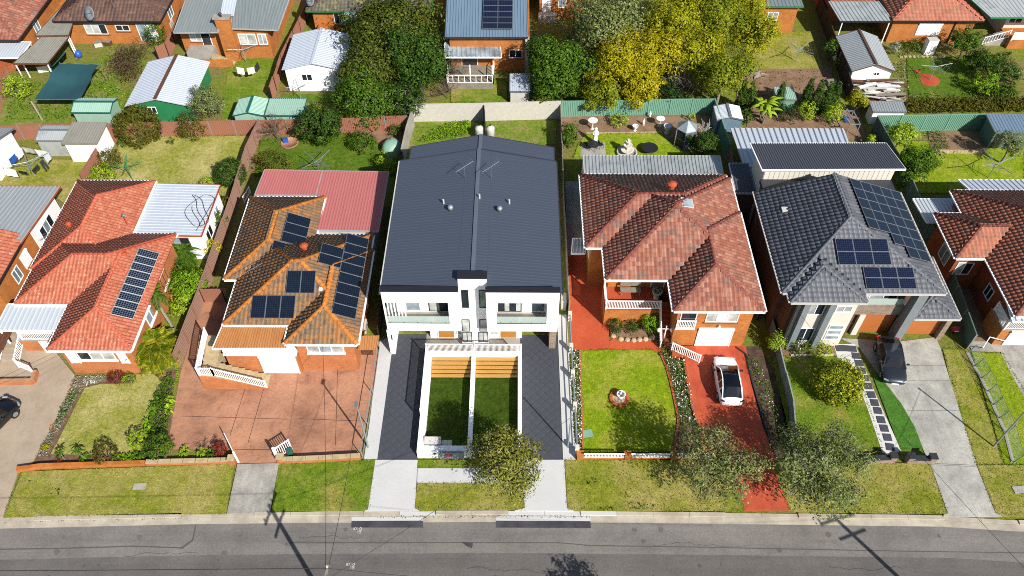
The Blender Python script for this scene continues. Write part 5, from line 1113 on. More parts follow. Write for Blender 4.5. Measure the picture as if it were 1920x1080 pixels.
def canopy(name, label, cat, quad, z, roof, post='white_paint', pitch=.3, edge='white_paint', posts=(0, 1, 2, 3), group=None):
    c = [sum(p[i] for p in quad) / 4 for i in (0, 1)]; t = thing(name, label, cat, (c[0], c[1], 0), group=group)
    corr(t, 'roof', *[(p[0], p[1], p[2] if len(p) > 2 else z) for p in quad], roof, pitch, .03, edge=edge)
    for i in posts:
        p = quad[i]; x = p[0] + (c[0] - p[0]) * .06; y = p[1] + (c[1] - p[1]) * .06; MB().beam((x, y, 0), (x, y, (p[2] if len(p) > 2 else z) - .1), .09).out('post', post, t)
    return t
# north-west corner houses
H1 = thing('tiled_house', 'brick house with reddish brown tiles in the far west corner', 'house', (-62, 84, 0))
hipped_roof(H1, [(-78, 74.6, -52.6, 100, 'W')], 3.2, .4, 'tile_red', 'cap_red', gutter='dark_trim', tw=.4, tl=.44)
walls(H1, [(-77, 75.2, -53.2, 99)], 0, 3.1, 'brick_orange'); window(H1, 'S', -56.0, 75.2, 1.0, 2.4, 1.3, 'glass_pale', 'white_paint', 1, 'white_paint'); window(H1, 'E', -53.2, 79.5, 1.2, 1.2, 1.2, 'glass_pale')
canopy('patio_cover', 'white flat patio roof below the reddish brown tiled corner house', 'patio cover', [(-55.53,72.31,2.5),(-51.75,72.33,2.5),(-51.84,75.33,2.5),(-55.71,75.31,2.5)], 2.5, 'roof_white')
canopy('carport', 'upper grey ribbed carport roof beside the satellite dish house', 'carport', [(-51.56,75.98,2.8),(-48.01,76.11,2.8),(-49.17,82.86,2.8),(-50.86,82.85,2.8)], 2.8, 'roof_tan', edge='timber_brown', group='grey carport roofs')
ca = canopy('carport', 'lower grey ribbed carport roof above the green shade cloth', 'carport', [(-51.98,71.12,2.6),(-48.46,71.14,2.6),(-48.08,76.23,2.6),(-50.99,76.21,2.6)], 2.6, 'roof_tan', edge='timber_brown', group='grey carport roofs')
MB().hexa([(-50.38,74.34,0), (-50.25,74.44,0), (-49.83,77.21,0), (-50.04,77.31,0), (-48.06,70.92,2.3), (-47.94,71.02,2.3), (-47.53,73.66,2.3), (-47.74,73.75,2.3)]).out('side_wall', 'teal_trim', ca)
H2 = thing('tiled_house', 'brick house with dark brown hipped roof carrying a satellite dish', 'house', (-45, 84, 0))
hipped_roof(H2, [(-50.3, 78.3, -38.7, 92, '')], 3.2, .4, 'tile_dark_brown', 'cap_brown', gutter='dark_trim', tw=.4, tl=.44)
walls(H2, [(-49.8, 78.95, -39.2, 91)], 0, 3.1, 'brick_orange')
window(H2, 'S', -46.4, 78.95, 1.2, 2.4, 1.25, ['glass_curtain', 'glass_curtain', 'glass_dark'], 'white_paint', 2, 'brick_deep'); window(H2, 'S', -43.4, 78.95, 1.6, 1.5, .75, 'glass_dark', 'white_paint', 1, 'brick_deep')
panel_door(H2, 'S', -41.3, 78.95, .3, .9, 2.1, 'glass_pale', 'door', 1, 1); panel_door(H2, 'S', -40.2, 78.95, .3, .8, 2.1, 'white_paint', 'door', 2, 1); window(H2, 'E', -39.2, 82.5, 1.2, 1.4, 1.3, 'glass_pale')
MB().box(-51.6, 79.2, 0, -49.82, 84, 2.6).out('side_porch', 'brick_orange', H2); panel_door(H2, 'S', -50.7, 79.2, .05, .8, 2.0, 'white_paint', 'door', 2, 1)
def dish(name, label, p, r=.45, aim=(.5, -.7, .5), pole=.9, mat='grey_paint'):
    t = thing(name, label, 'satellite dish', p); MB().tube((p[0], p[1], p[2] - .05), (p[0], p[1], p[2] + pole), .03).out('pole', 'steel', t)
    q = Vector(aim).to_track_quat('Z', 'Y').to_matrix().to_4x4(); c = Vector((p[0], p[1], p[2] + pole)); m = MB(); n = 14
    rings = [(0.02, 0), (r * .5, .05 * r), (r, .25 * r)]
    vs = [c + q @ Vector((a * math.cos(6.2832 * i / n), a * math.sin(6.2832 * i / n), z + o)) for o in (0, -.02) for a, z in rings for i in range(n)]
    fs = []
    for o in (0, 3 * n):
        for j in range(2):
            for i in range(n):
                f = (o + j * n + i, o + j * n + (i + 1) % n, o + (j + 1) * n + (i + 1) % n, o + (j + 1) * n + i); fs.append(f if o == 0 else f[::-1])
        fs.append(tuple(range(o, o + n)))
    fs += [(2 * n + i, 2 * n + (i + 1) % n, 5 * n + (i + 1) % n, 5 * n + i) for i in range(n)]
    m.add(vs, fs); m.out('dish', mat, t, True); MB().tube(c, c + q @ Vector((0, 0, r * 1.1)), .02).out('feed_arm', 'dark_trim', t); return t
dish('satellite_dish', 'large grey satellite dish on the dark brown hipped roof', (-45.87,78.28,3.6), .75, (-.4, -.75, .5), .5)
dish('satellite_dish', 'small pale satellite dish over the mossy roof with green gutters', (-22.61,80.95,3.6), .55, (-.4, -.75, .5), .5)
antenna('tv_antenna', 'short aerial standing on the dark brown hipped roof', (-43.62,79.33,4.2), 1.2, .9)
H3 = thing('metal_roof_house', 'brick house with ribbed grey roof, broad brick chimney and front stairs', 'house', (-31, 82, 0))
corr(H3, 'metal_roof', (-36.12,75.08,3.8), (-31.49,75.21,3.8), (-30.95,80.33,5.3), (-35.56,80.3,5.3), 'roof_grey', .3, .05, edge='roof_zinc'); corr(H3, 'metal_roof', (-30.13,75.78,3.9), (-25.17,75.5,3.9), (-24.4,80.15,5.3), (-30.95,80.33,5.3), 'roof_grey', .3, .05, edge='roof_zinc')
corr(H3, 'metal_roof', (-31.57,79.44,5.18), (-30.09,79.45,5.18), (-30.01,77.01,4.6), (-31.48,77,4.6), 'roof_bluewhite', .3, .04)
walls(H3, [(-36.3, 76.8, -31, 90), (-31.0, 76.2, -26.6, 90)], 0, 3.65, 'brick_orange')
for x_, w_ in ((-34.7, 1.5), (-28.9, 2.2), (-27.3, 1.1)): window(H3, 'S', x_, 76.8 if x_ < -31 else 76.2, 1.7, w_ * .85, 1.3, 'glass_curtain', 'white_paint', 1, 'brick_deep')
panel_door(H3, 'S', -33.6, 76.8, 1.3, .9, 2.0, 'glass_dark', 'door'); window(H3, 'E', -26.6, 80, 1.5, 1.3, 1.3, 'glass_pale')
MB().box(-31.6, 75.55, 0, -30.1, 76.18, 5.1).out('chimney', 'brick_orange', H3); MB().box(-31.75, 75.4, 5.1, -29.95, 76.3, 5.25).out('chimney_cap', 'concrete', H3); MB().lathe((-30.9, 75.8, 5.25), [(.12, 0), (.12, .3), (.2, .34), (.05, .5)], 8).out('cowl', 'dark_trim', H3)
MB().box(-35.6, 75.3, 0, -32.8, 76.78, 1.25).out('landing', 'concrete', H3); steps(H3, -32.8, -30.6, 74.6, 75.5, 1.2, .1, 8, 'stone_sand', 'x'); MB().box(-35.6, 74.5, 0, -30.6, 74.59, .9).out('stair_wall', 'brick_orange', H3)
H4 = thing('tiled_house', 'house with mossy grey tiles and green gutters half hidden by tall trees', 'house', (-18, 86, 0))
hipped_roof(H4, [(-23.2, 80.5, -9.5, 93, '')], 3.2, .4, 'tile_grey_moss', 'cap_brown', gutter='green_paint', tw=.4, tl=.44); walls(H4, [(-22.7, 81.0, -10, 92)], 0, 3.1, 'brick_orange')
corr(H4, 'flat_roof', (-19.09,78.72,3), (-16.54,78.73,3), (-16.49,81.3,3.1), (-18.98,81.29,3.1), 'roof_white', .3, .04, edge='green_paint'); MB().box(-22.2, 79.2, 0, -20.6, 80.99, 1.4).out('porch_base', 'brick_orange', H4)
railing(H4, (-22.1, 78.9, .7), (-18.8, 78.6, .4), .9, 'white_paint', .3); railing(H4, (-22.2, 77.4, .3), (-18.8, 77.2, .1), .9, 'white_paint', .3); window(H4, 'S', -19.8, 81.0, 1.3, 1.2, 1.3, 'glass_dark')
gable_shed('garden_cottage', 'white gabled cottage with a small window against the tall trees', 'cottage', -23.7, 70.2, -17.9, 76.3, 2.75, 3.45, 'white_render', 'roof_bluewhite', 'y', .25, (-21.6, 1.3, 1.1, .8))
gs = gable_shed('workshop_shed', 'bright green walled shed with a broad pale blue metal roof', 'shed', -38.3, 65.1, -32.4, 72.2, 2.0, 2.75, 'green_paint', 'roof_bluewhite', 'y', .3, (-36.2, .9, .9, .8))
MB().beam((-35.35, 64.8, 2.86), (-35.35, 72.5, 2.86), .35, .05).out('rust_strip', 'timber_brown', gs)
gable_shed('garden_shed', 'mint green shed with a wide shallow roof, nearest the shade cloth', 'shed', -43.5, 64.0, -39.9, 66.1, 1.9, 2.25, 'roof_green', 'roof_green', 'x', .12, None, None, 'teal_trim', .2, 'mint green garden sheds')
gable_shed('garden_shed', 'mint green shed with a skylit peaked roof, middle of the green sheds', 'shed', -27.6, 63.7, -24.8, 66.2, 1.8, 2.15, 'roof_green', 'roof_green', 'y', .1, None, None, 'teal_trim', .2, 'mint green garden sheds')
flat_shed('garden_shed', 'mint green flat roofed shed beside the dark round citrus tree', 'shed', -24.5, 63.7, -21.0, 66.1, 1.85, 1.95, 'roof_green', 'roof_green', 'teal_trim', .1, .2, 'mint green garden sheds')
flat_shed('brick_shed', 'white walled shed with a tan ribbed flat roof by the brown fence', 'shed', -42.2, 58.7, -39.2, 61.4, 2.4, 2.5, 'white_render', 'roof_tan', 'timber_grey', .15, .25)
gable_shed('tin_shed', 'galvanised tin shed beside the white shed with the tan roof', 'shed', -45.3, 59.6, -42.4, 61.7, 1.9, 2.2, 'roof_zinc', 'roof_zinc', 'x', .08, None, None, 'steel', .2)
gable_shed('outbuilding', 'white walled outbuilding with grey roof cut off at the west edge', 'outbuilding', -54, 56.0, -47.9, 60.4, 2.5, 3.2, 'white_render', 'roof_silver', 'x', .3, None, None, 'steel', .3)
# shade cloth on poles
sh = thing('shade_sail', 'dark teal shade cloth sagging on thin steel poles', 'shade cloth', (-47.94,71.52,0))
Q4 = [Vector(p) for p in [(-47.92,65.77,2),(-43.36,65.8,2),(-43.54,71.88,2),(-47.73,72.05,2)]]; m = MB(); n = 9; vs = []
for j in range(n + 1):
    for i in range(n + 1):
        u, v = i / n, j / n; p = (Q4[0] * (1 - u) + Q4[1] * u) * (1 - v) + (Q4[3] * (1 - u) + Q4[2] * u) * v; vs.append((p.x, p.y, p.z - .55 * math.sin(math.pi * u) * math.sin(math.pi * v) + .3 * (v > .6) * math.sin(math.pi * v) + rng.normal(0, .02)))
m.add(vs, [(j * (n + 1) + i, j * (n + 1) + i + 1, (j + 1) * (n + 1) + i + 1, (j + 1) * (n + 1) + i) for j in range(n) for i in range(n)]); m.out('cloth', 'roof_teal', sh, True)
for p in Q4: MB().tube((p.x, p.y, -.05), (p.x, p.y, p.z + .2), .03).out('pole', 'steel', sh)
MB().tube(Q4[0], Q4[1], .025).tube(Q4[3], Q4[2], .025).out('edge_pipe', 'steel', sh)
# centre house behind
H5 = thing('metal_roof_house', 'orange brick house with slate grey metal roof and blue solar panels behind the duplex', 'house', (-1, 84, 0))
corr(H5, 'metal_roof', (-7.41,73.39,4.4), (1.17,73.44,4.4), (1.08,80.44,5.6), (-7.53,80.39,5.6), 'roof_blue', .3, .05, edge='charcoal'); walls(H5, [(-7.0, 74.0, 1.35, 92)], 0, 4.2, 'brick_orange')
corr(H5, 'patio_roof', (-7.46,72.42,2.7), (-1.58,72.45,2.7), (-1.73,74.66,3), (-7.57,74.62,3), 'glass_pale', .5, .04, edge='white_paint'); MB().box(-7.2, 70.6, 0, -2.4, 73.99, .7).out('deck', 'timber_grey', H5)
railing(H5, (-7.2, 70.65, .7), (-2.4, 70.65, .7), 1.0, 'white_paint', .6, .03); railing(H5, (-2.4, 70.65, .7), (-2.4, 73.6, .7), 1.0, 'white_paint', .6, .03)
for xx in (-7.1, -4.8, -2.5): MB().beam((xx, 71.0, .7), (xx, 71.0, 2.7), .1).out('patio_post', 'white_paint', H5)
window(H5, 'S', -.1, 74.0, 1.6, 1.4, 1.0, 'glass_dark', 'white_paint', 1, 'brick_deep'); panel_door(H5, 'S', -5.0, 74.0, .72, 1.6, 2.0, 'glass_dark', 'sliding_door', 1, 2); MB().box(.9, 73.6, 0, 1.3, 73.99, 4.1).out('downpipe', 'offwhite', H5)
ze5 = 4.4; solar(H5, (-3.55, 74.4, 4.62), (1, 0, 0), (0, 1, .171), 2, 9, 1.55, .86, .03, 'solar_cell_blue', 'steel')
H6 = thing('brick_house', 'brick house glimpsed between dark trunks beyond the centre house', 'house', (4, 90, 0)); walls(H6, [(2.6, 84.5, 9, 95)], 0, 3.6, 'brick_orange'); panel_door(H6, 'S', 3.4, 84.5, .9, .9, 2.2, 'white_paint', 'door', 3, 1); MB().box(2.5, 83.6, 0, 4.6, 84.49, .85).out('porch', 'stone_pale', H6); window(H6, 'S', 5.2, 84.5, 1.4, .9, 1.2, 'glass_pale')
corr(H6, 'metal_roof', (2.2, 84.2, 3.65), (9.4, 84.2, 3.65), (9.4, 95, 4.6), (2.2, 95, 4.6), 'roof_red' if 'roof_red' in MATS else 'roof_tan', .4, .04, edge='offwhite')
H7 = thing('brick_house', 'plain brick house end with green gutter behind the yellow trees', 'house', (30, 88, 0)); walls(H7, [(27.0, 81.6, 31.2, 95)], 0, 3.4, 'brick_orange'); window(H7, 'S', 28.6, 81.6, 1.6, 1.2, 1.0, 'glass_curtain', 'white_paint', 1); corr(H7, 'metal_roof', (26.6, 81.2, 3.5), (31.6, 81.2, 3.5), (31.6, 95, 4.3), (26.6, 95, 4.3), 'roof_grey', .4, .04, edge='green_paint')
H8 = thing('tiled_house', 'brick house with orange tiles and white roller shutter in the far east yard', 'house', (45, 86, 0))
hipped_roof(H8, [(41.0, 79.3, 50.9, 92, '')], 3.0, .45, 'tile_red_far', 'cap_orange', gutter='dark_trim', tw=.42, tl=.46); walls(H8, [(41.4, 79.8, 50.4, 91)], 0, 2.9, 'brick_orange'); shutter(H8, 'S', 45.6, 79.8, .9, 2.6, 1.4, 'white_paint'); MB().box(48.2, 79.7, 0, 48.32, 79.79, 2.85).out('downpipe', 'dark_trim', H8)
corr(H8, 'patio_roof', (35.26,79.24,2.9), (41.19,79.28,2.9), (40.57,83.14,3.1), (34.84,83.11,3.1), 'roof_zinc', .45, .06, edge='dark_trim')
for p in ((35.67,79.47,2.7), (40.81,79.5,2.7)): MB().beam((p[0], p[1], 0), p, .1).out('patio_post', 'white_paint', H8)
MB().box(35.5, 84.0, 0, 41.0, 92, 2.8).out('rear_wall', 'brick_red', H8)
H9 = thing('metal_roof_house', 'house with white ribbed roof and white verandah at the far east corner', 'house', (58, 84, 0))
corr(H9, 'metal_roof', (51.46,79.26,3.4), (60.26,79.31,3.4), (60.42,83.47,4.4), (49.17,83.39,4.4), 'roof_zinc', .4, .05, edge='green_paint'); walls(H9, [(54.6, 81.2, 70, 92)], 0, 3.3, 'cream_paint')
for i in range(5): window(H9, 'S', 55.6 + i * 1.9, 81.2, 1.6, 1.5, 1.2, 'glass_dark', 'white_paint', 1)
MB().box(54.4, 78.6, 0, 70, 81.19, 1.0).out('verandah_floor', 'brick_orange', H9); railing(H9, (54.5, 78.65, 1.0), (64, 78.65, 1.0), .95, 'white_paint', .12, .05); MB().box(54.6, 78.68, 1.1, 63.9, 78.72, 1.85).out('railing_panel', 'white_paint', H9); MB().hexa([(52.0, 79.2, 0), (54.4, 79.2, 0), (54.4, 80.6, 0), (52.0, 80.6, 0), (52.0, 79.2, .1), (54.4, 79.2, 1.0), (54.4, 80.6, 1.0), (52.0, 80.6, .1)]).out('ramp', 'concrete', H9); railing(H9, (51.9, 79.2, .1), (54.4, 79.2, 1.0), .9, 'white_paint', .3)
ls = gable_shed('garage_shed', 'long white garage with pale gabled roof and brown ridge beside the lawn', 'garage', 34.7, 71.0, 38.7, 77.0, 2.35, 3.1, 'white_render', 'roof_silver', 'y', .25, (37.2, 1.6, .6, .45), None, 'timber_brown')
lt = flat_shed('lean_to', 'grey lean-to shelter at the foot of the scrap timber heap', 'lean-to', 35.3, 65.0, 38.4, 66.3, 1.6, 1.75, 'white_paint', 'roof_silver', 'steel', .1, .25)
jh = thing('timber_pile', 'untidy pile of white and brown scrap boards on a low frame', 'timber pile', (36.6, 67.8, 0))
for i in range(60):
    m = MB(); L = rng.uniform(1.5, 3.6); m.obox((rng.uniform(35.6, 38.6), rng.uniform(67.2, 70.4), .95 + i * .012), L, rng.uniform(.14, .45), .04, rng.normal(0, .18), 0); m.out('board', ['white_paint', 'timber_grey', 'offwhite', 'timber_brown', 'stone_pale', 'offwhite'][i % 6], jh)
for x_ in (35.3, 36.8, 38.3):
    for y_ in (67.1, 70.5): MB().beam((x_, y_, 0), (x_, y_, 1.0), .1).out('leg', 'timber_grey', jh)
MB().box(35.0, 67.0, .85, 39.0, 70.7, .92).out('platform', 'timber_brown', jh)
gable_shed('garden_shed', 'pale blue steel shed with rusty streaked roof behind the green fence', 'shed', 19.6, 63.4, 22.0, 65.4, 1.75, 2.05, 'roof_blue', 'roof_bluewhite', 'y', .08, None, None, 'steel', .18)
flat_shed('garden_shed', 'dark grey green shed with flat roof under the olive tree', 'shed', 45.7, 61.3, 50, 63.5, 2.1, 2.3, 'fence_greygreen', 'roof_blue', 'steel', .15, .3, None, (46.3, .8, 1.8, 'dark_trim'))
MB().box(-1, 69.3, 0, 0.5, 71.2, 1.9) if False else None
flat_shed('garden_shed', 'small weathered silver shed beside the broad green tree', 'shed', -.6, 68.0, 1.3, 70.6, 1.7, 1.9, 'offwhite', 'roof_bluewhite', 'steel', .08, .2)
flat_shed('garden_shed', 'small green metal shed roof amid the dark cypress columns', 'shed', 26.2, 66.9, 28.0, 68.6, 1.6, 1.8, 'fence_green', 'roof_green', 'steel', .08, .18)
av = thing('aviary', 'grey six sided aviary with pointed roof in the statue garden', 'aviary', (16.4, 61.9, 0)); m = MB(); r_ = MB(); c_ = (16.4, 61.9)
for i in range(6):
    a0, a1 = i * 1.0472 + .3, (i + 1) * 1.0472 + .3; p, q = (c_[0] + 1.05 * math.cos(a0), c_[1] + 1.05 * math.sin(a0)), (c_[0] + 1.05 * math.cos(a1), c_[1] + 1.05 * math.sin(a1))
    m.beam((*p, 0), (*p, 2.0), .07); m.beam((*p, 2.0), (*q, 2.0), .06); m.beam((*p, .05), (*q, .05), .06); m.beam((*p, 1.0), (*q, 1.0), .04); r_.slab([(*p, 2.03), (*q, 2.03), (c_[0], c_[1], 2.75)], .03)
    MB().slab([(*p, .1), (*q, .1), (q[0] * .999 + c_[0] * .001, q[1] * .999 + c_[1] * .001, 1.95), (p[0] * .999 + c_[0] * .001, p[1] * .999 + c_[1] * .001, 1.95)], .01).out('mesh_panel', 'charcoal' if i % 2 else 'galv', av)
m.out('frame', 'galv', av); r_.out('roof', 'galv', av)
# ================================================================ fences and garden walls
fence('boundary_fence', 'long brown ribbed steel fence behind the dry rear lawn', 'fence', [(-50.43,62,0), (-39.51,62.32,0), (-25.2,62.99,0)], 1.75, 'fence_brown', 'galv')
fence('boundary_fence', 'brown steel fence between the dry rear lawn and the clothes yard', 'fence', [(-39.17,62.4,0), (-39.64,55.09,0)], 1.75, 'fence_brown', 'fence_brown')
fence('boundary_fence', 'tall brown fence running from the bare tree to the terracotta drive', 'fence', [(-25.09,62.99,0), (-25.4,59.12,0), (-25.23,51.79,0), (-25.22,44.12,0), (-25.43,34.91,0)], 1.8, 'fence_taupe', 'fence_brown', style='corr')
fence('boundary_fence', 'sagging brown steel fence panels behind the round citrus tree', 'fence', [(-25.08,62.91,0), (-17.32,63.3,0), (-10.71,63.76,0)], 1.75, 'fence_brown', 'galv')
fence('side_gate', 'brown boarded gate panel closing the passage beside the lichen roof', 'gate', [(-25.25,41.45,0), (-23.51,41.46,0)], 1.6, 'fence_brown', 'dark_trim', style='board')
fence('boundary_fence', 'grey concrete panel fence descending beside the dark duplex roof', 'fence', [(-10.23,64.44,0), (-10.52,61.77,0), (-10.68,58.44,0)], 2.0, 'concrete', None, style='wall', thick=.16)
fence('boundary_fence', 'dark steel fence in the narrow shaded gap beside the pink roof', 'fence', [(-10.66,58.28,0), (-10.82,50.52,0), (-10.53,37.54,0)], 1.7, 'fence_dark', 'dark_trim', style='board')
rw = fence('rear_wall', 'pale concrete panel wall closing the rear of the duplex yards', 'wall', [(-10.61,65.12,0), (-3.27,65.35,0), (4.42,65.74,0)], 2.1, 'stone_pale', None, 3.2, style='wall', thick=.18)
fence('dividing_fence', 'short dark fence splitting the two duplex back yards', 'fence', [(-3.21,65.17,0), (-3.03,62.31,0)], 1.95, 'charcoal', 'dark_trim', style='board')
fence('boundary_fence', 'grey timber fence between the dark duplex roof and red tiled house', 'fence', [(4.41,65.57,0), (4.25,51.98,0), (4.27,40.2,0)], 1.8, 'timber_grey', 'timber_grey', 2.0, 'board')
fence('boundary_fence', 'green corrugated steel fence behind the statue garden', 'fence', [(4.53,66.01,0), (19.82,66.54,0)], 1.9, 'fence_green', 'fence_green')
fence('boundary_fence', 'green steel fence between the statue garden and the blue shed', 'fence', [(19.82,66.54,0), (20.14,59.41,0)], 1.9, 'fence_green', 'fence_green')
fence('boundary_fence', 'shaded taupe fence between the two tiled houses on the east', 'fence', [(20.14,59.41,0), (19.67,52.08,0), (19.31,39.86,0)], 1.7, 'fence_taupe', 'dark_trim')
fence('boundary_fence', 'low grey green fence beside the dark garden bed and white car', 'fence', [(20.11,39.22,0), (20.01,31.43,0), (19.46,27.73,0)], 1.2, 'fence_pale', 'galv')
fence('boundary_fence', 'green ribbed steel fence behind the vegetable bed in the east yard', 'fence', [(35.28,63.89,0), (47.34,64.22,0)], 1.9, 'fence_green', 'fence_green')
fence('boundary_fence', 'long dark green fence dropping past the two storey house', 'fence', [(35.28,63.89,0), (35.74,54.28,0), (35.55,44.51,0), (34.93,37.06,0)], 1.8, 'fence_greygreen', 'galv')
fence('boundary_fence', 'brown fence between the dish house and the chimney house', 'fence', [(-38.1,85.95,0), (-38.08,76.25,0), (-38.9,75.42,0)], 1.8, 'fence_brown', 'dark_trim')
fence('boundary_fence', 'brown fence between the chimney house and the white cottage', 'fence', [(-24.06,85.81,0), (-25.13,74.11,0), (-25.09,68.22,0)], 1.8, 'fence_brown', 'dark_trim')
fence('boundary_fence', 'dark fence in shadow beside the yellow canopied trees', 'fence', [(35.21,86.43,0), (34.84,77.55,0), (34.26,68.79,0)], 1.8, 'fence_dark', 'dark_trim')
fence('boundary_fence', 'rust red fence below the white patio roof', 'fence', [(-54.93,71.95,0), (-54.23,74.12,0), (-52.91,73.73,0)], 1.6, 'brick_red', 'timber_grey')
fence('boundary_fence', 'weathered brown fence at the west edge behind the lime shrub', 'fence', [(-52.38,65.98,0), (-53.34,70.06,0), (-53.68,71.96,0)], 1.5, 'fence_brown', 'timber_grey')
def low_wall(name, label, pts, h, w_, mat, cap=None, piers=(), group=None):
    t = thing(name, label, 'wall', (*pts[0][:2], 0), group=group); m = MB()
    for i, (a, b) in enumerate(zip(pts, pts[1:])): m.beam((a[0], a[1], h / 2 - .05 + .004 * i), (b[0], b[1], h / 2 - .05 + .004 * i), w_, h + .1)
    m.out('brickwork', mat, t)
    if cap:
        for i, (a, b) in enumerate(zip(pts, pts[1:])):
            L = math.hypot(b[0] - a[0], b[1] - a[1]); n = max(1, round(L / .9))
            for j in range(n):
                p = [a[q] + (b[q] - a[q]) * (j / n + .004) for q in (0, 1)]; r = [a[q] + (b[q] - a[q]) * ((j + 1) / n - .004) for q in (0, 1)]; MB().beam((*p, h + .035), (*r, h + .035), w_ + .05, .06).out('coping', cap, t)
    for p in piers: MB().box(p[0] - .22, p[1] - .22, 0, p[0] + .22, p[1] + .22, h + .25).out('pier', mat, t); MB().box(p[0] - .25, p[1] - .25, h + .252, p[0] + .25, p[1] + .25, h + .31).out('pier_cap', cap or mat, t)
    return t
low_wall('garden_wall', 'low bright orange wall in front of the dry lawn and flower bed', [(-34.12,26.19,0),(-32.6,26.45,0),(-25.49,26.74,0)], .45, .28, 'brick_orange')
low_wall('garden_wall', 'low salmon brick wall with grey coping beside the white gate', [(-25.42,26.74,0),(-19.43,26.94,0)], .45, .28, 'brick_orange_b', 'stone_sand', [(-19.51,26.94,0)])
low_wall('garden_wall', 'low salmon brick wall with stepped coping on the verge before the terracotta yard', [(-16.21,26.96,0),(-13.53,27.1,0),(-10.69,27.29,0)], .5, .28, 'brick_orange_b', 'stone_sand', [(-16.15,27.05,0)])
low_wall('garden_wall', 'low orange brick wall under the white picket panels', [(4.5,27.43,0),(13.96,27.57,0)], .35, .3, 'brick_orange', None, [(4.54,27.47,0), (7.85,27.49,0), (11.05,27.51,0)])
pk = thing('picket_fence', 'white picket panels on the orange wall before the bright lawn', 'fence', (8.01,27.53,0))
for a, b in (((4.77,27.32,0.36), (7.58,27.33,0.36)), ((8.02,27.34,0.36), (10.76,27.35,0.36)), ((11.2,27.36,0.36), (13.79,27.41,0.36))): railing(pk, a, b, .5, 'white_paint', .1, .02, 'picket_panel', .08, False)
low_wall('garden_wall', 'western stub of the rough stone wall before the pebble path', [(24.19,27.23,0),(25.95,27.32,0)], .6, .35, 'cladding_stone', 'charcoal', [(26.08,27.36,0)])
low_wall('garden_wall', 'eastern stub of the rough stone wall beside the concrete drive', [(27.46,27.29,0),(28.63,27.25,0)], .6, .35, 'cladding_stone', 'charcoal', [(27.32,27.33,0), (28.79,27.3,0)])
low_wall('planter_wall', 'orange brick planter beside the tan drive at the west edge', [(-40.06,33.27,0),(-35.88,33.39,0),(-35.98,34.26,0)], .6, .25, 'brick_orange_b')
gt = thing('driveway_gate', 'white barred gate leaf swung inward beside the salmon wall', 'gate', (-16.55,27.37,0))
a, b = (-16.44,27.32,0.1), (-15.64,27.99,0.1)
railing(gt, a, b, 1.25, 'white_paint', .14, .02, 'gate_leaf', .05); MB().beam((*(-16.54,27.29,0)[:2], 0), (*(-16.54,27.29,0)[:2], 1.5), .12).out('gate_post', 'white_paint', gt)
gt = thing('driveway_gate', 'solid white gate leaf swung inward beside the red leaved shrub', 'gate', (-19.19,27.02,0))
a, b = (-19.15,26.97,0.1), (-20.19,28.51,0.1); MB().beam((a[0], a[1], .75), (b[0], b[1], .75), .05, 1.3).out('gate_leaf', 'white_paint', gt); MB().beam((a[0], a[1], 0), (a[0], a[1], 1.5), .1).out('gate_post', 'white_paint', gt)
# boundary of low posts along the pale strip
bp = thing('low_fence', 'cream posts and pipe rail beside the pale strip and white flowers', 'fence', (4.3,27.84,0))
ps = [(4.33,39.76,0),(4.29,36.61,0),(4.31,34.13,0),(4.34,31.33,0),(4.34,27.84,0)]
for p in ps: MB().box(p[0] - .14, p[1] - .14, 0, p[0] + .14, p[1] + .14, 1.0).out('post', 'cream_paint', bp)
for p, q in zip(ps, ps[1:]): MB().tube((p[0], p[1], .85), (q[0], q[1], .85), .05).tube((p[0], p[1], .4), (q[0], q[1], .4), .04).out('rail', 'galv', bp)
wf = thing('wire_fence', 'leaning chain wire fence on pipe posts between the drive and bright grass', 'fence', (34.74,32.44,0))
ps = [(34.84,36.71,0),(34.89,35.41,0),(35.02,34.33,0),(35.01,33.14,0),(34.99,31.98,0),(34.98,30.85,0),(34.98,29.66,0),(34.56,27.29,0)]
for i, p in enumerate(ps):
    MB().tube((p[0], p[1], -.05), (p[0] + .25, p[1] - .05, 1.15), .03).out('post', 'galv', wf)
for p, q in zip(ps, ps[1:]):
    m = MB(); m.tube((p[0] + .25, p[1] - .05, 1.13), (q[0] + .25, q[1] - .05, 1.13), .02, n=4); L = math.hypot(q[0] - p[0], q[1] - p[1]); n = int(L / .16)
    for i in range(-4, n):
        for s in (0, 1):
            pts = []
            for h in (0, 1):
                u = (i + (h if s == 0 else 1 - h) * 5) / n
                pts.append((min(max(u, 0), 1), h))
            (u0, h0), (u1, h1) = pts
            if abs(u1 - u0) < 1e-6: continue
            A = [p[k] + (q[k] - p[k]) * u0 for k in (0, 1)]; B_ = [p[k] + (q[k] - p[k]) * u1 for k in (0, 1)]
            m.tube((A[0] + .25 * h0 * 1, A[1], .08 + h0), (B_[0] + .25 * h1, B_[1], .08 + h1), .006, n=3)
    m.out('wire_mesh', 'galv', wf)
sheet('kerb_strip', [(p[0] - .12, p[1]) for p in ps] + [(p[0] + .12, p[1]) for p in ps[::-1]], .1, 'concrete', t=.15)
tw = thing('mesh_fence', 'galvanised pipe and mesh fence on the edge of the terracotta yard', 'fence', (-10.53,29.89,0))
ps = [(-10.48,36.77,0),(-10.48,32.61,0),(-10.53,29.89,0),(-10.6,27.41,0)]
for p in ps: MB().tube((p[0], p[1], -.05), (p[0], p[1], 1.2), .035).out('post', 'galv', tw)
for p, q in zip(ps, ps[1:]): MB().tube((p[0], p[1], 1.17), (q[0], q[1], 1.17), .03).tube((p[0], p[1], .15), (q[0], q[1], .15), .02).out('rail', 'galv', tw)

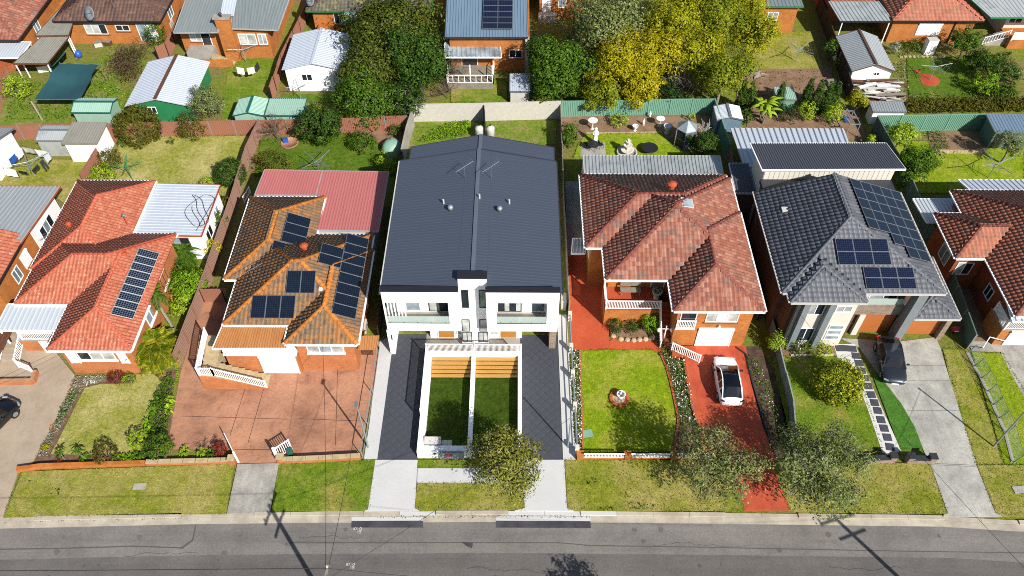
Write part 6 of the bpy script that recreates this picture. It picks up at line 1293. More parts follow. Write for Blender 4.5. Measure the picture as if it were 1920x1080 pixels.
# ================================================================ vegetation
def mkb(c, k, flat=.85, spread=.55, rr=.55, seed=0, core=.86):
    """k sub-crowns filling a sphere-like crown c = (x, y, z, r), as offsets from its base"""
    g = np.random.default_rng(seed + int(abs(c[0]) * 100)); out = [(0, 0, c[2], core * c[3], core * c[3], core * c[3] * flat)] if core else []
    for i in range(k):
        a = i * 2.4 + seed; rad = spread * c[3] * math.sqrt((i + .3) / k); z = c[2] + c[3] * flat * .45 * g.uniform(-1, 1)
        q = c[3] * rr * g.uniform(.8, 1.2); out.append((rad * math.cos(a), rad * math.sin(a), z, q, q, q * flat))
    return out
def T(name, label, c, leaf, n, size, k=6, cat='tree', flat=.85, spread=.66, rr=.5, seed=0, core=.86, **kw):
    return tree(name, label, cat, c, mkb(c, k, flat, spread, rr, seed, core), leaf, n, size, **kw)
# street trees
T('street_tree', 'olive green street tree on the verge in front of the white duplex', (-0.57,25.18,3.9,2.53), 'leaf_street', 12000, .17, 11, twigs=3, trunk_r=.12, clump=.26, lo=.3, per=16, group='street trees', spread=.75, rr=.42, bark='bark_grey', up=.2, core=.6)
T('street_tree', 'thin crowned street tree shading the white picket panels and red drive', (12.89,24.89,3.9,2.81), 'leaf_greygreen', 8500, .15, 12, twigs=5, trunk_r=.13, clump=.3, lo=.2, per=12, group='street trees', spread=.8, rr=.42, up=.45, seed=1, core=0)
T('street_tree', 'broad grey green street tree on the verge before the dark two storey house', (19.5,24.84,3.8,3.24), 'leaf_bluegreen', 13000, .155, 14, twigs=5, trunk_r=.14, clump=.28, lo=.2, per=14, group='street trees', spread=.8, rr=.4, up=.45, bark='bark_grey', seed=2, core=0)
T('street_tree', 'street tree on the near footpath, only its shadow on the road', (7.2, 14.0, 4.3, 1.6), 'leaf_green', 4000, .2, 6, group='near street trees')
# tall group behind the duplex, west
T('large_tree', 'tallest olive green tree behind the white cottage', (-13.36,73.57,5,4.99), 'leaf_olive', 26000, .28, 12, twigs=2, trunk_r=.3, per=90, clump=.3, low=-.7, split=2.2)
T('large_tree', 'olive tree with bare grey limbs showing, beside the white cottage roof', (-15.01,69.01,3.6,3.16), 'leaf_olive', 11000, .24, 9, twigs=4, trunk_r=.22, clump=.28, lo=.4, per=50, seed=3, bark='bark_grey')
T('large_tree', 'dense dark green tree leaning over the rear duplex wall', (-9.92,70.12,4,3.17), 'leaf_dark', 20000, .24, 9, trunk_r=.2, flat=1.15, low=-.8, per=80, clump=.28, seed=4)
T('large_tree', 'lower bushy green tree above the brown sagging fence', (-14.64,65.49,2.3,3.37), 'leaf_green', 13000, .22, 8, trunk_r=.14, twigs=2, seed=5, bark='bark_grey'); T('large_tree', 'mixed green tree hugging the corner of the brown fence', (-10.9,65.75,2,2.25), 'leaf_dark', 5000, .2, 6, trunk_r=.12, seed=6, twigs=2, bark='bark_grey')
bare_tree('bare_tree', 'leafless grey limbs arching inside the olive trees', 'tree', (-13.09,70.8,0), 5.4, 3.0, 46, tr=.13); bare_tree('bare_vine', 'tangled brown leafless vine beside the rear deck rail', 'vine', (-6.81,72.08,0), 3.0, 2.2, 60, 'bark', tr=.06)
bare_tree('bare_vine', 'dry brown bramble at the end of the concrete rear wall', 'vine', (-7.2,68.97,0), 2.2, 1.9, 46, 'bark', tr=.05)
# tall group behind the duplex, east
T('large_tree', 'rounded deep green tree at the corner of the concrete rear wall', (4,69.25,3.4,3.27), 'leaf_green', 20000, .24, 9, trunk_r=.22, flat=1.0, low=-.8, per=80, clump=.28, seed=7, group=None)
T('large_tree', 'grey green tree behind the yellow flowering trees', (9.01,74.73,5,4.56), 'leaf_greygreen', 20000, .25, 10, trunk_r=.25, per=80, clump=.28, seed=8)
for i, (lb, c, lf, n) in enumerate((('golden yellow flowering tree touching the deep green tree', (10.53,69.62,3.8,3.35), 'leaf_gold', 11000), ('golden flowering tree in the middle of the yellow row', (14.21,71.35,3.8,3.21), 'leaf_gold', 8500), ('smaller golden tree low over the green steel fence', (8.63,67.19,2.2,2.27), 'leaf_mustard', 5000),
        ('mustard yellow tree rising behind the middle of the yellow row', (16.32,75.8,5,3.76), 'leaf_yellow', 10000), ('mustard yellow tree with pale branches showing in its gap', (20.63,75.9,5.2,3.61), 'leaf_mustard', 9000), ('mustard yellow tree overhanging the blue shed', (20.5,68.14,3.6,2.86), 'leaf_mustard', 7500), ('far mustard yellow tree above the brick house end', (24.34,74.6,4.4,2.91), 'leaf_yellow', 7000), ('low golden tree hanging over the end of the green fence', (12.38,67.56,2.4,2.27), 'leaf_gold', 5000), ('mustard yellow tree filling the middle of the yellow canopy', (18.15,70.95,4.2,2.7), 'leaf_yellow', 7000), ('mustard tree at the top edge above the yellow canopy', (19,80.06,5.2,3.45), 'leaf_mustard', 7000), ('yellow tree at the top edge by the brick house end', (25.16,80.06,4.6,2.74), 'leaf_yellow', 5000))):
    T('wattle_tree', lb, c, lf, int(n * 1.7), .22, 8, trunk_r=.16, per=80, clump=.27, seed=10 + i, group='yellow flowering trees', twigs=1, bark='bark_grey')
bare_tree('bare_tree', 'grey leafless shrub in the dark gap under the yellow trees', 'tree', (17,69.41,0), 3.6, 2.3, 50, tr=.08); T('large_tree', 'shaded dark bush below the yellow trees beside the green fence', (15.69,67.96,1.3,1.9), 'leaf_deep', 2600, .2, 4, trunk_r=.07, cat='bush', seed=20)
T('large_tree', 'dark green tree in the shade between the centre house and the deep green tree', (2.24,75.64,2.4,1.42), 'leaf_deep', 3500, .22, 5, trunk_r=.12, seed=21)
# middle back yards, west to east
shrub('shrub', 'lime green rounded shrub by the rust red fence', 'shrub', (-51.38,68.98,1.3,1.48), 'leaf_lime', 1600, .16, .8)
T('bare_shrub', 'broad brown dormant bush beside the shade cloth', (-41.48,73.93,1.5,2.73), 'leaf_brown', 3500, .15, 7, cat='bush', core=0, twigs=5, trunk_r=.09, clump=.35, lo=.1, per=8, seed=22)
shrub('shrub', 'bright green upright shrub by the dish house corner', 'shrub', (-39.89,78.48,1.5,1.12), 'leaf_green', 1500, .17, 1.3)
T('olive_tree', 'grey green tree overhanging the workshop shed roof', (-30.84,65.62,2,1.9), 'leaf_bluegreen', 6500, .14, 7, trunk_r=.1, seed=23, twigs=1)
shrub('shrub', 'bronze and purple shrub against the brown rear fence', 'shrub', (-31.73,62.62,1.3,1.3), 'leaf_bronze', 2200, .15, 1.1, extra=('petal_purple', 60, .14))
shrub('clipped_bush', 'broad clipped olive green bush in the corner of the dry lawn', 'bush', (-36.62,62.08,1.7,2.11), 'leaf_bronze', 11000, .14, .82, ball=True)
shrub('hedge_shrub', 'reddish green hedge shrub nearest the white shed along the fence', 'shrub', (-38.23,58.12,0.9,1.15), 'leaf_bronze', 1300, .14, 1.0); shrub('hedge_shrub', 'yellow green hedge shrub beside the orange roof corner', 'shrub', (-38.28,55.93,0.9,1.13), 'leaf_lime', 1300, .14, 1.0); shrub('hedge_shrub', 'small dark hedge shrub at the top of the fence row', 'shrub', (-38.12,60.85,0.6,0.46), 'leaf_green', 400, .12)
shrub('clipped_ball', 'dark green clipped ball bush at the edge of the dry lawn', 'bush', (-26.31,56,1.1,1.38), 'leaf_dark', 7000, .12, .85, ball=True)
shrub('shrub', 'small yellow green shrub behind the white rear roof', 'shrub', (-28.62,55.49,0.5,0.64), 'leaf_lime', 700, .1, .7); shrub('shrub', 'little low shrub in the dry lawn by the fence', 'shrub', (-33.7,61.51,0.35,0.36), 'leaf_green', 260, .1)
shrub('shrub', 'narrow shrub beside the white wall top by the taupe fence', 'shrub', (-25.85,52.21,0.9,0.57), 'leaf_bronze', 800, .13, 1.2); shrub('shrub', 'orange flecked shrub between the white wall and taupe fence', 'shrub', (-25.85,49.81,1,0.74), 'leaf_green', 1200, .13, 1.2, extra=('petal_orange', 40, .1)); shrub('flowering_shrub', 'bright yellow flowering shrub beside the taupe fence', 'shrub', (-25.73,46.63,0.9,0.68), 'leaf_lime', 900, .12, 1.2, extra=('petal_yellow', 500, .12))
palm('fern_palm', 'feathery green palm clump beside the white rear room', 'palm', (-27.82,45.79,0), 1.5, 1.5, 16, 'leaf_green', .45, .7, stems=3, spread=.6, trunk_r=.05)
shrub('shrub', 'dense bright green shrub beside the palm with the leaning trunk', 'shrub', (-26.52,42.27,1.1,1.47), 'leaf_bright', 3200, .17, 1.1); shrub('shrub', 'light green shrub tumbling towards the taupe fence', 'shrub', (-26.69,40.47,0.9,1.02), 'leaf_lime', 1500, .15, 1.1); shrub('shrub', 'mid green shrub under the spotted solar panels', 'shrub', (-27.99,43.68,1,0.92), 'leaf_green', 1400, .16, 1.1)
palm('palm_tree', 'slim palm with leaning pale trunk beside the spotted solar panels', 'palm', (-26.93,38.48,0), 3.4, 1.3, 13, 'leaf_green', .35, .9, trunk_r=.12, lean=(-.75, .9), bark='bark_grey')
palm('golden_palm', 'golden green palm clump at the corner of the orange brick wall', 'palm', (-27.13,35.6,0), 1.5, 1.6, 22, 'leaf_palm', .5, .3, stems=6, spread=.6, trunk_r=.06)
T('citrus_tree', 'dark rounded glossy citrus tree in the green back lawn', (-18.89,62.13,2,2.36), 'leaf_dark', 9000, .2, 7, trunk_r=.12, lo=.75, clump=.16, flat=.9, low=-.85, split=.7, seed=25)
bare_tree('bare_tree', 'small leafless tree by the pink paddling pool', 'tree', (-23.4,62.18,0), 2.8, 2.2, 50, 'bark', tr=.08)
shrub('shrub', 'yellow leaved shrub at the corner of the pink metal roof', 'shrub', (-22.61,57.26,1.2,1.49), 'leaf_bronze', 1800, .16, .9); shrub('shrub', 'green glossy shrub in the middle of the green back lawn', 'shrub', (-14.81,60.79,0.9,1.23), 'leaf_green', 1600, .17, .9); shrub('shrub', 'rounded lime shrub in front of the pale covered mound', 'shrub', (-11.99,57.67,1.1,1), 'leaf_lime', 1700, .12, 1.0); shrub('shrub', 'ragged shrub in the shade of the concrete fence', 'shrub', (-11.82,62.82,0.6,0.68), 'leaf_green', 500, .14)
scatter('ground_cover', [[(-8.81,62.64),(-6.93,64.68),(-4.71,65.03),(-4.62,63),(-6.17,62.33),(-9.51,61.65)]], 260, .45, .16, 'leaf_bright'); scatter('dry_grass', [[(-10.21,64.31),(-5.74,64.34),(-6.74,63.16),(-10.02,62.14)]], 60, .1, .12, 'leaf_bronze')
T('garden_tree', 'upright bright green tree beside the grey timber fence', (5.11,61.17,1.6,0.92), 'leaf_green', 3200, .15, 5, trunk_r=.07, flat=1.5, lo=.7, low=-.9, split=.5, seed=26); T('garden_tree', 'dark rounded tree beside the aviary in the statue garden', (17.93,60.1,1.5,1.42), 'leaf_dark', 3800, .16, 5, trunk_r=.08, lo=.7, low=-.85, split=.6, seed=27)
shrub('shrub', 'small green shrub in the brown bed by the green fence', 'shrub', (10.23,64.69,0.7,0.8), 'leaf_lime', 700, .16, .9); shrub('shrub', 'tiny lime shrub near the end of the green fence', 'shrub', (17.54,65.3,0.6,0.35), 'leaf_lime', 260, .13, 1.2); bare_tree('bare_tree', 'pale bare twigs above the dark rounded garden tree', 'tree', (18.42,62.95,0), 1.9, .8, 22, 'offwhite', tr=.04)
for i, (px, lb) in enumerate((((1384,186), 'first'), ((1397,190), 'second'), ((1450,192), 'third'), ((1506,176), 'fourth'), ((1523,190), 'fifth'), ((1540,192), 'sixth'), ((1553,186), 'seventh'))):
    pos = ((22.56,66.74,0), (23.29,66.57,0), (26.17,66.41,0), (29.2,67.14,0), (30,66.61,0), (30.88,66.44,0), (31.68,66.62,0))[i]
    t = thing('cypress', lb + ' dark columnar conifer from the blue shed, in the row behind the striped patio', 'conifer', pos, group='columnar conifers'); V, F = rep(LEAF, [(0, 1, 2, 3)], leaf_cloud([(pos[0], pos[1], 1.6, .52, .52, 1.6), (pos[0], pos[1], 3.0, .3, .3, 1.0)], 3800, .13, clump=.14, lo=.75, per=10, low=-.95)); big_mesh('crown', V, F, 'leaf_dark', t); MB().tube((pos[0], pos[1], -.05), (pos[0], pos[1], 2.2), .07, .03).out('trunk', 'bark', t)
palm('banana_plant', 'banana plant with broad yellow green leaves behind the striped patio roof', 'banana plant', (24.64,65.18,0), 2.3, 1.5, 8, 'leaf_lime', .2, .3, True, .1, stems=3, spread=.5)
for c, lb in (((28.93,65.66,1.1,0.8), 'variegated shrub between the conifers and the striped patio'), ((31.43,65.06,1.3,0.95), 'larger variegated shrub beside the grey steel frame'), ((34.35,61.73,0.6,0.47), 'small yellow shrub by the dark skillion roof')): shrub('variegated_shrub', lb, 'shrub', c, 'leaf_lime', 1300, .15, 1.3)
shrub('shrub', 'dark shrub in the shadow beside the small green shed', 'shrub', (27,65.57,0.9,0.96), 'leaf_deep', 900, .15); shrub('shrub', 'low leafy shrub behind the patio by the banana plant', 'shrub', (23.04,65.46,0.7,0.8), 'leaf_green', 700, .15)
T('round_tree', 'round yellow green tree at the corner of the scrap timber pile', (34.06,66.53,1.9,1.17), 'leaf_yellow', 3200, .15, 5, trunk_r=.08, lo=.7, seed=28, split=.6)
shrub('shrub', 'upright shrub in the shade beside the long white garage', 'shrub', (34.07,76.2,1.4,0.87), 'leaf_green', 1100, .17, 1.2); shrub('shrub', 'pale leaved shrub beside the long white garage', 'shrub', (34.56,74.5,0.8,0.43), 'leaf_lime', 350, .13, 1.3)
shrub('silver_shrub', 'round silver white shrub against the far brick wall', 'shrub', (41.5,77.6,0.8,0.64), 'leaf_silver', 900, .13, 1.0); shrub('shrub', 'low leafy shrub row under the white roller shutter', 'shrub', (43.82,78.3,0.5,1.18), 'leaf_green', 800, .14, .7)
T('large_tree', 'bushy dark green tree by the corner of the orange tiled house', (48.33,76.42,2.1,1.95), 'leaf_green', 4200, .18, 6, trunk_r=.1, seed=29, lo=.65); T('large_tree', 'dark green tree shading the round brick path lawn', (48.86,73.32,1.9,1.79), 'leaf_dark', 3800, .18, 6, trunk_r=.1, seed=30); T('bush', 'lime topped bush at the foot of the far lawn', (48.41,70.14,1.2,1.54), 'leaf_bright', 2600, .16, 5, cat='bush', trunk_r=.07, seed=31); T('bush', 'dark bush beyond the brown clipped hedge', (50.73,72.03,1.6,1.89), 'leaf_dark', 3000, .17, 5, cat='bush', trunk_r=.07, seed=32); T('bush', 'deep green bush at the end of the clipped hedge', (49.94,68.86,1.2,1.5), 'leaf_green', 2600, .17, 5, cat='bush', trunk_r=.07, seed=33); T('bush', 'pale green bush by the white verandah', (52.24,71.87,1.2,1.12), 'leaf_bluegreen', 1500, .17, 4, cat='bush', trunk_r=.07, seed=34)
hd = thing('hedge', 'long olive brown clipped hedge behind the green ribbed fence', 'hedge', (45.38,67.6,0)); a, b = (39.86,67.03,0), (51.54,67.37,0); bl = [(a[0] + (b[0] - a[0]) * i / 15, a[1] + (b[1] - a[1]) * i / 15, .8, .75, .5, .75) for i in range(16)]
V, F = rep(LEAF, [(0, 1, 2, 3)], leaf_cloud([(q[0], q[1], .8, .8, .55, .85) for q in bl], 16000, .14, clump=.12, lo=.85, per=8, low=-.8)); big_mesh('foliage', V, F, 'leaf_bronze', hd); m = MB()
for i in range(16): m.tube((bl[i][0], bl[i][1], -.05), (bl[i][0], bl[i][1], 1.0), .04, .02)
m.out('stem', 'bark', hd)
scatter('ground_cover', [[(40.81,69.79),(47.86,70.02),(47.59,68.56),(40.37,68.42)], [(40.73,75.39),(42.51,75.91),(40.8,69.61),(39.83,69.14)], [(42,77.44),(47.19,77.69),(46.9,76.86),(41.74,76.62)]], 40, .5, .2, 'leaf_bluegreen')
T('garden_tree', 'yellow green lemon tree above the bright east lawn', (36.87,61.38,1.6,1.53), 'leaf_lime', 4000, .17, 5, trunk_r=.07, seed=35, twigs=2); T('garden_tree', 'taller dark green tree between the skillion roof and bright lawn', (36.26,56.43,2.1,2.04), 'leaf_green', 9000, .17, 7, trunk_r=.1, seed=36, flat=1.15, low=-.9)
T('olive_tree', 'silvery olive tree with bent trunk beside the dark shed', (46.12,59.11,2.2,1.39), 'leaf_bluegreen', 3500, .14, 6, trunk_r=.11, seed=37, twigs=2, bark='bark_grey'); scatter('vegetable_bed', [[(40.49,63.63),(42.1,63.73),(41.95,61.02),(40.6,60.85)]], 110, .5, .16, 'leaf_green')
shrub('shrub', 'dark shrub at the foot of the long green fence', 'shrub', (35.95,55.54,0.5,0.54), 'leaf_green', 500, .13); shrub('shrub', 'lone green shrub in the shaded eastern side yard', 'shrub', (36.92,44.08,0.7,0.53), 'leaf_green', 800, .11, 1.1)
# front gardens
shrub('shrub', 'dark red leaved shrub against the orange brick front wall', 'shrub', (-29.83,33.75,0.45,0.6), 'leaf_red', 900, .09, .9); shrub('shrub', 'bright green low shrub beside the red shrub', 'shrub', (-28.87,33.69,0.4,0.44), 'leaf_bright', 600, .09, .9); shrub('clipped_ball', 'rusty tipped clipped bush on the orange wall', 'bush', (-28.31,27.27,0.65,0.78), 'leaf_bronze', 2600, .08, .9, ball=True, extra=('leaf_red', 160, .08)); shrub('clipped_ball', 'yellow green clipped ball at the lawn corner', 'bush', (-26.38,28.31,0.75,0.67), 'leaf_lime', 2600, .08, .9, ball=True); shrub('shrub', 'broad dark green bush at the corner of the terracotta yard', 'bush', (-24.77,27.85,0.7,0.89), 'leaf_green', 2600, .1, .95, clump=.12, lo=.8)
shrub('shrub', 'red leaved shrub beside the solid white gate', 'shrub', (-20.57,27.78,0.5,0.56), 'leaf_red', 800, .1, 1.0); bare_tree('bare_shrub', 'leafless twiggy shrub behind the salmon wall', 'shrub', (-21.7,27.84,0), .9, .6, 18, 'bark', tr=.02)
shrub('shrub', 'small yellow shrub in the drive side flower bed', 'shrub', (-32.88,27.98,0.3,0.3), 'leaf_gold', 400, .07, .9); shrub('shrub', 'little crimson shrub near the orange wall end', 'shrub', (-31.58,27.11,0.3,0.24), 'leaf_red', 260, .07, .9); shrub('shrub', 'small red shrub beside the lawn path corner', 'shrub', (-26.64,34.11,0.3,0.26), 'leaf_red', 260, .07)
for i, (p, lb) in enumerate((((-31.3,27.11,0), 'western'), ((-30.1,27.2,0), 'eastern'))): palm('cordyline', lb + ' of two young cordylines behind the orange wall', 'cordyline', p, .85, .5, 12, 'leaf_green', .06, .3, trunk_r=.035, broad=True, lean=(-.05, .1))
STRAP = ['between the rusty clipped bush and the yellow ball', 'middle of the strap clumps behind the orange wall', 'under the yellow green clipped ball', 'touching the rusty clipped bush', 'at the foot of the broad dark bush', 'on the gravel end behind the salmon wall', 'mid way along the salmon wall bed', 'beside the red shrub at the salmon wall', 'beside the eastern cordyline', 'half way down the east side of the dry lawn', 'east of the dry lawn, second from the top of its bed', 'dark one, east of the dry lawn below the top corner', 'east of the dry lawn, just above the yellow ball', 'dark one at the top east corner of the dry lawn', 'lime one at the edge of the terracotta yard', 'lime one further down the terracotta yard edge']
for i, (p, lf) in enumerate((((-27.21,27.14,0), 'leaf_bright'), ((-26.69,27.14,0), 'leaf_bright'), ((-26.23,27.31,0), 'leaf_green'), ((-27.6,27.18,0), 'leaf_green'), ((-24.52,27.99,0), 'leaf_lime'), ((-23.05,27.71,0), 'leaf_lime'), ((-21.85,27.67,0), 'leaf_lime'), ((-21.19,27.59,0), 'leaf_green'), ((-29.8,27.08,0), 'leaf_green'), ((-26.3,30.01,0), 'leaf_bright'), ((-26.26,30.9,0), 'leaf_bright'), ((-26.24,31.49,0), 'leaf_green'), ((-26,29.27,0), 'leaf_bright'), ((-26.2,32.28,0), 'leaf_green'), ((-25.24,31.96,0), 'leaf_lime'), ((-25.16,31.14,0), 'leaf_lime'))):
    o = strap_plant('strap_plant', 'clump of strap leaves ' + STRAP[i], 'plant', p, .42, 30, lf, 'strap leaved clumps in the front bed', .5)
scatter('flower_bed', [[(-33.1,33.95),(-30.56,34.16),(-30.6,33.68),(-31.86,33.29),(-32.24,32.67),(-32.43,30.83),(-32.68,28.63),(-32.64,27.37),(-33.41,27.24),(-33.14,28.84),(-32.98,31.28)]], 260, .28, .12, 'leaf_silver'); scatter('flower_bed', [[(-33.05,32.53),(-32.24,32.67),(-32.46,30.61),(-32.78,29.72),(-33.05,30.83)]], 260, .35, .13, 'leaf_green'); scatter('flower_bed', [[(-33.34,33.09),(-32.79,33.76),(-32.49,33.38),(-32.86,32.43)], [(-33.37,29.93),(-32.84,30.07),(-32.8,29.37),(-33.19,29.36)]], 140, .32, .08, 'petal_orange'); scatter('flower_bed', [[(-32.38,33.96),(-31.13,34.06),(-31.01,33.48),(-32.03,33.19)]], 160, .22, .09, 'petal_white')
scatter('ground_cover', [[(-26.52,33.42),(-25.79,34.39),(-25.11,31.56),(-24.83,29.77),(-24.36,27.63),(-26.07,27.12),(-26.01,28.12),(-26.34,30.2)]], 260, .4, .15, 'leaf_green'); scatter('ground_cover', [[(-25.73,34.88),(-25.77,37.4),(-25.83,41.74),(-25.63,41.63),(-25.52,37.41),(-25.41,34.88),(-25.21,32.48)]], 200, .25, .11, 'leaf_lime')
scatter('flower_bed', [[(11.27,36.52),(12.96,36.33),(12.98,31.81),(13.19,30.02),(11.66,30.01),(11.81,31.8),(11.75,33.2)]], 330, .35, .13, 'leaf_green'); scatter('flower_bed', [[(11.37,36.31),(12.95,36.23),(12.98,31.81),(13.07,30.24),(11.84,30.23),(11.89,31.8),(11.83,33.2)]], 80, .4, .12, 'petal_white'); scatter('flower_bed', [[(4.29,36.67),(4.99,36.68),(4.75,27.99),(4.3,27.98)]], 330, .3, .12, 'leaf_green'); scatter('flower_bed', [[(4.29,36.67),(4.99,36.68),(4.75,27.99),(4.3,27.98)]], 150, .36, .11, 'petal_white')
ed = thing('garden_edging', 'curved red brick edging between the bright lawn and white flowers', 'edging', (11.74,33.7,0)); pts = [(11.17,36.48,0.1),(11.5,35.09,0.1),(11.63,33.87,0.1),(11.7,32.79,0.1),(11.77,31.54,0.1),(11.78,30.42,0.1),(11.49,29.32,0.1),(11.18,28.04,0.1)]
for a, b in zip(pts, pts[1:]):
    n = max(1, int(math.hypot(b[0] - a[0], b[1] - a[1]) / .3))
    for i in range(n): p = [a[k] + (b[k] - a[k]) * (i + .03) / n for k in (0, 1)]; q = [a[k] + (b[k] - a[k]) * (i + .97) / n for k in (0, 1)]; MB().beam((*p, .1), (*q, .1), .16, .12).out('brick', 'edging_brick', ed)
ed = thing('garden_edging', 'rough red brick edging along the red brick drive', 'edging', (12.94,33.71,0)); pts = [(12.85,36.17,0.12),(12.92,34.59,0.12),(12.89,32.92,0.12),(12.98,31.31,0.12),(13.25,29.98,0.12)]
for a, b in zip(pts, pts[1:]):
    n = max(1, int(math.hypot(b[0] - a[0], b[1] - a[1]) / .3))
    for i in range(n): p = [a[k] + (b[k] - a[k]) * (i + .03) / n for k in (0, 1)]; q = [a[k] + (b[k] - a[k]) * (i + .97) / n for k in (0, 1)]; MB().beam((*p, .14), (*q, .14), .2, .18).out('brick', 'edging_brick', ed)
ed = thing('garden_edging', 'thin red brick edging along the white flower strip', 'edging', (4.89,32.25,0)); pts = [(4.99,36.71,0.08),(4.89,32.2,0.08),(4.78,27.89,0.08)]; 
for a, b in zip(pts, pts[1:]):
    n = 14
    for i in range(n): p = [a[k] + (b[k] - a[k]) * (i + .03) / n for k in (0, 1)]; q = [a[k] + (b[k] - a[k]) * (i + .97) / n for k in (0, 1)]; MB().beam((*p, .08), (*q, .08), .12, .1).out('brick', 'edging_brick', ed)
# bed against the red tiled house's porch
sheet('garden_ground', [(7.46,39.06),(11.06,39.19),(11.31,38.02),(10.65,37.71),(8.07,37.69),(7.49,38.21)], .12, 'soil', t=.15)
shrub('rose_bush', 'red flowering rose bush against the orange porch base', 'rose', (7.87,38.6,0.75,0.54), 'leaf_dark', 900, .1, 1.2, extra=('petal_red', 8, .12)); shrub('rose_bush', 'dark rose bush in the middle of the porch bed', 'rose', (9.14,38.62,0.6,0.59), 'leaf_dark', 800, .1, 1.0); shrub('shrub', 'bright green camellia at the porch stair corner', 'shrub', (10.62,38.84,0.95,0.71), 'leaf_bright', 1900, .12, 1.2); shrub('dry_shrub', 'dry brown shrub beside the lower stair rail', 'shrub', (11.88,37.05,0.5,0.74), 'leaf_brown', 1300, .08, .9)
rk = thing('rock_border', 'sandstone rocks edging the porch bed', 'rocks', (9.33,37.67,0))
for p in [(8.24,37.78,0.12),(8.74,37.73,0.12),(9.23,37.68,0.12),(9.69,37.74,0.12),(10.16,37.79,0.12),(7.68,38.09,0.12),(10.67,37.9,0.12)]: MB().lathe((p[0], p[1], .05), [(.2, 0), (.24, .1), (.15, .2), (.04, .22)], 7).out('rock', 'stone_sand', rk)
scatter('ground_cover', [[(17.45,36.25),(18.6,36.25),(19.1,33.71),(19.33,30.49),(19.16,28.33),(18.37,28.32),(18.1,30.48),(17.75,33.94)]], 70, .35, .15, 'leaf_green'); scatter('flower_bed', [[(18.07,35.65),(18.68,35.66),(19,30.05),(18.62,30.05)]], 30, .4, .1, 'petal_white')
shrub('shrub', 'yellow green shrub at the corner of the grey finned house', 'shrub', (19.99,36.91,1.1,0.69), 'leaf_lime', 1100, .12, 1.4); shrub('shrub', 'pale flowered shrub between the grey fins', 'shrub', (21.74,36.82,0.7,0.61), 'leaf_green', 900, .11, 1.1, extra=('petal_white', 30, .1)); shrub('shrub', 'spreading lime shrub under the cream wall', 'shrub', (23.34,36.62,0.5,0.9), 'leaf_lime', 1200, .11, .8); shrub('shrub', 'red leaved shrub by the entry of the cream fronted house', 'shrub', (24.6,37.68,0.6,0.37), 'leaf_red', 300, .13, 1.6)
shrub('shrub', 'large yellow and green rounded bush on the front lawn of the dark house', 'bush', (23.66,33.08,1.25,1.75), 'leaf_limegold', 8000, .17, .9, lo=.8, clump=.13); 
ge = MB(); a, b = (21.16,36.31,0), (24.45,36.39,0); ge.beam((a[0], a[1], .08), (b[0], b[1], .08), .12, .2); tag(ge.out('garden_edging', 'stone_pale'), 'pale concrete garden edging below the cream front wall', 'edging')
for poly, n in (([(-33.68,22.86),(-33.81,26.12),(-19.37,26.82),(-19.07,23.14)], 22), ([(-16.31,26.89),(-9.66,27.18),(-9.51,23.51),(-16.12,23.24)], 40), ([(3.49,27.22),(14.86,27.34),(15.28,23.59),(3.53,23.63)], 34), ([(17.86,27.19),(28.74,27.18),(28.66,23.45),(18.34,23.69)], 36), ([(-6.62,25.46),(0.74,25.51),(0.73,23.57),(-6.61,23.64)], 40), ([(31.96,27.04),(37.78,27.07),(37.89,23.33),(31.92,23.51)], 34), ([(-6.73,27.2),(0.75,27.24),(0.74,26.59),(-6.68,26.54)], 40)): blades('grass', [poly], n, .09, 'leaf_lime' if n < 30 else 'leaf_street', .13, .03)
blades('grass', [[(4.99,36.72),(10.56,36.81),(11.22,36.11),(11.72,32.95),(11.45,29.56),(11.11,28.02),(4.78,27.86)], [(19.75,36.27),(25.97,36.31),(25.85,28.29),(19.28,27.83)], [(35.21,36.77),(37.56,36.69),(37.62,35.29),(38.05,30.18),(36.74,27.12),(33.94,27.1)], [(33.08,37.02),(35.02,37.03),(33.94,27.1),(31.99,27)]], 40, .08, 'leaf_lime', .05, .025); blades('grass', [[(-31.99,33.06),(-28.53,33.47),(-26.34,32.4),(-26.27,28.47),(-26.21,27.54),(-32.44,27.5)]], 30, .06, 'leaf_bronze', .05, .025)
scatter('weed', [[(5.3,25.93),(5.66,25.94),(5.57,25.54),(5.2,25.54)], [(5.71,23.79),(6.77,23.8),(6.57,23.5),(5.68,23.49)], [(7.69,24.11),(9.46,24.01),(9.24,23.63),(7.64,23.62)], [(4.92,25.73),(5.35,25.54),(5.19,25.26),(4.83,25.41)], [(7.46,24.77),(7.89,24.77),(7.78,24.38),(7.42,24.38)], [(-33.08,25.48),(-32.64,25.41),(-32.62,25.17),(-33.02,25.25)], [(-31.29,24.9),(-30.69,24.87),(-30.63,24.32),(-31.19,24.47)]], 60, .12, .14, 'leaf_dark', z=.14)
scatter('weed', [[(-53.14,70.46),(-46.94,71.93),(-44.54,74.91),(-41.5,70.07),(-44.45,65.1),(-51.32,64.79)]], 22, .4, .2, 'leaf_green'); scatter('weed', [[(24.16,73.86),(33.74,74.42),(32.41,69.16),(22.98,68.83)]], 6, .35, .2, 'leaf_brown'); scatter('weed', [[(-43.62,70.53),(-38.99,70.08),(-36.11,66.02),(-39.35,65.13)]], 30, .5, .2, 'leaf_bright')

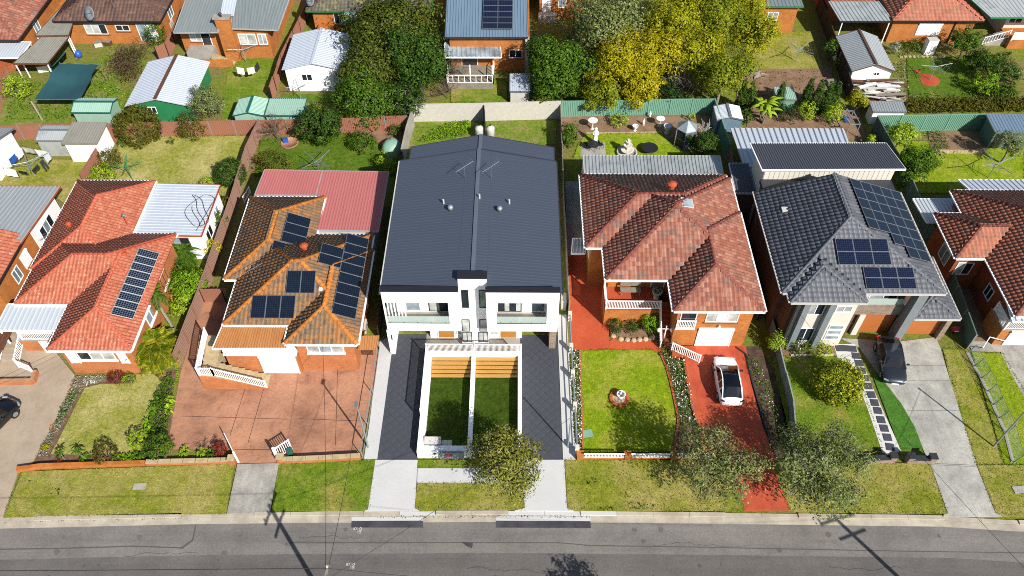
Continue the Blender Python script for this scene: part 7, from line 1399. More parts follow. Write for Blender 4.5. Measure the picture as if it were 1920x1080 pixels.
# ================================================================ cars, poles, wires, garden things
def car(name, label, p, heading, paint, L=4.3, Wd=1.8, H=1.48, roofmat=None, coupe=0.0):
    """heading = direction of the bonnet, measured from +y; local frame: bonnet towards +y"""
    t = thing(name, label, 'car', p, heading); st = []
    #           y        z under  z sill  z belt  half width
    for y, zu, zb, hw, zc in ((-.5, .42, .78, .70, .84), (-.485, .3, .86, .80, .93), (-.44, .24, .95, .9, 1.0), (-.3, .2, 1.0, .97, 1.03), (-.1, .19, .98, 1.0, 1.0), (.1, .19, .95, 1.0, .97), (.24, .19, .92, .985, .97), (.33, .2, .84, .96, .9), (.42, .22, .74, .9, .81), (.475, .27, .64, .8, .7), (.5, .36, .54, .68, .58)):
        w_ = hw * Wd / 2; st.append([(-w_ * .86, y * L, zu), (-w_, y * L, zu + .14), (-w_, y * L, zb * .82), (-w_ * .93, y * L, zb), (-w_ * .55, y * L, zc), (0, y * L, zc + .02), (w_ * .55, y * L, zc), (w_ * .93, y * L, zb), (w_, y * L, zb * .82), (w_, y * L, zu + .14), (w_ * .86, y * L, zu)])
    m = MB(); n = 11; vs = [q for s in st for q in s]; fs = []
    for j in range(len(st) - 1):
        for i in range(n): k = (i + 1) % n; fs.append((j * n + i, (j + 1) * n + i, (j + 1) * n + k, j * n + k))
    fs += [tuple(range(n)), tuple(range((len(st) - 1) * n, len(st) * n))[::-1]]; m.add(vs, fs); bo = m.out('body', paint, t, True, local=True); sb = bo.modifiers.new('smooth', 'SUBSURF'); sb.levels = sb.render_levels = 2
    # cabin: glass shell, painted or glazed roof, pillars
    hw0, hw1 = Wd / 2 * .9, Wd / 2 * .66; ys = [(-.43, .97), (-.27, H - .1), (-.12, H), (.03, H - .02), (.1, H - .1), (.25, .96)]
    low = [(-.43, .96), (-.27, 1.0), (-.12, .98), (.03, .96), (.1, .95), (.25, .94)]
    if coupe: ys = [(-.42, .98), (-.24, H - .12), (-.1, H - .01), (.02, H - .02), (.08, H - .1), (.24, .94)]
    def ring(y, zt, zl, s=1.0):
        f = (zt - zl) / max(.01, H - .96); a = hw0 * (.86 if y < -.4 else 1); b = a + (hw1 - a) * min(1, f); return [(-a * s, y * L, zl), (-b * s, y * L, zt - .02 * f), (-b * .5 * s, y * L, zt + .035 * f), (b * .5 * s, y * L, zt + .035 * f), (b * s, y * L, zt - .02 * f), (a * s, y * L, zl)]
    rings = [ring(y, z, l[1]) for (y, z), l in zip(ys, low)]; g = MB(); g.add([q for r in rings for q in r], [(j * 6 + i, (j + 1) * 6 + i, (j + 1) * 6 + i + 1, j * 6 + i + 1) for j in range(5) for i in range(5)]); g.out('window', 'car_glass', t, local=True)
    rf = MB(); o = .012; R3 = [[(x * 1.01, y, z + o) for x, y, z in r[1:5]] for r in rings[1:5]]; rf.add([q for r in R3 for q in r], [(j * 4 + i, (j + 1) * 4 + i, (j + 1) * 4 + i + 1, j * 4 + i + 1) for j in range(3) for i in range(3)]); rf.out('roof', roofmat or paint, t, True, local=True)
    pl = MB()
    for s in (1, 4):
        for j in range(5): pl.beam(rings[j][s], rings[j + 1][s], .06, .05)
    for j, (a, b) in ((1, (0, 1)), (2, (0, 1)), (1, (5, 4)), (2, (5, 4))): pl.beam(rings[j][a], rings[j][b], .09 if j == 1 else .06, .03)
    pl.out('pillar', paint, t, local=True)
    for sx in (-1, 1):
        for sy in (-.3, .31):
            c = (sx * (Wd / 2 - .1), sy * L, .33); wm = MB(); wm.tube((c[0] - sx * .11, c[1], c[2]), (c[0] + sx * .09, c[1], c[2]), .33, n=16); o_ = wm.out('wheel', 'black_rubber', t, local=True); r_ = MB(); r_.tube((c[0] + sx * .09, c[1], c[2]), (c[0] + sx * .105, c[1], c[2]), .21, .17, 10); r_.out('rim', 'steel', o_, local=True)
        MB().obox((sx * (Wd / 2 + .08), .14 * L, 1.0), .2, .1, .13).out('mirror', paint if roofmat is None else 'dark_trim', t, local=True)
        MB().obox((sx * Wd * .36, .462 * L, .66), .34, .1, .1, -sx * .45, .5).out('headlight', 'glass_pale', t, local=True); MB().obox((sx * Wd * .38, -.47 * L, .86), .34, .1, .1, sx * .4, -.3).out('tail_light', 'red_plastic' if roofmat is None else 'dark_trim', t, local=True)
        for yy in (-.02, -.19): MB().obox((sx * Wd * .487, yy * L, .84), .02, .16, .025).out('door_handle', paint, t, local=True)
        MB().obox((sx * Wd * .4975, .04 * L, .6), .006, .012, .6).obox((sx * Wd * .4975, -.2 * L, .6), .006, .012, .6).out('door_seam', 'dark_trim', t, local=True)
    MB().obox((0, .502 * L, .46), .5, .02, .12).out('number_plate', 'white_paint', t, local=True); MB().obox((0, -.503 * L, .62), .5, .02, .12).out('number_plate', 'white_paint', t, local=True); MB().obox((0, .478 * L, .68), .12, .03, .06, 0, .5).out('badge', 'steel', t, local=True)
    m = MB(); m.beam((-.5, .255 * L, .955), (.1, .235 * L, 1.0), .03); m.out('wiper', 'dark_trim', t, local=True)
    return t
car('parked_car', 'white hatchback with a black glass roof on the red brick drive', (15.75, 33.6, .13), -.03, 'car_white', 4.25, 1.85, 1.5, 'car_glass')
a, b = (28.72,33.86,0.5), (28.18,37.42,0.5); car('parked_car', 'dark grey hatchback facing the street on the concrete drive', ((a[0] + b[0]) / 2 - .05, (a[1] + b[1]) / 2 - .1, .07), math.atan2(b[0] - a[0], -(b[1] - a[1])) + math.pi * 0 - .04 + math.pi if False else math.pi - .13, 'car_dark', 4.2, 1.85, 1.46, None, 1)
car('parked_car', 'black car parked on the tan drive at the west edge', (-37.3, 29.6, .1), -.42, 'car_black', 4.4, 1.8, 1.45)
def hoist(label, p, r, h, mat='galv', ang=.5, lines=True):
    t = thing('clothesline', label, 'clothesline', p, group=None); MB().tube((p[0], p[1], -.05), (p[0], p[1], h), .045).out('post', mat, t)
    tips = []
    for i in range(4):
        a = ang + i * math.pi / 2; e = (p[0] + r * math.cos(a), p[1] + r * math.sin(a), h + .25); tips.append(e); m = MB(); m.tube((p[0], p[1], h - .05), e, .03); m.tube((p[0], p[1], h - .45), (p[0] + r * .5 * math.cos(a), p[1] + r * .5 * math.sin(a), h + .07), .018); m.out('arm', mat, t)
    m = MB(); c = Vector((p[0], p[1], h + .1))
    for f in (.4, .7, 1.0):
        for i in range(4): m.tube(c.lerp(Vector(tips[i]), f), c.lerp(Vector(tips[(i + 1) % 4]), f), .008, n=3)
    m.out('line', 'steel', t); return t, tips
hoist('green rotary clothesline on the dry rear lawn', (-35.77,56.15,0), 1.5, 1.75, 'green_paint', .2); hoist('silver rotary clothesline behind the pink metal roof', (-18.41,57.01,0), 1.7, 1.7, 'steel', .9); hoist('rotary clothesline above the round brick path', (43.94,72.6,0), 1.7, 1.7, 'galv', .1); hoist('rotary clothesline on the bright east lawn', (44.16,56.97,0), 1.9, 1.8, 'galv', .35); hoist('rotary clothesline on the patchy lawn by the brick house end', (30.46,75.88,0), 1.7, 1.6, 'galv', .7); hoist('small rotary clothesline in front of the white cottage', (-22.24,68.6,0), 1.2, 1.6, 'galv', .4); hoist('clothesline hung with washing beside the chimney house stairs', (-29.43,75.28,0), 1.5, 1.7, 'galv', .3)
_, tips = hoist('rotary clothesline loaded with washing in the west yard', (-45.12,56.69,0), 2.1, 1.75, 'galv', .55)
def cloth(name, label, a, b, drop, mat, legs=False):
    a, b = Vector(a), Vector(b); d = (b - a); nrm = d.cross(Vector((0, 0, 1))).normalized(); m = MB(); nx, nz = 6, 5
    def grid(u0, u1, z0, z1):
        vs = [a + d * (u0 + (u1 - u0) * i / nx) - Vector((0, 0, z0 + (z1 - z0) * j / nz)) + nrm * (.05 * math.sin(i * 1.9 + u0 * 5) * (j / nz) + .16 * (z0 + (z1 - z0) * j / nz)) for j in range(nz + 1) for i in range(nx + 1)]
        k = len(vs); m.add(vs + [v + nrm * .012 for v in vs], [(j * (nx + 1) + i, j * (nx + 1) + i + 1, (j + 1) * (nx + 1) + i + 1, (j + 1) * (nx + 1) + i) for j in range(nz) for i in range(nx)] + [(k + j * (nx + 1) + i + 1, k + j * (nx + 1) + i, k + (j + 1) * (nx + 1) + i, k + (j + 1) * (nx + 1) + i + 1) for j in range(nz) for i in range(nx)])
    if legs: grid(0, 1, 0, .3 * drop); grid(0, .44, .3 * drop, drop); grid(.56, 1, .3 * drop, drop)
    else: grid(0, 1, 0, drop)
    return tag(m.out(name, mat, None, True), label, 'washing')
def on(i, f): a, b = Vector(tips[i]), Vector(tips[(i + 1) % 4]); return a.lerp(b, f)
items = [('towel', 'large white towel at the rear of the loaded clothesline', 1, .02, .3, .9, 'white_paint'), ('towel', 'blue towel beside the white towel on the loaded clothesline', 1, .33, .62, .8, 'blue_plastic'), ('shirt', 'pale shirt at the north east corner of the loaded clothesline', 0, .6, .98, .7, 'offwhite'), ('sheet', 'long white sheet on the east side of the loaded clothesline', 0, .1, .55, 1.0, 'white_paint'), ('shirt', 'light blue shirt near the dark trousers on the loaded clothesline', 3, .72, .95, .6, 'roof_bluewhite'), ('trousers', 'dark trousers hanging at the front of the loaded clothesline', 3, .48, .66, 1.0, 'charcoal'), ('sock_row', 'row of dark socks and underwear on the loaded clothesline', 3, .1, .4, .3, 'dark_trim'), ('tablecloth', 'round white cloth on the west side of the loaded clothesline', 2, .1, .5, .8, 'white_paint'), ('sock_row', 'short row of black socks at the west of the loaded clothesline', 2, .6, .9, .25, 'dark_trim')]
for nm, lb, i, f0, f1, dr, mt in items: cloth(nm, lb, on(i, f0), on(i, f1), dr, mt, nm == 'trousers')
q = (-28.34,72.5,1.85)
cloth('towel', 'white towel on the clothesline by the chimney house', (q[0] - .9, q[1] - .7, 1.8), (q[0] - .1, q[1] - .9, 1.8), .7, 'white_paint'); cloth('shirt', 'white shirt on the clothesline by the chimney house', (q[0] + .2, q[1] - .9, 1.8), (q[0] + .9, q[1] - .6, 1.8), .7, 'offwhite'); cloth('towel', 'dark towel on the clothesline by the chimney house', (q[0] + .95, q[1] - .5, 1.8), (q[0] + 1.1, q[1] + .3, 1.8), .7, 'charcoal')
# statue garden
def birdbath(label, p, s=1.0):
    t = thing('bird_bath', label, 'bird bath', p, group=None); MB().lathe(p, [(.22 * s, 0), (.2 * s, .08 * s), (.08 * s, .15 * s), (.07 * s, .7 * s), (.14 * s, .8 * s)], 10).out('pedestal', 'stone_pale', t, True); MB().lathe((p[0], p[1], p[2] + .8 * s), [(.1 * s, 0), (.4 * s, .12 * s), (.42 * s, .16 * s), (.36 * s, .14 * s), (.05 * s, .06 * s)], 16).out('bowl', 'white_paint', t, True)
birdbath('white bird bath nearest the upright bright green tree', (7.55,64.05,0), 1.15); birdbath('pale bird bath near the aviary in the statue garden', (14.29,64.52,0), 1.05)
def statue(label, p, h, mat='white_paint', kind='statue'):
    t = thing('statue', label, 'statue', p); MB().lathe(p, [(.2 * h, 0), (.2 * h, .1 * h), (.14 * h, .12 * h), (.14 * h, .17 * h)], 4).out('plinth', 'stone_pale', t)
    m = MB(); z = p[2] + .17 * h; m.lathe((p[0], p[1], z), [(.13 * h, 0), (.12 * h, .2 * h), (.085 * h, .4 * h), (.12 * h, .58 * h), (.1 * h, .66 * h), (.04 * h, .7 * h), (.075 * h, .76 * h), (.07 * h, .81 * h), (.02 * h, .84 * h)], 10)
    for s in (-1, 1): m.tube((p[0] + s * .11 * h, p[1], z + .6 * h), (p[0] + s * .12 * h, p[1] - .06 * h, z + .42 * h), .032 * h, .028 * h); m.tube((p[0] + s * .12 * h, p[1] - .06 * h, z + .42 * h), (p[0] + s * .02 * h, p[1] - .14 * h, z + .5 * h), .028 * h, .022 * h)
    m.out('figure', mat, t, True)
statue('tall white draped statue beside the paved corner', (7.67,61.74,0.05), 1.9); statue('small white statue standing in the brown garden bed', (12.71,64.68,0), .8); statue('tiny pale statue by the green fence in the brown bed', (13.47,65.89,0), .8); statue('white statue among the rose bushes at the porch', (9.51,39.72,0.1), 1.0)
fo = (10.66,60.22,0); ft = thing('fountain', 'cream three tier fountain at the edge of the back lawn', 'fountain', fo)
MB().lathe(fo, [(.95, 0), (1.0, .3), (.95, .34), (.85, .3), (.8, .12), (.1, .12)], 20).out('basin', 'stone_pale', ft, True)
for z, r in ((.3, .62), (.85, .42), (1.3, .26)): MB().lathe((fo[0], fo[1], z), [(.08, -.15), (.1, .12), (r, .26), (r * 1.05, .32), (r * .9, .3), (.06, .2)], 16).out('bowl', 'cream_paint', ft, True)
MB().lathe((fo[0], fo[1], .1), [(.12, 0), (.1, .8), (.06, 1.4), (.1, 1.6), (.03, 1.8)], 10).out('column', 'cream_paint', ft, True)
def table(label, p, r=.55, h=.72, mat='dark_trim', chairs=0):
    t = thing('garden_table', label, 'table', p); MB().lathe((p[0], p[1], p[2] + h - .03), [(r, 0), (r, .03)], 16).out('table_top', mat, t)
    for i in range(4): a = i * 1.571 + .4; MB().tube((p[0] + r * .75 * math.cos(a), p[1] + r * .75 * math.sin(a), p[2]), (p[0] + r * .5 * math.cos(a), p[1] + r * .5 * math.sin(a), p[2] + h - .03), .025).out('leg', mat, t)
table('dark round iron table on the concrete corner by the tall statue', (7.45,60.74,0.08)); table('black mesh round table on the back lawn', (12.85,60.53,0.08), .8, .5)
for lb, p, rz in (('dark iron chair west of the round iron table', (6.75,61.05,0.08), 1.2), ('dark iron chair east of the round iron table', (8.19,61.06,0.08), -1.2)):
    t = thing('garden_chair', lb, 'chair', p, rz); MB().box(-.22, -.22, .42, .22, .22, .45).out('seat', 'dark_trim', t, local=True); MB().box(-.22, -.24, .45, .22, -.2, .88).out('backrest', 'dark_trim', t, local=True)
    for a in (-.2, .2):
        for b_ in (-.2, .2): MB().tube((a, b_, 0), (a, b_, .42), .018).out('leg', 'dark_trim', t, local=True)
urn('urn', 'squat white pot in the middle of the brown garden bed', (11.77,63.82,0), .8, None, 'white_paint'); urn('urn', 'white and blue rimmed pot beside the aviary', (14.9,63.42,0), 1.2, None, 'roof_bluewhite')
fo = (7.68,32.32,0.06); t = thing('ring_planter', 'white urn in a round brick ring on the bright front lawn', 'planter', fo)
for i in range(16):
    a = i * .3927; MB().obox((fo[0] + .62 * math.cos(a), fo[1] + .62 * math.sin(a), .14), .2, .22, .16, a).out('brick', 'edging_brick', t)
MB().lathe((fo[0], fo[1], .06), [(.52, 0), (.52, .06)], 14).out('soil', 'stone_sand', t); MB().lathe((fo[0] + .1, fo[1] + .1, .1), [(.2, 0), (.12, .12), (.3, .4), (.34, .5), (.28, .48), (.2, .3)], 14).out('urn', 'white_paint', t, True); V, F = rep(LEAF, [(0, 1, 2, 3)], leaf_cloud([(fo[0] + .1, fo[1] + .1, .62, .2, .2, .16)], 100, .1, per=5)); big_mesh('plant', V, F, 'leaf_dark', t)
p = (5.17,29.39,0.07); tag(MB().obox((p[0], p[1], .09), .75, .6, .05, .2).out('pit_lid', 'plastic_green'), 'pale green plastic lid in the bright lawn corner', 'utility lid')
p = (-22.11,61.54,0.06); t = thing('paddling_pool', 'round pink paddling pool on the green back lawn', 'paddling pool', p); MB().lathe(p, [(.85, 0), (.9, .1), (.8, .16), (.75, .06), (.1, .05)], 18).out('basin', 'pave_terracotta', t, True); MB().obox((p[0] - .4, p[1] + .2, .3), .5, .4, .4, .4).out('toy', 'blue_plastic', t)
p = (-11.96,60.55,0); t = thing('covered_mound', 'pale green tarpaulin draped over a heap by the concrete fence', 'tarpaulin', p); m = MB(); n, k = 12, 5; vs = []
for j in range(k + 1):
    for i in range(n): a = i * 6.2832 / n; r = 1.15 * math.cos(j / k * 1.45) * (1 + .16 * math.sin(3 * a + j)); vs.append((p[0] + r * math.cos(a), p[1] + r * math.sin(a), .02 + 1.3 * math.sin(j / k * 1.5) + .04 * math.sin(5 * a)))
m.add(vs, [(j * n + i, j * n + (i + 1) % n, (j + 1) * n + (i + 1) % n, (j + 1) * n + i) for j in range(k) for i in range(n)] + [tuple(range(k * n, k * n + n))]); m.out('cover', 'plastic_green', t, True); MB().lathe(p, [(.7, 0), (.6, .8), (.1, .9)], 8).out('heap', 'timber_brown', t)
def wheelie(label, p, mat, rz=0, s=.6):
    t = thing('wheelie_bin', label, 'bin', p, rz); t.scale = (s, s, s); MB().hexa([(-.24, -.26, .08), (.24, -.26, .08), (.24, .26, .08), (-.24, .26, .08), (-.29, -.33, .95), (.29, -.33, .95), (.29, .33, .95), (-.29, .33, .95)]).out('body', mat, t, local=True); MB().hexa([(-.31, -.37, .952), (.31, -.37, .952), (.31, .36, .952), (-.31, .36, .952), (-.29, -.34, 1.02), (.29, -.34, 1.02), (.27, .3, 1.07), (-.27, .3, 1.07)]).out('lid', mat, t, local=True)
    for s in (-.24, .24): MB().tube((s - .03, .26, .1), (s + .03, .26, .1), .1, n=10).out('wheel', 'black_rubber', t, local=True)
wheelie('teal wheelie bin behind the swung white barred gate', (-15.62,27.6,0.05), 'teal_trim', .3)
p = (34.47,38.57,0); t = thing('hose_reel', 'red and white round hose reel hanging on the dark green fence', 'hose reel', p); MB().tube((p[0], p[1] - .1, .5), (p[0], p[1] + .15, .62), .36, n=14).out('drum', 'red_plastic', t); MB().tube((p[0], p[1] - .16, .46), (p[0], p[1] - .1, .5), .17, n=12).out('hub', 'white_paint', t); MB().box(p[0] - .05, p[1], 0, p[0] + .05, p[1] + .1, .5).out('bracket', 'dark_trim', t)
aircon('air_conditioner', 'white condenser beside the small orange lean-to', (-11.88,38.69,0), .9, .4, .8, 1.57); aircon('air_conditioner', 'black sided condenser in the passage beside the duplex', (3.87,41.14,0), .9, .4, 1.2, 1.57); aircon('air_conditioner', 'white condenser on the east side of the red tiled house', (19.43,54.04,0), .9, .4, .7, 1.57); aircon('air_conditioner', 'condenser against the chimney house by the brown fence', (-39.32,81.76,0.3), .9, .4, .8, 1.57)
for s, p in (('western', (-3.6,62.31,0)), ('eastern', (-2.5,62.31,0))):
    t = thing('water_tank', s + ' of two small white tanks behind the duplex roof', 'tank', p); MB().lathe(p, [(.38, 0), (.4, 1.3), (.4, 1.5), (.05, 1.75)], 14).out('body', 'offwhite', t, True); MB().lathe((p[0], p[1], 1.74), [(.09, 0), (.09, .08)], 8).out('cap', 'dark_trim', t)
p = (45.32,77.62,0); t = thing('cabinet', 'white upright cabinet leaning by the far lawn path', 'cabinet', p, .1); MB().box(-.55, -.35, 0, .55, .35, 1.75).out('body', 'white_paint', t, local=True); MB().box(-.58, -.38, 1.752, .58, .38, 1.82).out('top', 'offwhite', t, local=True); MB().box(-.01, -.362, .1, .01, -.351, 1.7).out('door_seam', 'grey_paint', t, local=True)
t = thing('drying_stand', 'empty grey steel stand beside the variegated shrub', 'stand', (33.71,64.73,0)); q = [(32.28,65.15,1.5),(33.34,65.15,1.5),(33.44,63.04,1.5),(32.45,63.03,1.5)]; m = MB()
for a, b in zip(q, q[1:] + q[:1]): m.beam(a, b, .07)
for a in q: m.beam((a[0], a[1], 0), a, .06)
m.out('frame', 'galv', t); MB().beam(((q[0][0] + q[1][0]) / 2, q[0][1], 1.5), ((q[2][0] + q[3][0]) / 2, q[2][1], 1.5), .05).out('crossbar', 'galv', t)
p = (32.98,65.41,0); tag(MB().lathe(p, [(.25, 0), (.3, .5), (.28, .55), (.05, .5)], 12).out('bucket', 'blue_plastic', None, True), 'blue bucket beside the grey steel frame', 'bucket'); p = (-48.02,76.29,0); tag(MB().lathe(p, [(.3, 0), (.42, .35), (.3, .7), (.05, .78)], 12).out('drum', 'blue_plastic', None, True), 'blue plastic drum in the yard of the dish house', 'drum')
st = thing('stepping_path', 'dark square pavers set in the white pebble path', 'path', (26.23,32.85,0))
me = bpy.data.meshes.new('paver'); mm = MB().box(-.28, -.28, -.03, .28, .28, .03); me.from_pydata(mm.v, [], mm.f)
for i, q in enumerate([(25.09,37.04,0.09),(25.58,37.04,0.09),(26.1,36.99,0.09),(26.17,36.33,0.09),(26.22,35.63,0.09),(26.23,34.94,0.09),(26.28,34.26,0.09),(26.32,33.55,0.09),(26.34,32.79,0.09),(26.38,32.1,0.09),(26.41,31.42,0.09),(26.42,30.65,0.09),(26.44,29.95,0.09),(26.45,29.21,0.09),(26.41,28.44,0.09)]):
    o = mesh_obj('paver', me, 'paver_dark' if i == 0 else None, st); o.location = (q[0] - ORG[st.name].x, q[1] - ORG[st.name].y, .085); o.rotation_euler = (0, 0, rng.normal(-.05, .04))
rk = thing('plant_rack', 'white metal lattice rack beside the tall taupe fence', 'rack', (-24.37,53.54,0)); railing(rk, (-24.63,53.18,0), (-24.38,54.47,0), .7, 'white_paint', .25, .02, 'lattice')
ye = thing('flower_tub', 'white flower tub beside the porch of the dark house', 'planter', (22.46,36.63,0)) if False else None
# poles and overhead wires
def pole(name, label, p, h, r, mat, arm=None):
    t = thing(name, label, 'pole', p); MB().tube((p[0], p[1], -.2), (p[0], p[1], h), r, r * .75, 10).out('shaft', mat, t)
    if arm: MB().tube((p[0], p[1], h), (p[0] + arm[0], p[1] + arm[1], h + .12), r * .6).out('arm', mat, t); MB().obox((p[0] + arm[0], p[1] + arm[1], h + .1), .22, .4, .1).out('lamp_head', 'steel', t)
    else: MB().lathe((p[0], p[1], h), [(r * 1.1, 0), (r * 1.1, .08), (.02, .14)], 8).out('cap', mat, t)
    return t
pole('service_pole', 'bent galvanised service pole at the corner of the terracotta yard', (-10.3, 28.2, 0), 5.0, .07, 'galv', (-.15, .35)); MB().tube((-10.15, 27.9, 0), (-10.3, 28.2, 2.4), .04)
pole('service_pole', 'galvanised service pole beside the eastern paved drive', (3.75, 28.3, 0), 4.0, .06, 'galv'); pole('service_pole', 'steel service pole beside the leaning wire fence', (33.72, 28.55, 0), 4.75, .07, 'galv')
def utility(label, p, h, ang=0.0):
    t = thing('utility_pole', label, 'utility pole', p); MB().tube((p[0], p[1], -.3), (p[0], p[1], h), .16, .12, 12).out('shaft', 'timber_grey', t)
    for z, w_ in ((h - .25, 1.2), (h - 1.3, 1.0)): MB().beam((p[0] - w_ * math.cos(ang), p[1] - w_ * math.sin(ang), z), (p[0] + w_ * math.cos(ang), p[1] + w_ * math.sin(ang), z), .12, .1).out('crossarm', 'timber_grey', t)
    for s in (-1, -.4, .4, 1): MB().lathe((p[0] + s * math.cos(ang) * 1.05, p[1] + s * math.sin(ang) * 1.05, h - .18), [(.04, 0), (.07, .08), (.05, .12), (.06, .18)], 8).out('insulator', 'stone_pale', t)
U1, U2 = (-9.97, 15.35, 0), (28.0, 14.2, 0)
utility('timber power pole whose pale top just enters the bottom of the picture', U1, 8.4, 1.5); utility('timber power pole near the south east corner, seen mainly by its shadow', U2, 9.0, .35)
def wire(label, a, b, sag=.5, r=.014, group='overhead wires'):
    a, b = Vector(a), Vector(b); pts = [a.lerp(b, i / 12) - Vector((0, 0, sag * 4 * (i / 12) * (1 - i / 12))) for i in range(13)]; return tag(MB().path(pts, r, 4).out('overhead_wire', 'dark_trim'), label, 'wire', group)
wire('overhead wire from the power pole to the fascia of the lichen roofed house', (U1[0], U1[1] + .9, 8.2), (-13.8, 34.3, 3.9)); wire('overhead wire from the power pole to the bent service pole', (U1[0] + .1, U1[1] + .6, 8.2), (-10.3, 28.2, 4.95), .35); wire('overhead wire crossing the road to the service pole by the eastern drive', (U1[0] + .1, U1[1] + .4, 8.2), (3.75, 28.3, 4.0), .4)
wire('overhead wire from the eastern power pole towards the dark two storey house', (U2[0], U2[1], 8.6), (19.95, 37.0, 5.5), .5); wire('overhead wire from the eastern power pole to the steel service pole', (U2[0], U2[1], 8.6), (33.72, 28.55, 4.7), .4); wire('pale overhead wire along the near footpath', (-70, 15.9, 8.0), (U1[0], U1[1] + 1.0, 8.25), .3, .02); wire('upper pale overhead wire east along the near footpath', (U1[0], U1[1] + 1.0, 8.25), (U2[0], U2[1], 8.8), 1.1, .012)
wire('twin overhead wire over the tan drive to the orange tiled house', (-48, 18, 7), (-31.5, 34.0, 3.4), .5, .014); wire('second twin overhead wire over the tan drive to the orange tiled house', (-47.3, 17.6, 7), (-30.8, 34.0, 3.4), .5, .014)
# leaf litter in the gutter, driveway joints
scatter('leaf_litter', [off([(x_, kerb_y(x_)) for x_ in np.linspace(-9, 5, 12)], -.16) + off([(x_, kerb_y(x_)) for x_ in np.linspace(-9, 5, 12)], .0)[::-1]], 90, .02, .09, 'leaf_brown', z=.035); scatter('leaf_litter', [off([(x_, kerb_y(x_)) for x_ in np.linspace(-34, -22, 12)], -.1) + off([(x_, kerb_y(x_)) for x_ in np.linspace(-34, -22, 12)], .0)[::-1]], 60, .02, .07, 'leaf_brown', z=.035)
jm = MB()
for pts in ([(27.67,34.05,0.07),(32.62,34.08,0.07)], [(28.56,31.44,0.07),(32.4,31.47,0.07)], [(29.79,35.47,0.07),(32.71,35.49,0.07)], [(28.73,27.05,0.14),(31.88,26.91,0.14)]): jm.beam(pts[0], pts[1], .018, .006)
jm.out('joint', 'dark_trim', None, kind='structure')
# yard clutter seen between the rear houses
def crate(label, p, s, mat, name='crate', rz=0.3):
    t = thing(name, label, name, p, rz); MB().box(-s / 2, -s * .35, 0, s / 2, s * .35, s * .6).out('box', mat, t, local=True); MB().box(-s * .53, -s * .38, s * .602, s * .53, s * .38, s * .66).out('lid', 'timber_grey', t, local=True); return t
crate('white chest behind the lower grey carport', (-50.83,73.84,0), 1.2, 'white_paint', 'chest'); crate('small grey box in the shade beside the long garage', (33.15,71.57,0), .9, 'galv', 'box', .1); crate('pale box against the wall under the satellite dish', (-46.6,78.49,0), .8, 'offwhite', 'box'); crate('dark crate beside the pale box at the dish house wall', (-45.66,78.71,0), .8, 'timber_brown', 'crate', -.2)
lp = thing('log_pile', 'stack of cut logs against the plain brick house end', 'log pile', (29.22,82.26,0)); q = (29.22,82.26,0)
for i in range(22):
    x_ = q[0] - 1.3 + (i % 8) * .36; z_ = .17 + (i // 8) * .3; MB().tube((x_, q[1] - .3, z_), (x_ + rng.normal(0, .03), q[1] + .3, z_), .16, n=8).out('log', 'timber_grey', lp)
for lb, a, b in (('grey timber sleeper lying at the foot of the dish house wall', (228,70), (255,60)), ('leaning grey post in the weedy west yard', (58,180), (78,222))):
    p_, q_ = ((-44.23,79.37,0.4), (-42.88,80.31,0.5)) if a[0] == 228 else ((-48.53,66.05,1.6), (-47.68,65.06,0)); tag(MB().beam(p_, q_, .14, .14).out('timber_post', 'timber_grey'), lb, 'post')
bf_ = thing('back_fence_rail', 'row of low paver edging under the white roller shutter', 'edging', (44.65,77,0))
for i in range(11): q = [(42.23,76.86,0.08),(46.92,76.89,0.08)]; MB().obox((q[0][0] + (q[1][0] - q[0][0]) * i / 10, q[0][1], .06), .34, .3, .12, .1 * i).out('stone', 'stone_sand', bf_)
st = thing('tree_stump', 'pale cut stump and roots in the bare earth behind the conifers', 'stump', (25.52,73.45,0)); q = (25.52,73.45,0); MB().lathe(q, [(.75, 0), (.5, .2), (.42, .55), (.36, .58)], 9).out('stump', 'timber_grey', st)
m = MB()
for i in range(7): a = i * .9; limb(m, (q[0], q[1], .2), (q[0] + 1.5 * math.cos(a), q[1] + 1.1 * math.sin(a), .02), .16, .05, 5, 2)
m.out('root', 'timber_grey', st)
ed = thing('garden_edging', 'brick edging between the brown statue bed and the lawn', 'edging', (10.68,63.4,0)); q = [(6.97,63.3,0.06),(14.48,63.51,0.06)]
for i in range(36): u = i / 36; MB().obox((q[0][0] + (q[1][0] - q[0][0]) * u, q[0][1] + (q[1][1] - q[0][1]) * u, .06), .2, .14, .12, rng.normal(0, .1)).out('brick', 'stone_sand', ed)
wl = thing('garden_wall', 'pale block wall edging the vegetable bed', 'wall', (42.84,60.51,0)); q = [(40.03,60.57,0),(44.89,60.52,0)]
for i in range(14): u0, u1 = i / 14 + .003, (i + 1) / 14 - .003; MB().beam((q[0][0] + (q[1][0] - q[0][0]) * u0, q[0][1], .15), (q[0][0] + (q[1][0] - q[0][0]) * u1, q[0][1], .15), .25, .35).out('block', 'stone_sand', wl)
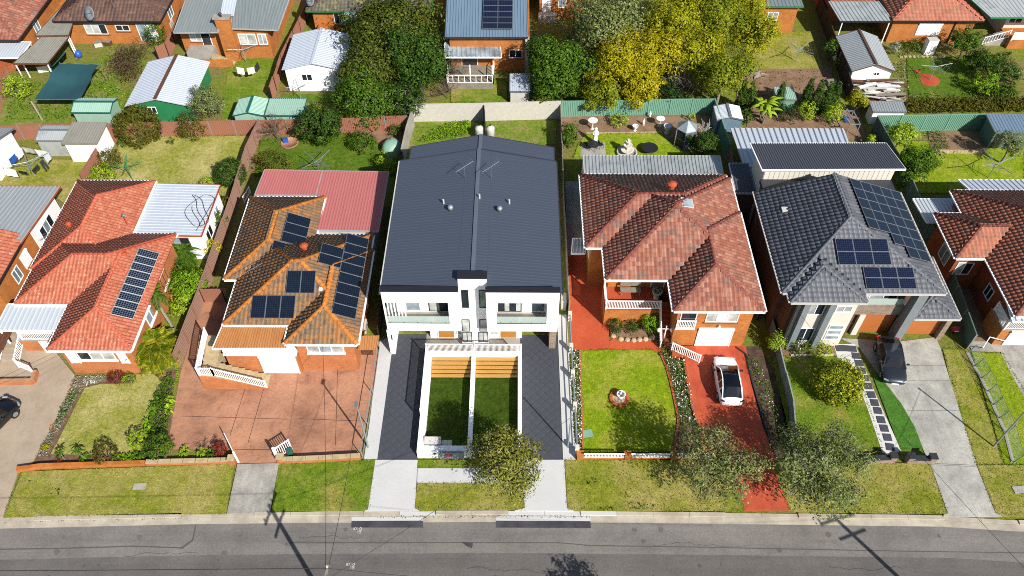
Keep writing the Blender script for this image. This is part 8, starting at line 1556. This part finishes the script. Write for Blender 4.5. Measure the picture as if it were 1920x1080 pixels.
# ragged turf edges spilling over kerb, paths and edging
def turf_edge(polys, mat, h=.07, z=.13, dens=26):
    out = []
    for poly in polys:
        for a, b in zip(poly, poly[1:] + poly[:1]):
            L = math.hypot(b[0] - a[0], b[1] - a[1])
            if L < .2 or L > 40: continue
            nx, ny = -(b[1] - a[1]) / L, (b[0] - a[0]) / L; n = max(1, int(L / 1.2))
            for i in range(n):
                w1, w2 = rng.uniform(.03, .14), rng.uniform(.05, .16); p = [a[k] + (b[k] - a[k]) * i / n for k in (0, 1)]; q = [a[k] + (b[k] - a[k]) * (i + 1) / n for k in (0, 1)]
                out.append([(p[0] - nx * w1, p[1] - ny * w1), (q[0] - nx * w1, q[1] - ny * w1), (q[0] + nx * w2, q[1] + ny * w2), (p[0] + nx * w2, p[1] + ny * w2)])
    blades('grass', out, dens * 5, h, mat, z, .03)
turf_edge([[(-33.68,22.86),(-33.81,26.12),(-19.37,26.82),(-19.07,23.14)], [(3.49,27.22),(14.86,27.34),(15.28,23.59),(3.53,23.63)], [(17.86,27.19),(28.74,27.18),(28.66,23.45),(18.34,23.69)], [(-6.62,25.46),(0.74,25.51),(0.73,23.57),(-6.61,23.64)], [(31.96,27.04),(37.78,27.07),(37.89,23.33),(31.92,23.51)]], 'leaf_street')
turf_edge([[(-16.31,26.89),(-9.66,27.18),(-9.51,23.51),(-16.12,23.24)], [(-6.73,27.2),(0.75,27.24),(0.74,26.59),(-6.68,26.54)], [(4.99,36.72),(10.56,36.81),(11.22,36.11),(11.62,35.02),(11.72,32.95),(11.83,31.34),(11.45,29.56),(11.11,28.02),(4.78,27.86)], [(19.75,36.27),(25.97,36.31),(25.85,28.29),(19.28,27.83)], [(35.21,36.77),(37.56,36.69),(37.62,35.29),(38.05,30.18),(36.74,27.12),(33.94,27.1)], [(33.08,37.02),(35.02,37.03),(33.94,27.1),(31.99,27)]], 'leaf_green', .07, .06)
turf_edge([[(-31.99,33.06),(-30.91,33.4),(-28.53,33.47),(-28.55,34.29),(-27.18,34.3),(-26.41,33.58),(-26.34,32.4),(-26.61,30.43),(-26.27,28.47),(-26.21,27.54),(-32.44,27.5),(-32.31,28.65),(-32.08,32.22)]], 'leaf_bronze', .06, .03); turf_edge([[(-38.81,62.01),(-38.24,62.51),(-25.77,62.76),(-26.05,62.1),(-26.34,53.47),(-29.08,55.62),(-37.99,55.56)]], 'leaf_bronze', .1, .04); turf_edge([[(-25.1,62.1),(-17.3,63.15),(-14.01,62.18),(-11.35,59.15),(-11.62,56.85),(-24.47,56.77)], [(-6.98,72),(-1.04,72.23),(-0.89,68.31),(-6.77,68.27)], [(6.86,63.14),(14.37,63.44),(15.26,61.31),(17.04,59.96),(5.49,59.57),(6.11,61.82)], [(42.78,76.7),(49.58,76.95),(47.64,68.62),(40.47,68.49)], [(35.17,62.5),(49.56,61.94),(46.66,54.88),(35.4,54.8)]], 'leaf_green', .12, .04)
eb = MB(); q = [(17.09,37.03,0.1),(17.71,36.37,0.1),(17.74,33.91,0.1),(17.92,30.24,0.1),(18.16,27.88,0.1)]
for a, b in zip(q, q[1:]): eb.beam((a[0], a[1], .14), (b[0], b[1], .14), .1, .16)
tag(eb.out('garden_edging', 'charcoal'), 'dark edging strip between the red brick drive and black soil bed', 'edging')
# oil drips and tyre scuffs on the drives, cracks in the old asphalt
def blot(name, pts, z, mat, r0=.12, n=9):
    for i, p in enumerate(pts):
        a = [k * 6.2832 / n for k in range(n)]; r = r0 * (.6 + .8 * rng.random()); poly = [(p[0] + r * (.7 + .5 * rng.random()) * math.cos(k), p[1] + r * (.7 + .5 * rng.random()) * math.sin(k)) for k in a]; sheet(name, poly, z, mat, t=.006)
blot('road_stain', [(rng.uniform(-30, 30), rng.uniform(19.6, 22.4)) for _ in range(26)], .021, 'asphalt_mid', .16); blot('road_stain', [(rng.uniform(-30, 30), rng.uniform(18.2, 20.2)) for _ in range(16)], .0205, 'tar_seam', .1)
cr = MB()
for x0, y0, L in ((-25, 20.3, 5), (-3, 19.6, 7), (9, 21.2, 6), (20, 19.9, 5), (-14, 21.6, 4)):
    p = [x0, y0]
    for i in range(int(L / .3)):
        q = [p[0] + .3, p[1] + rng.normal(0, .07)]; cr.beam((p[0], p[1], .019), (q[0], q[1], .019), .02, .006); p = q
cr.out('road_crack', 'asphalt_new', None, kind='structure')
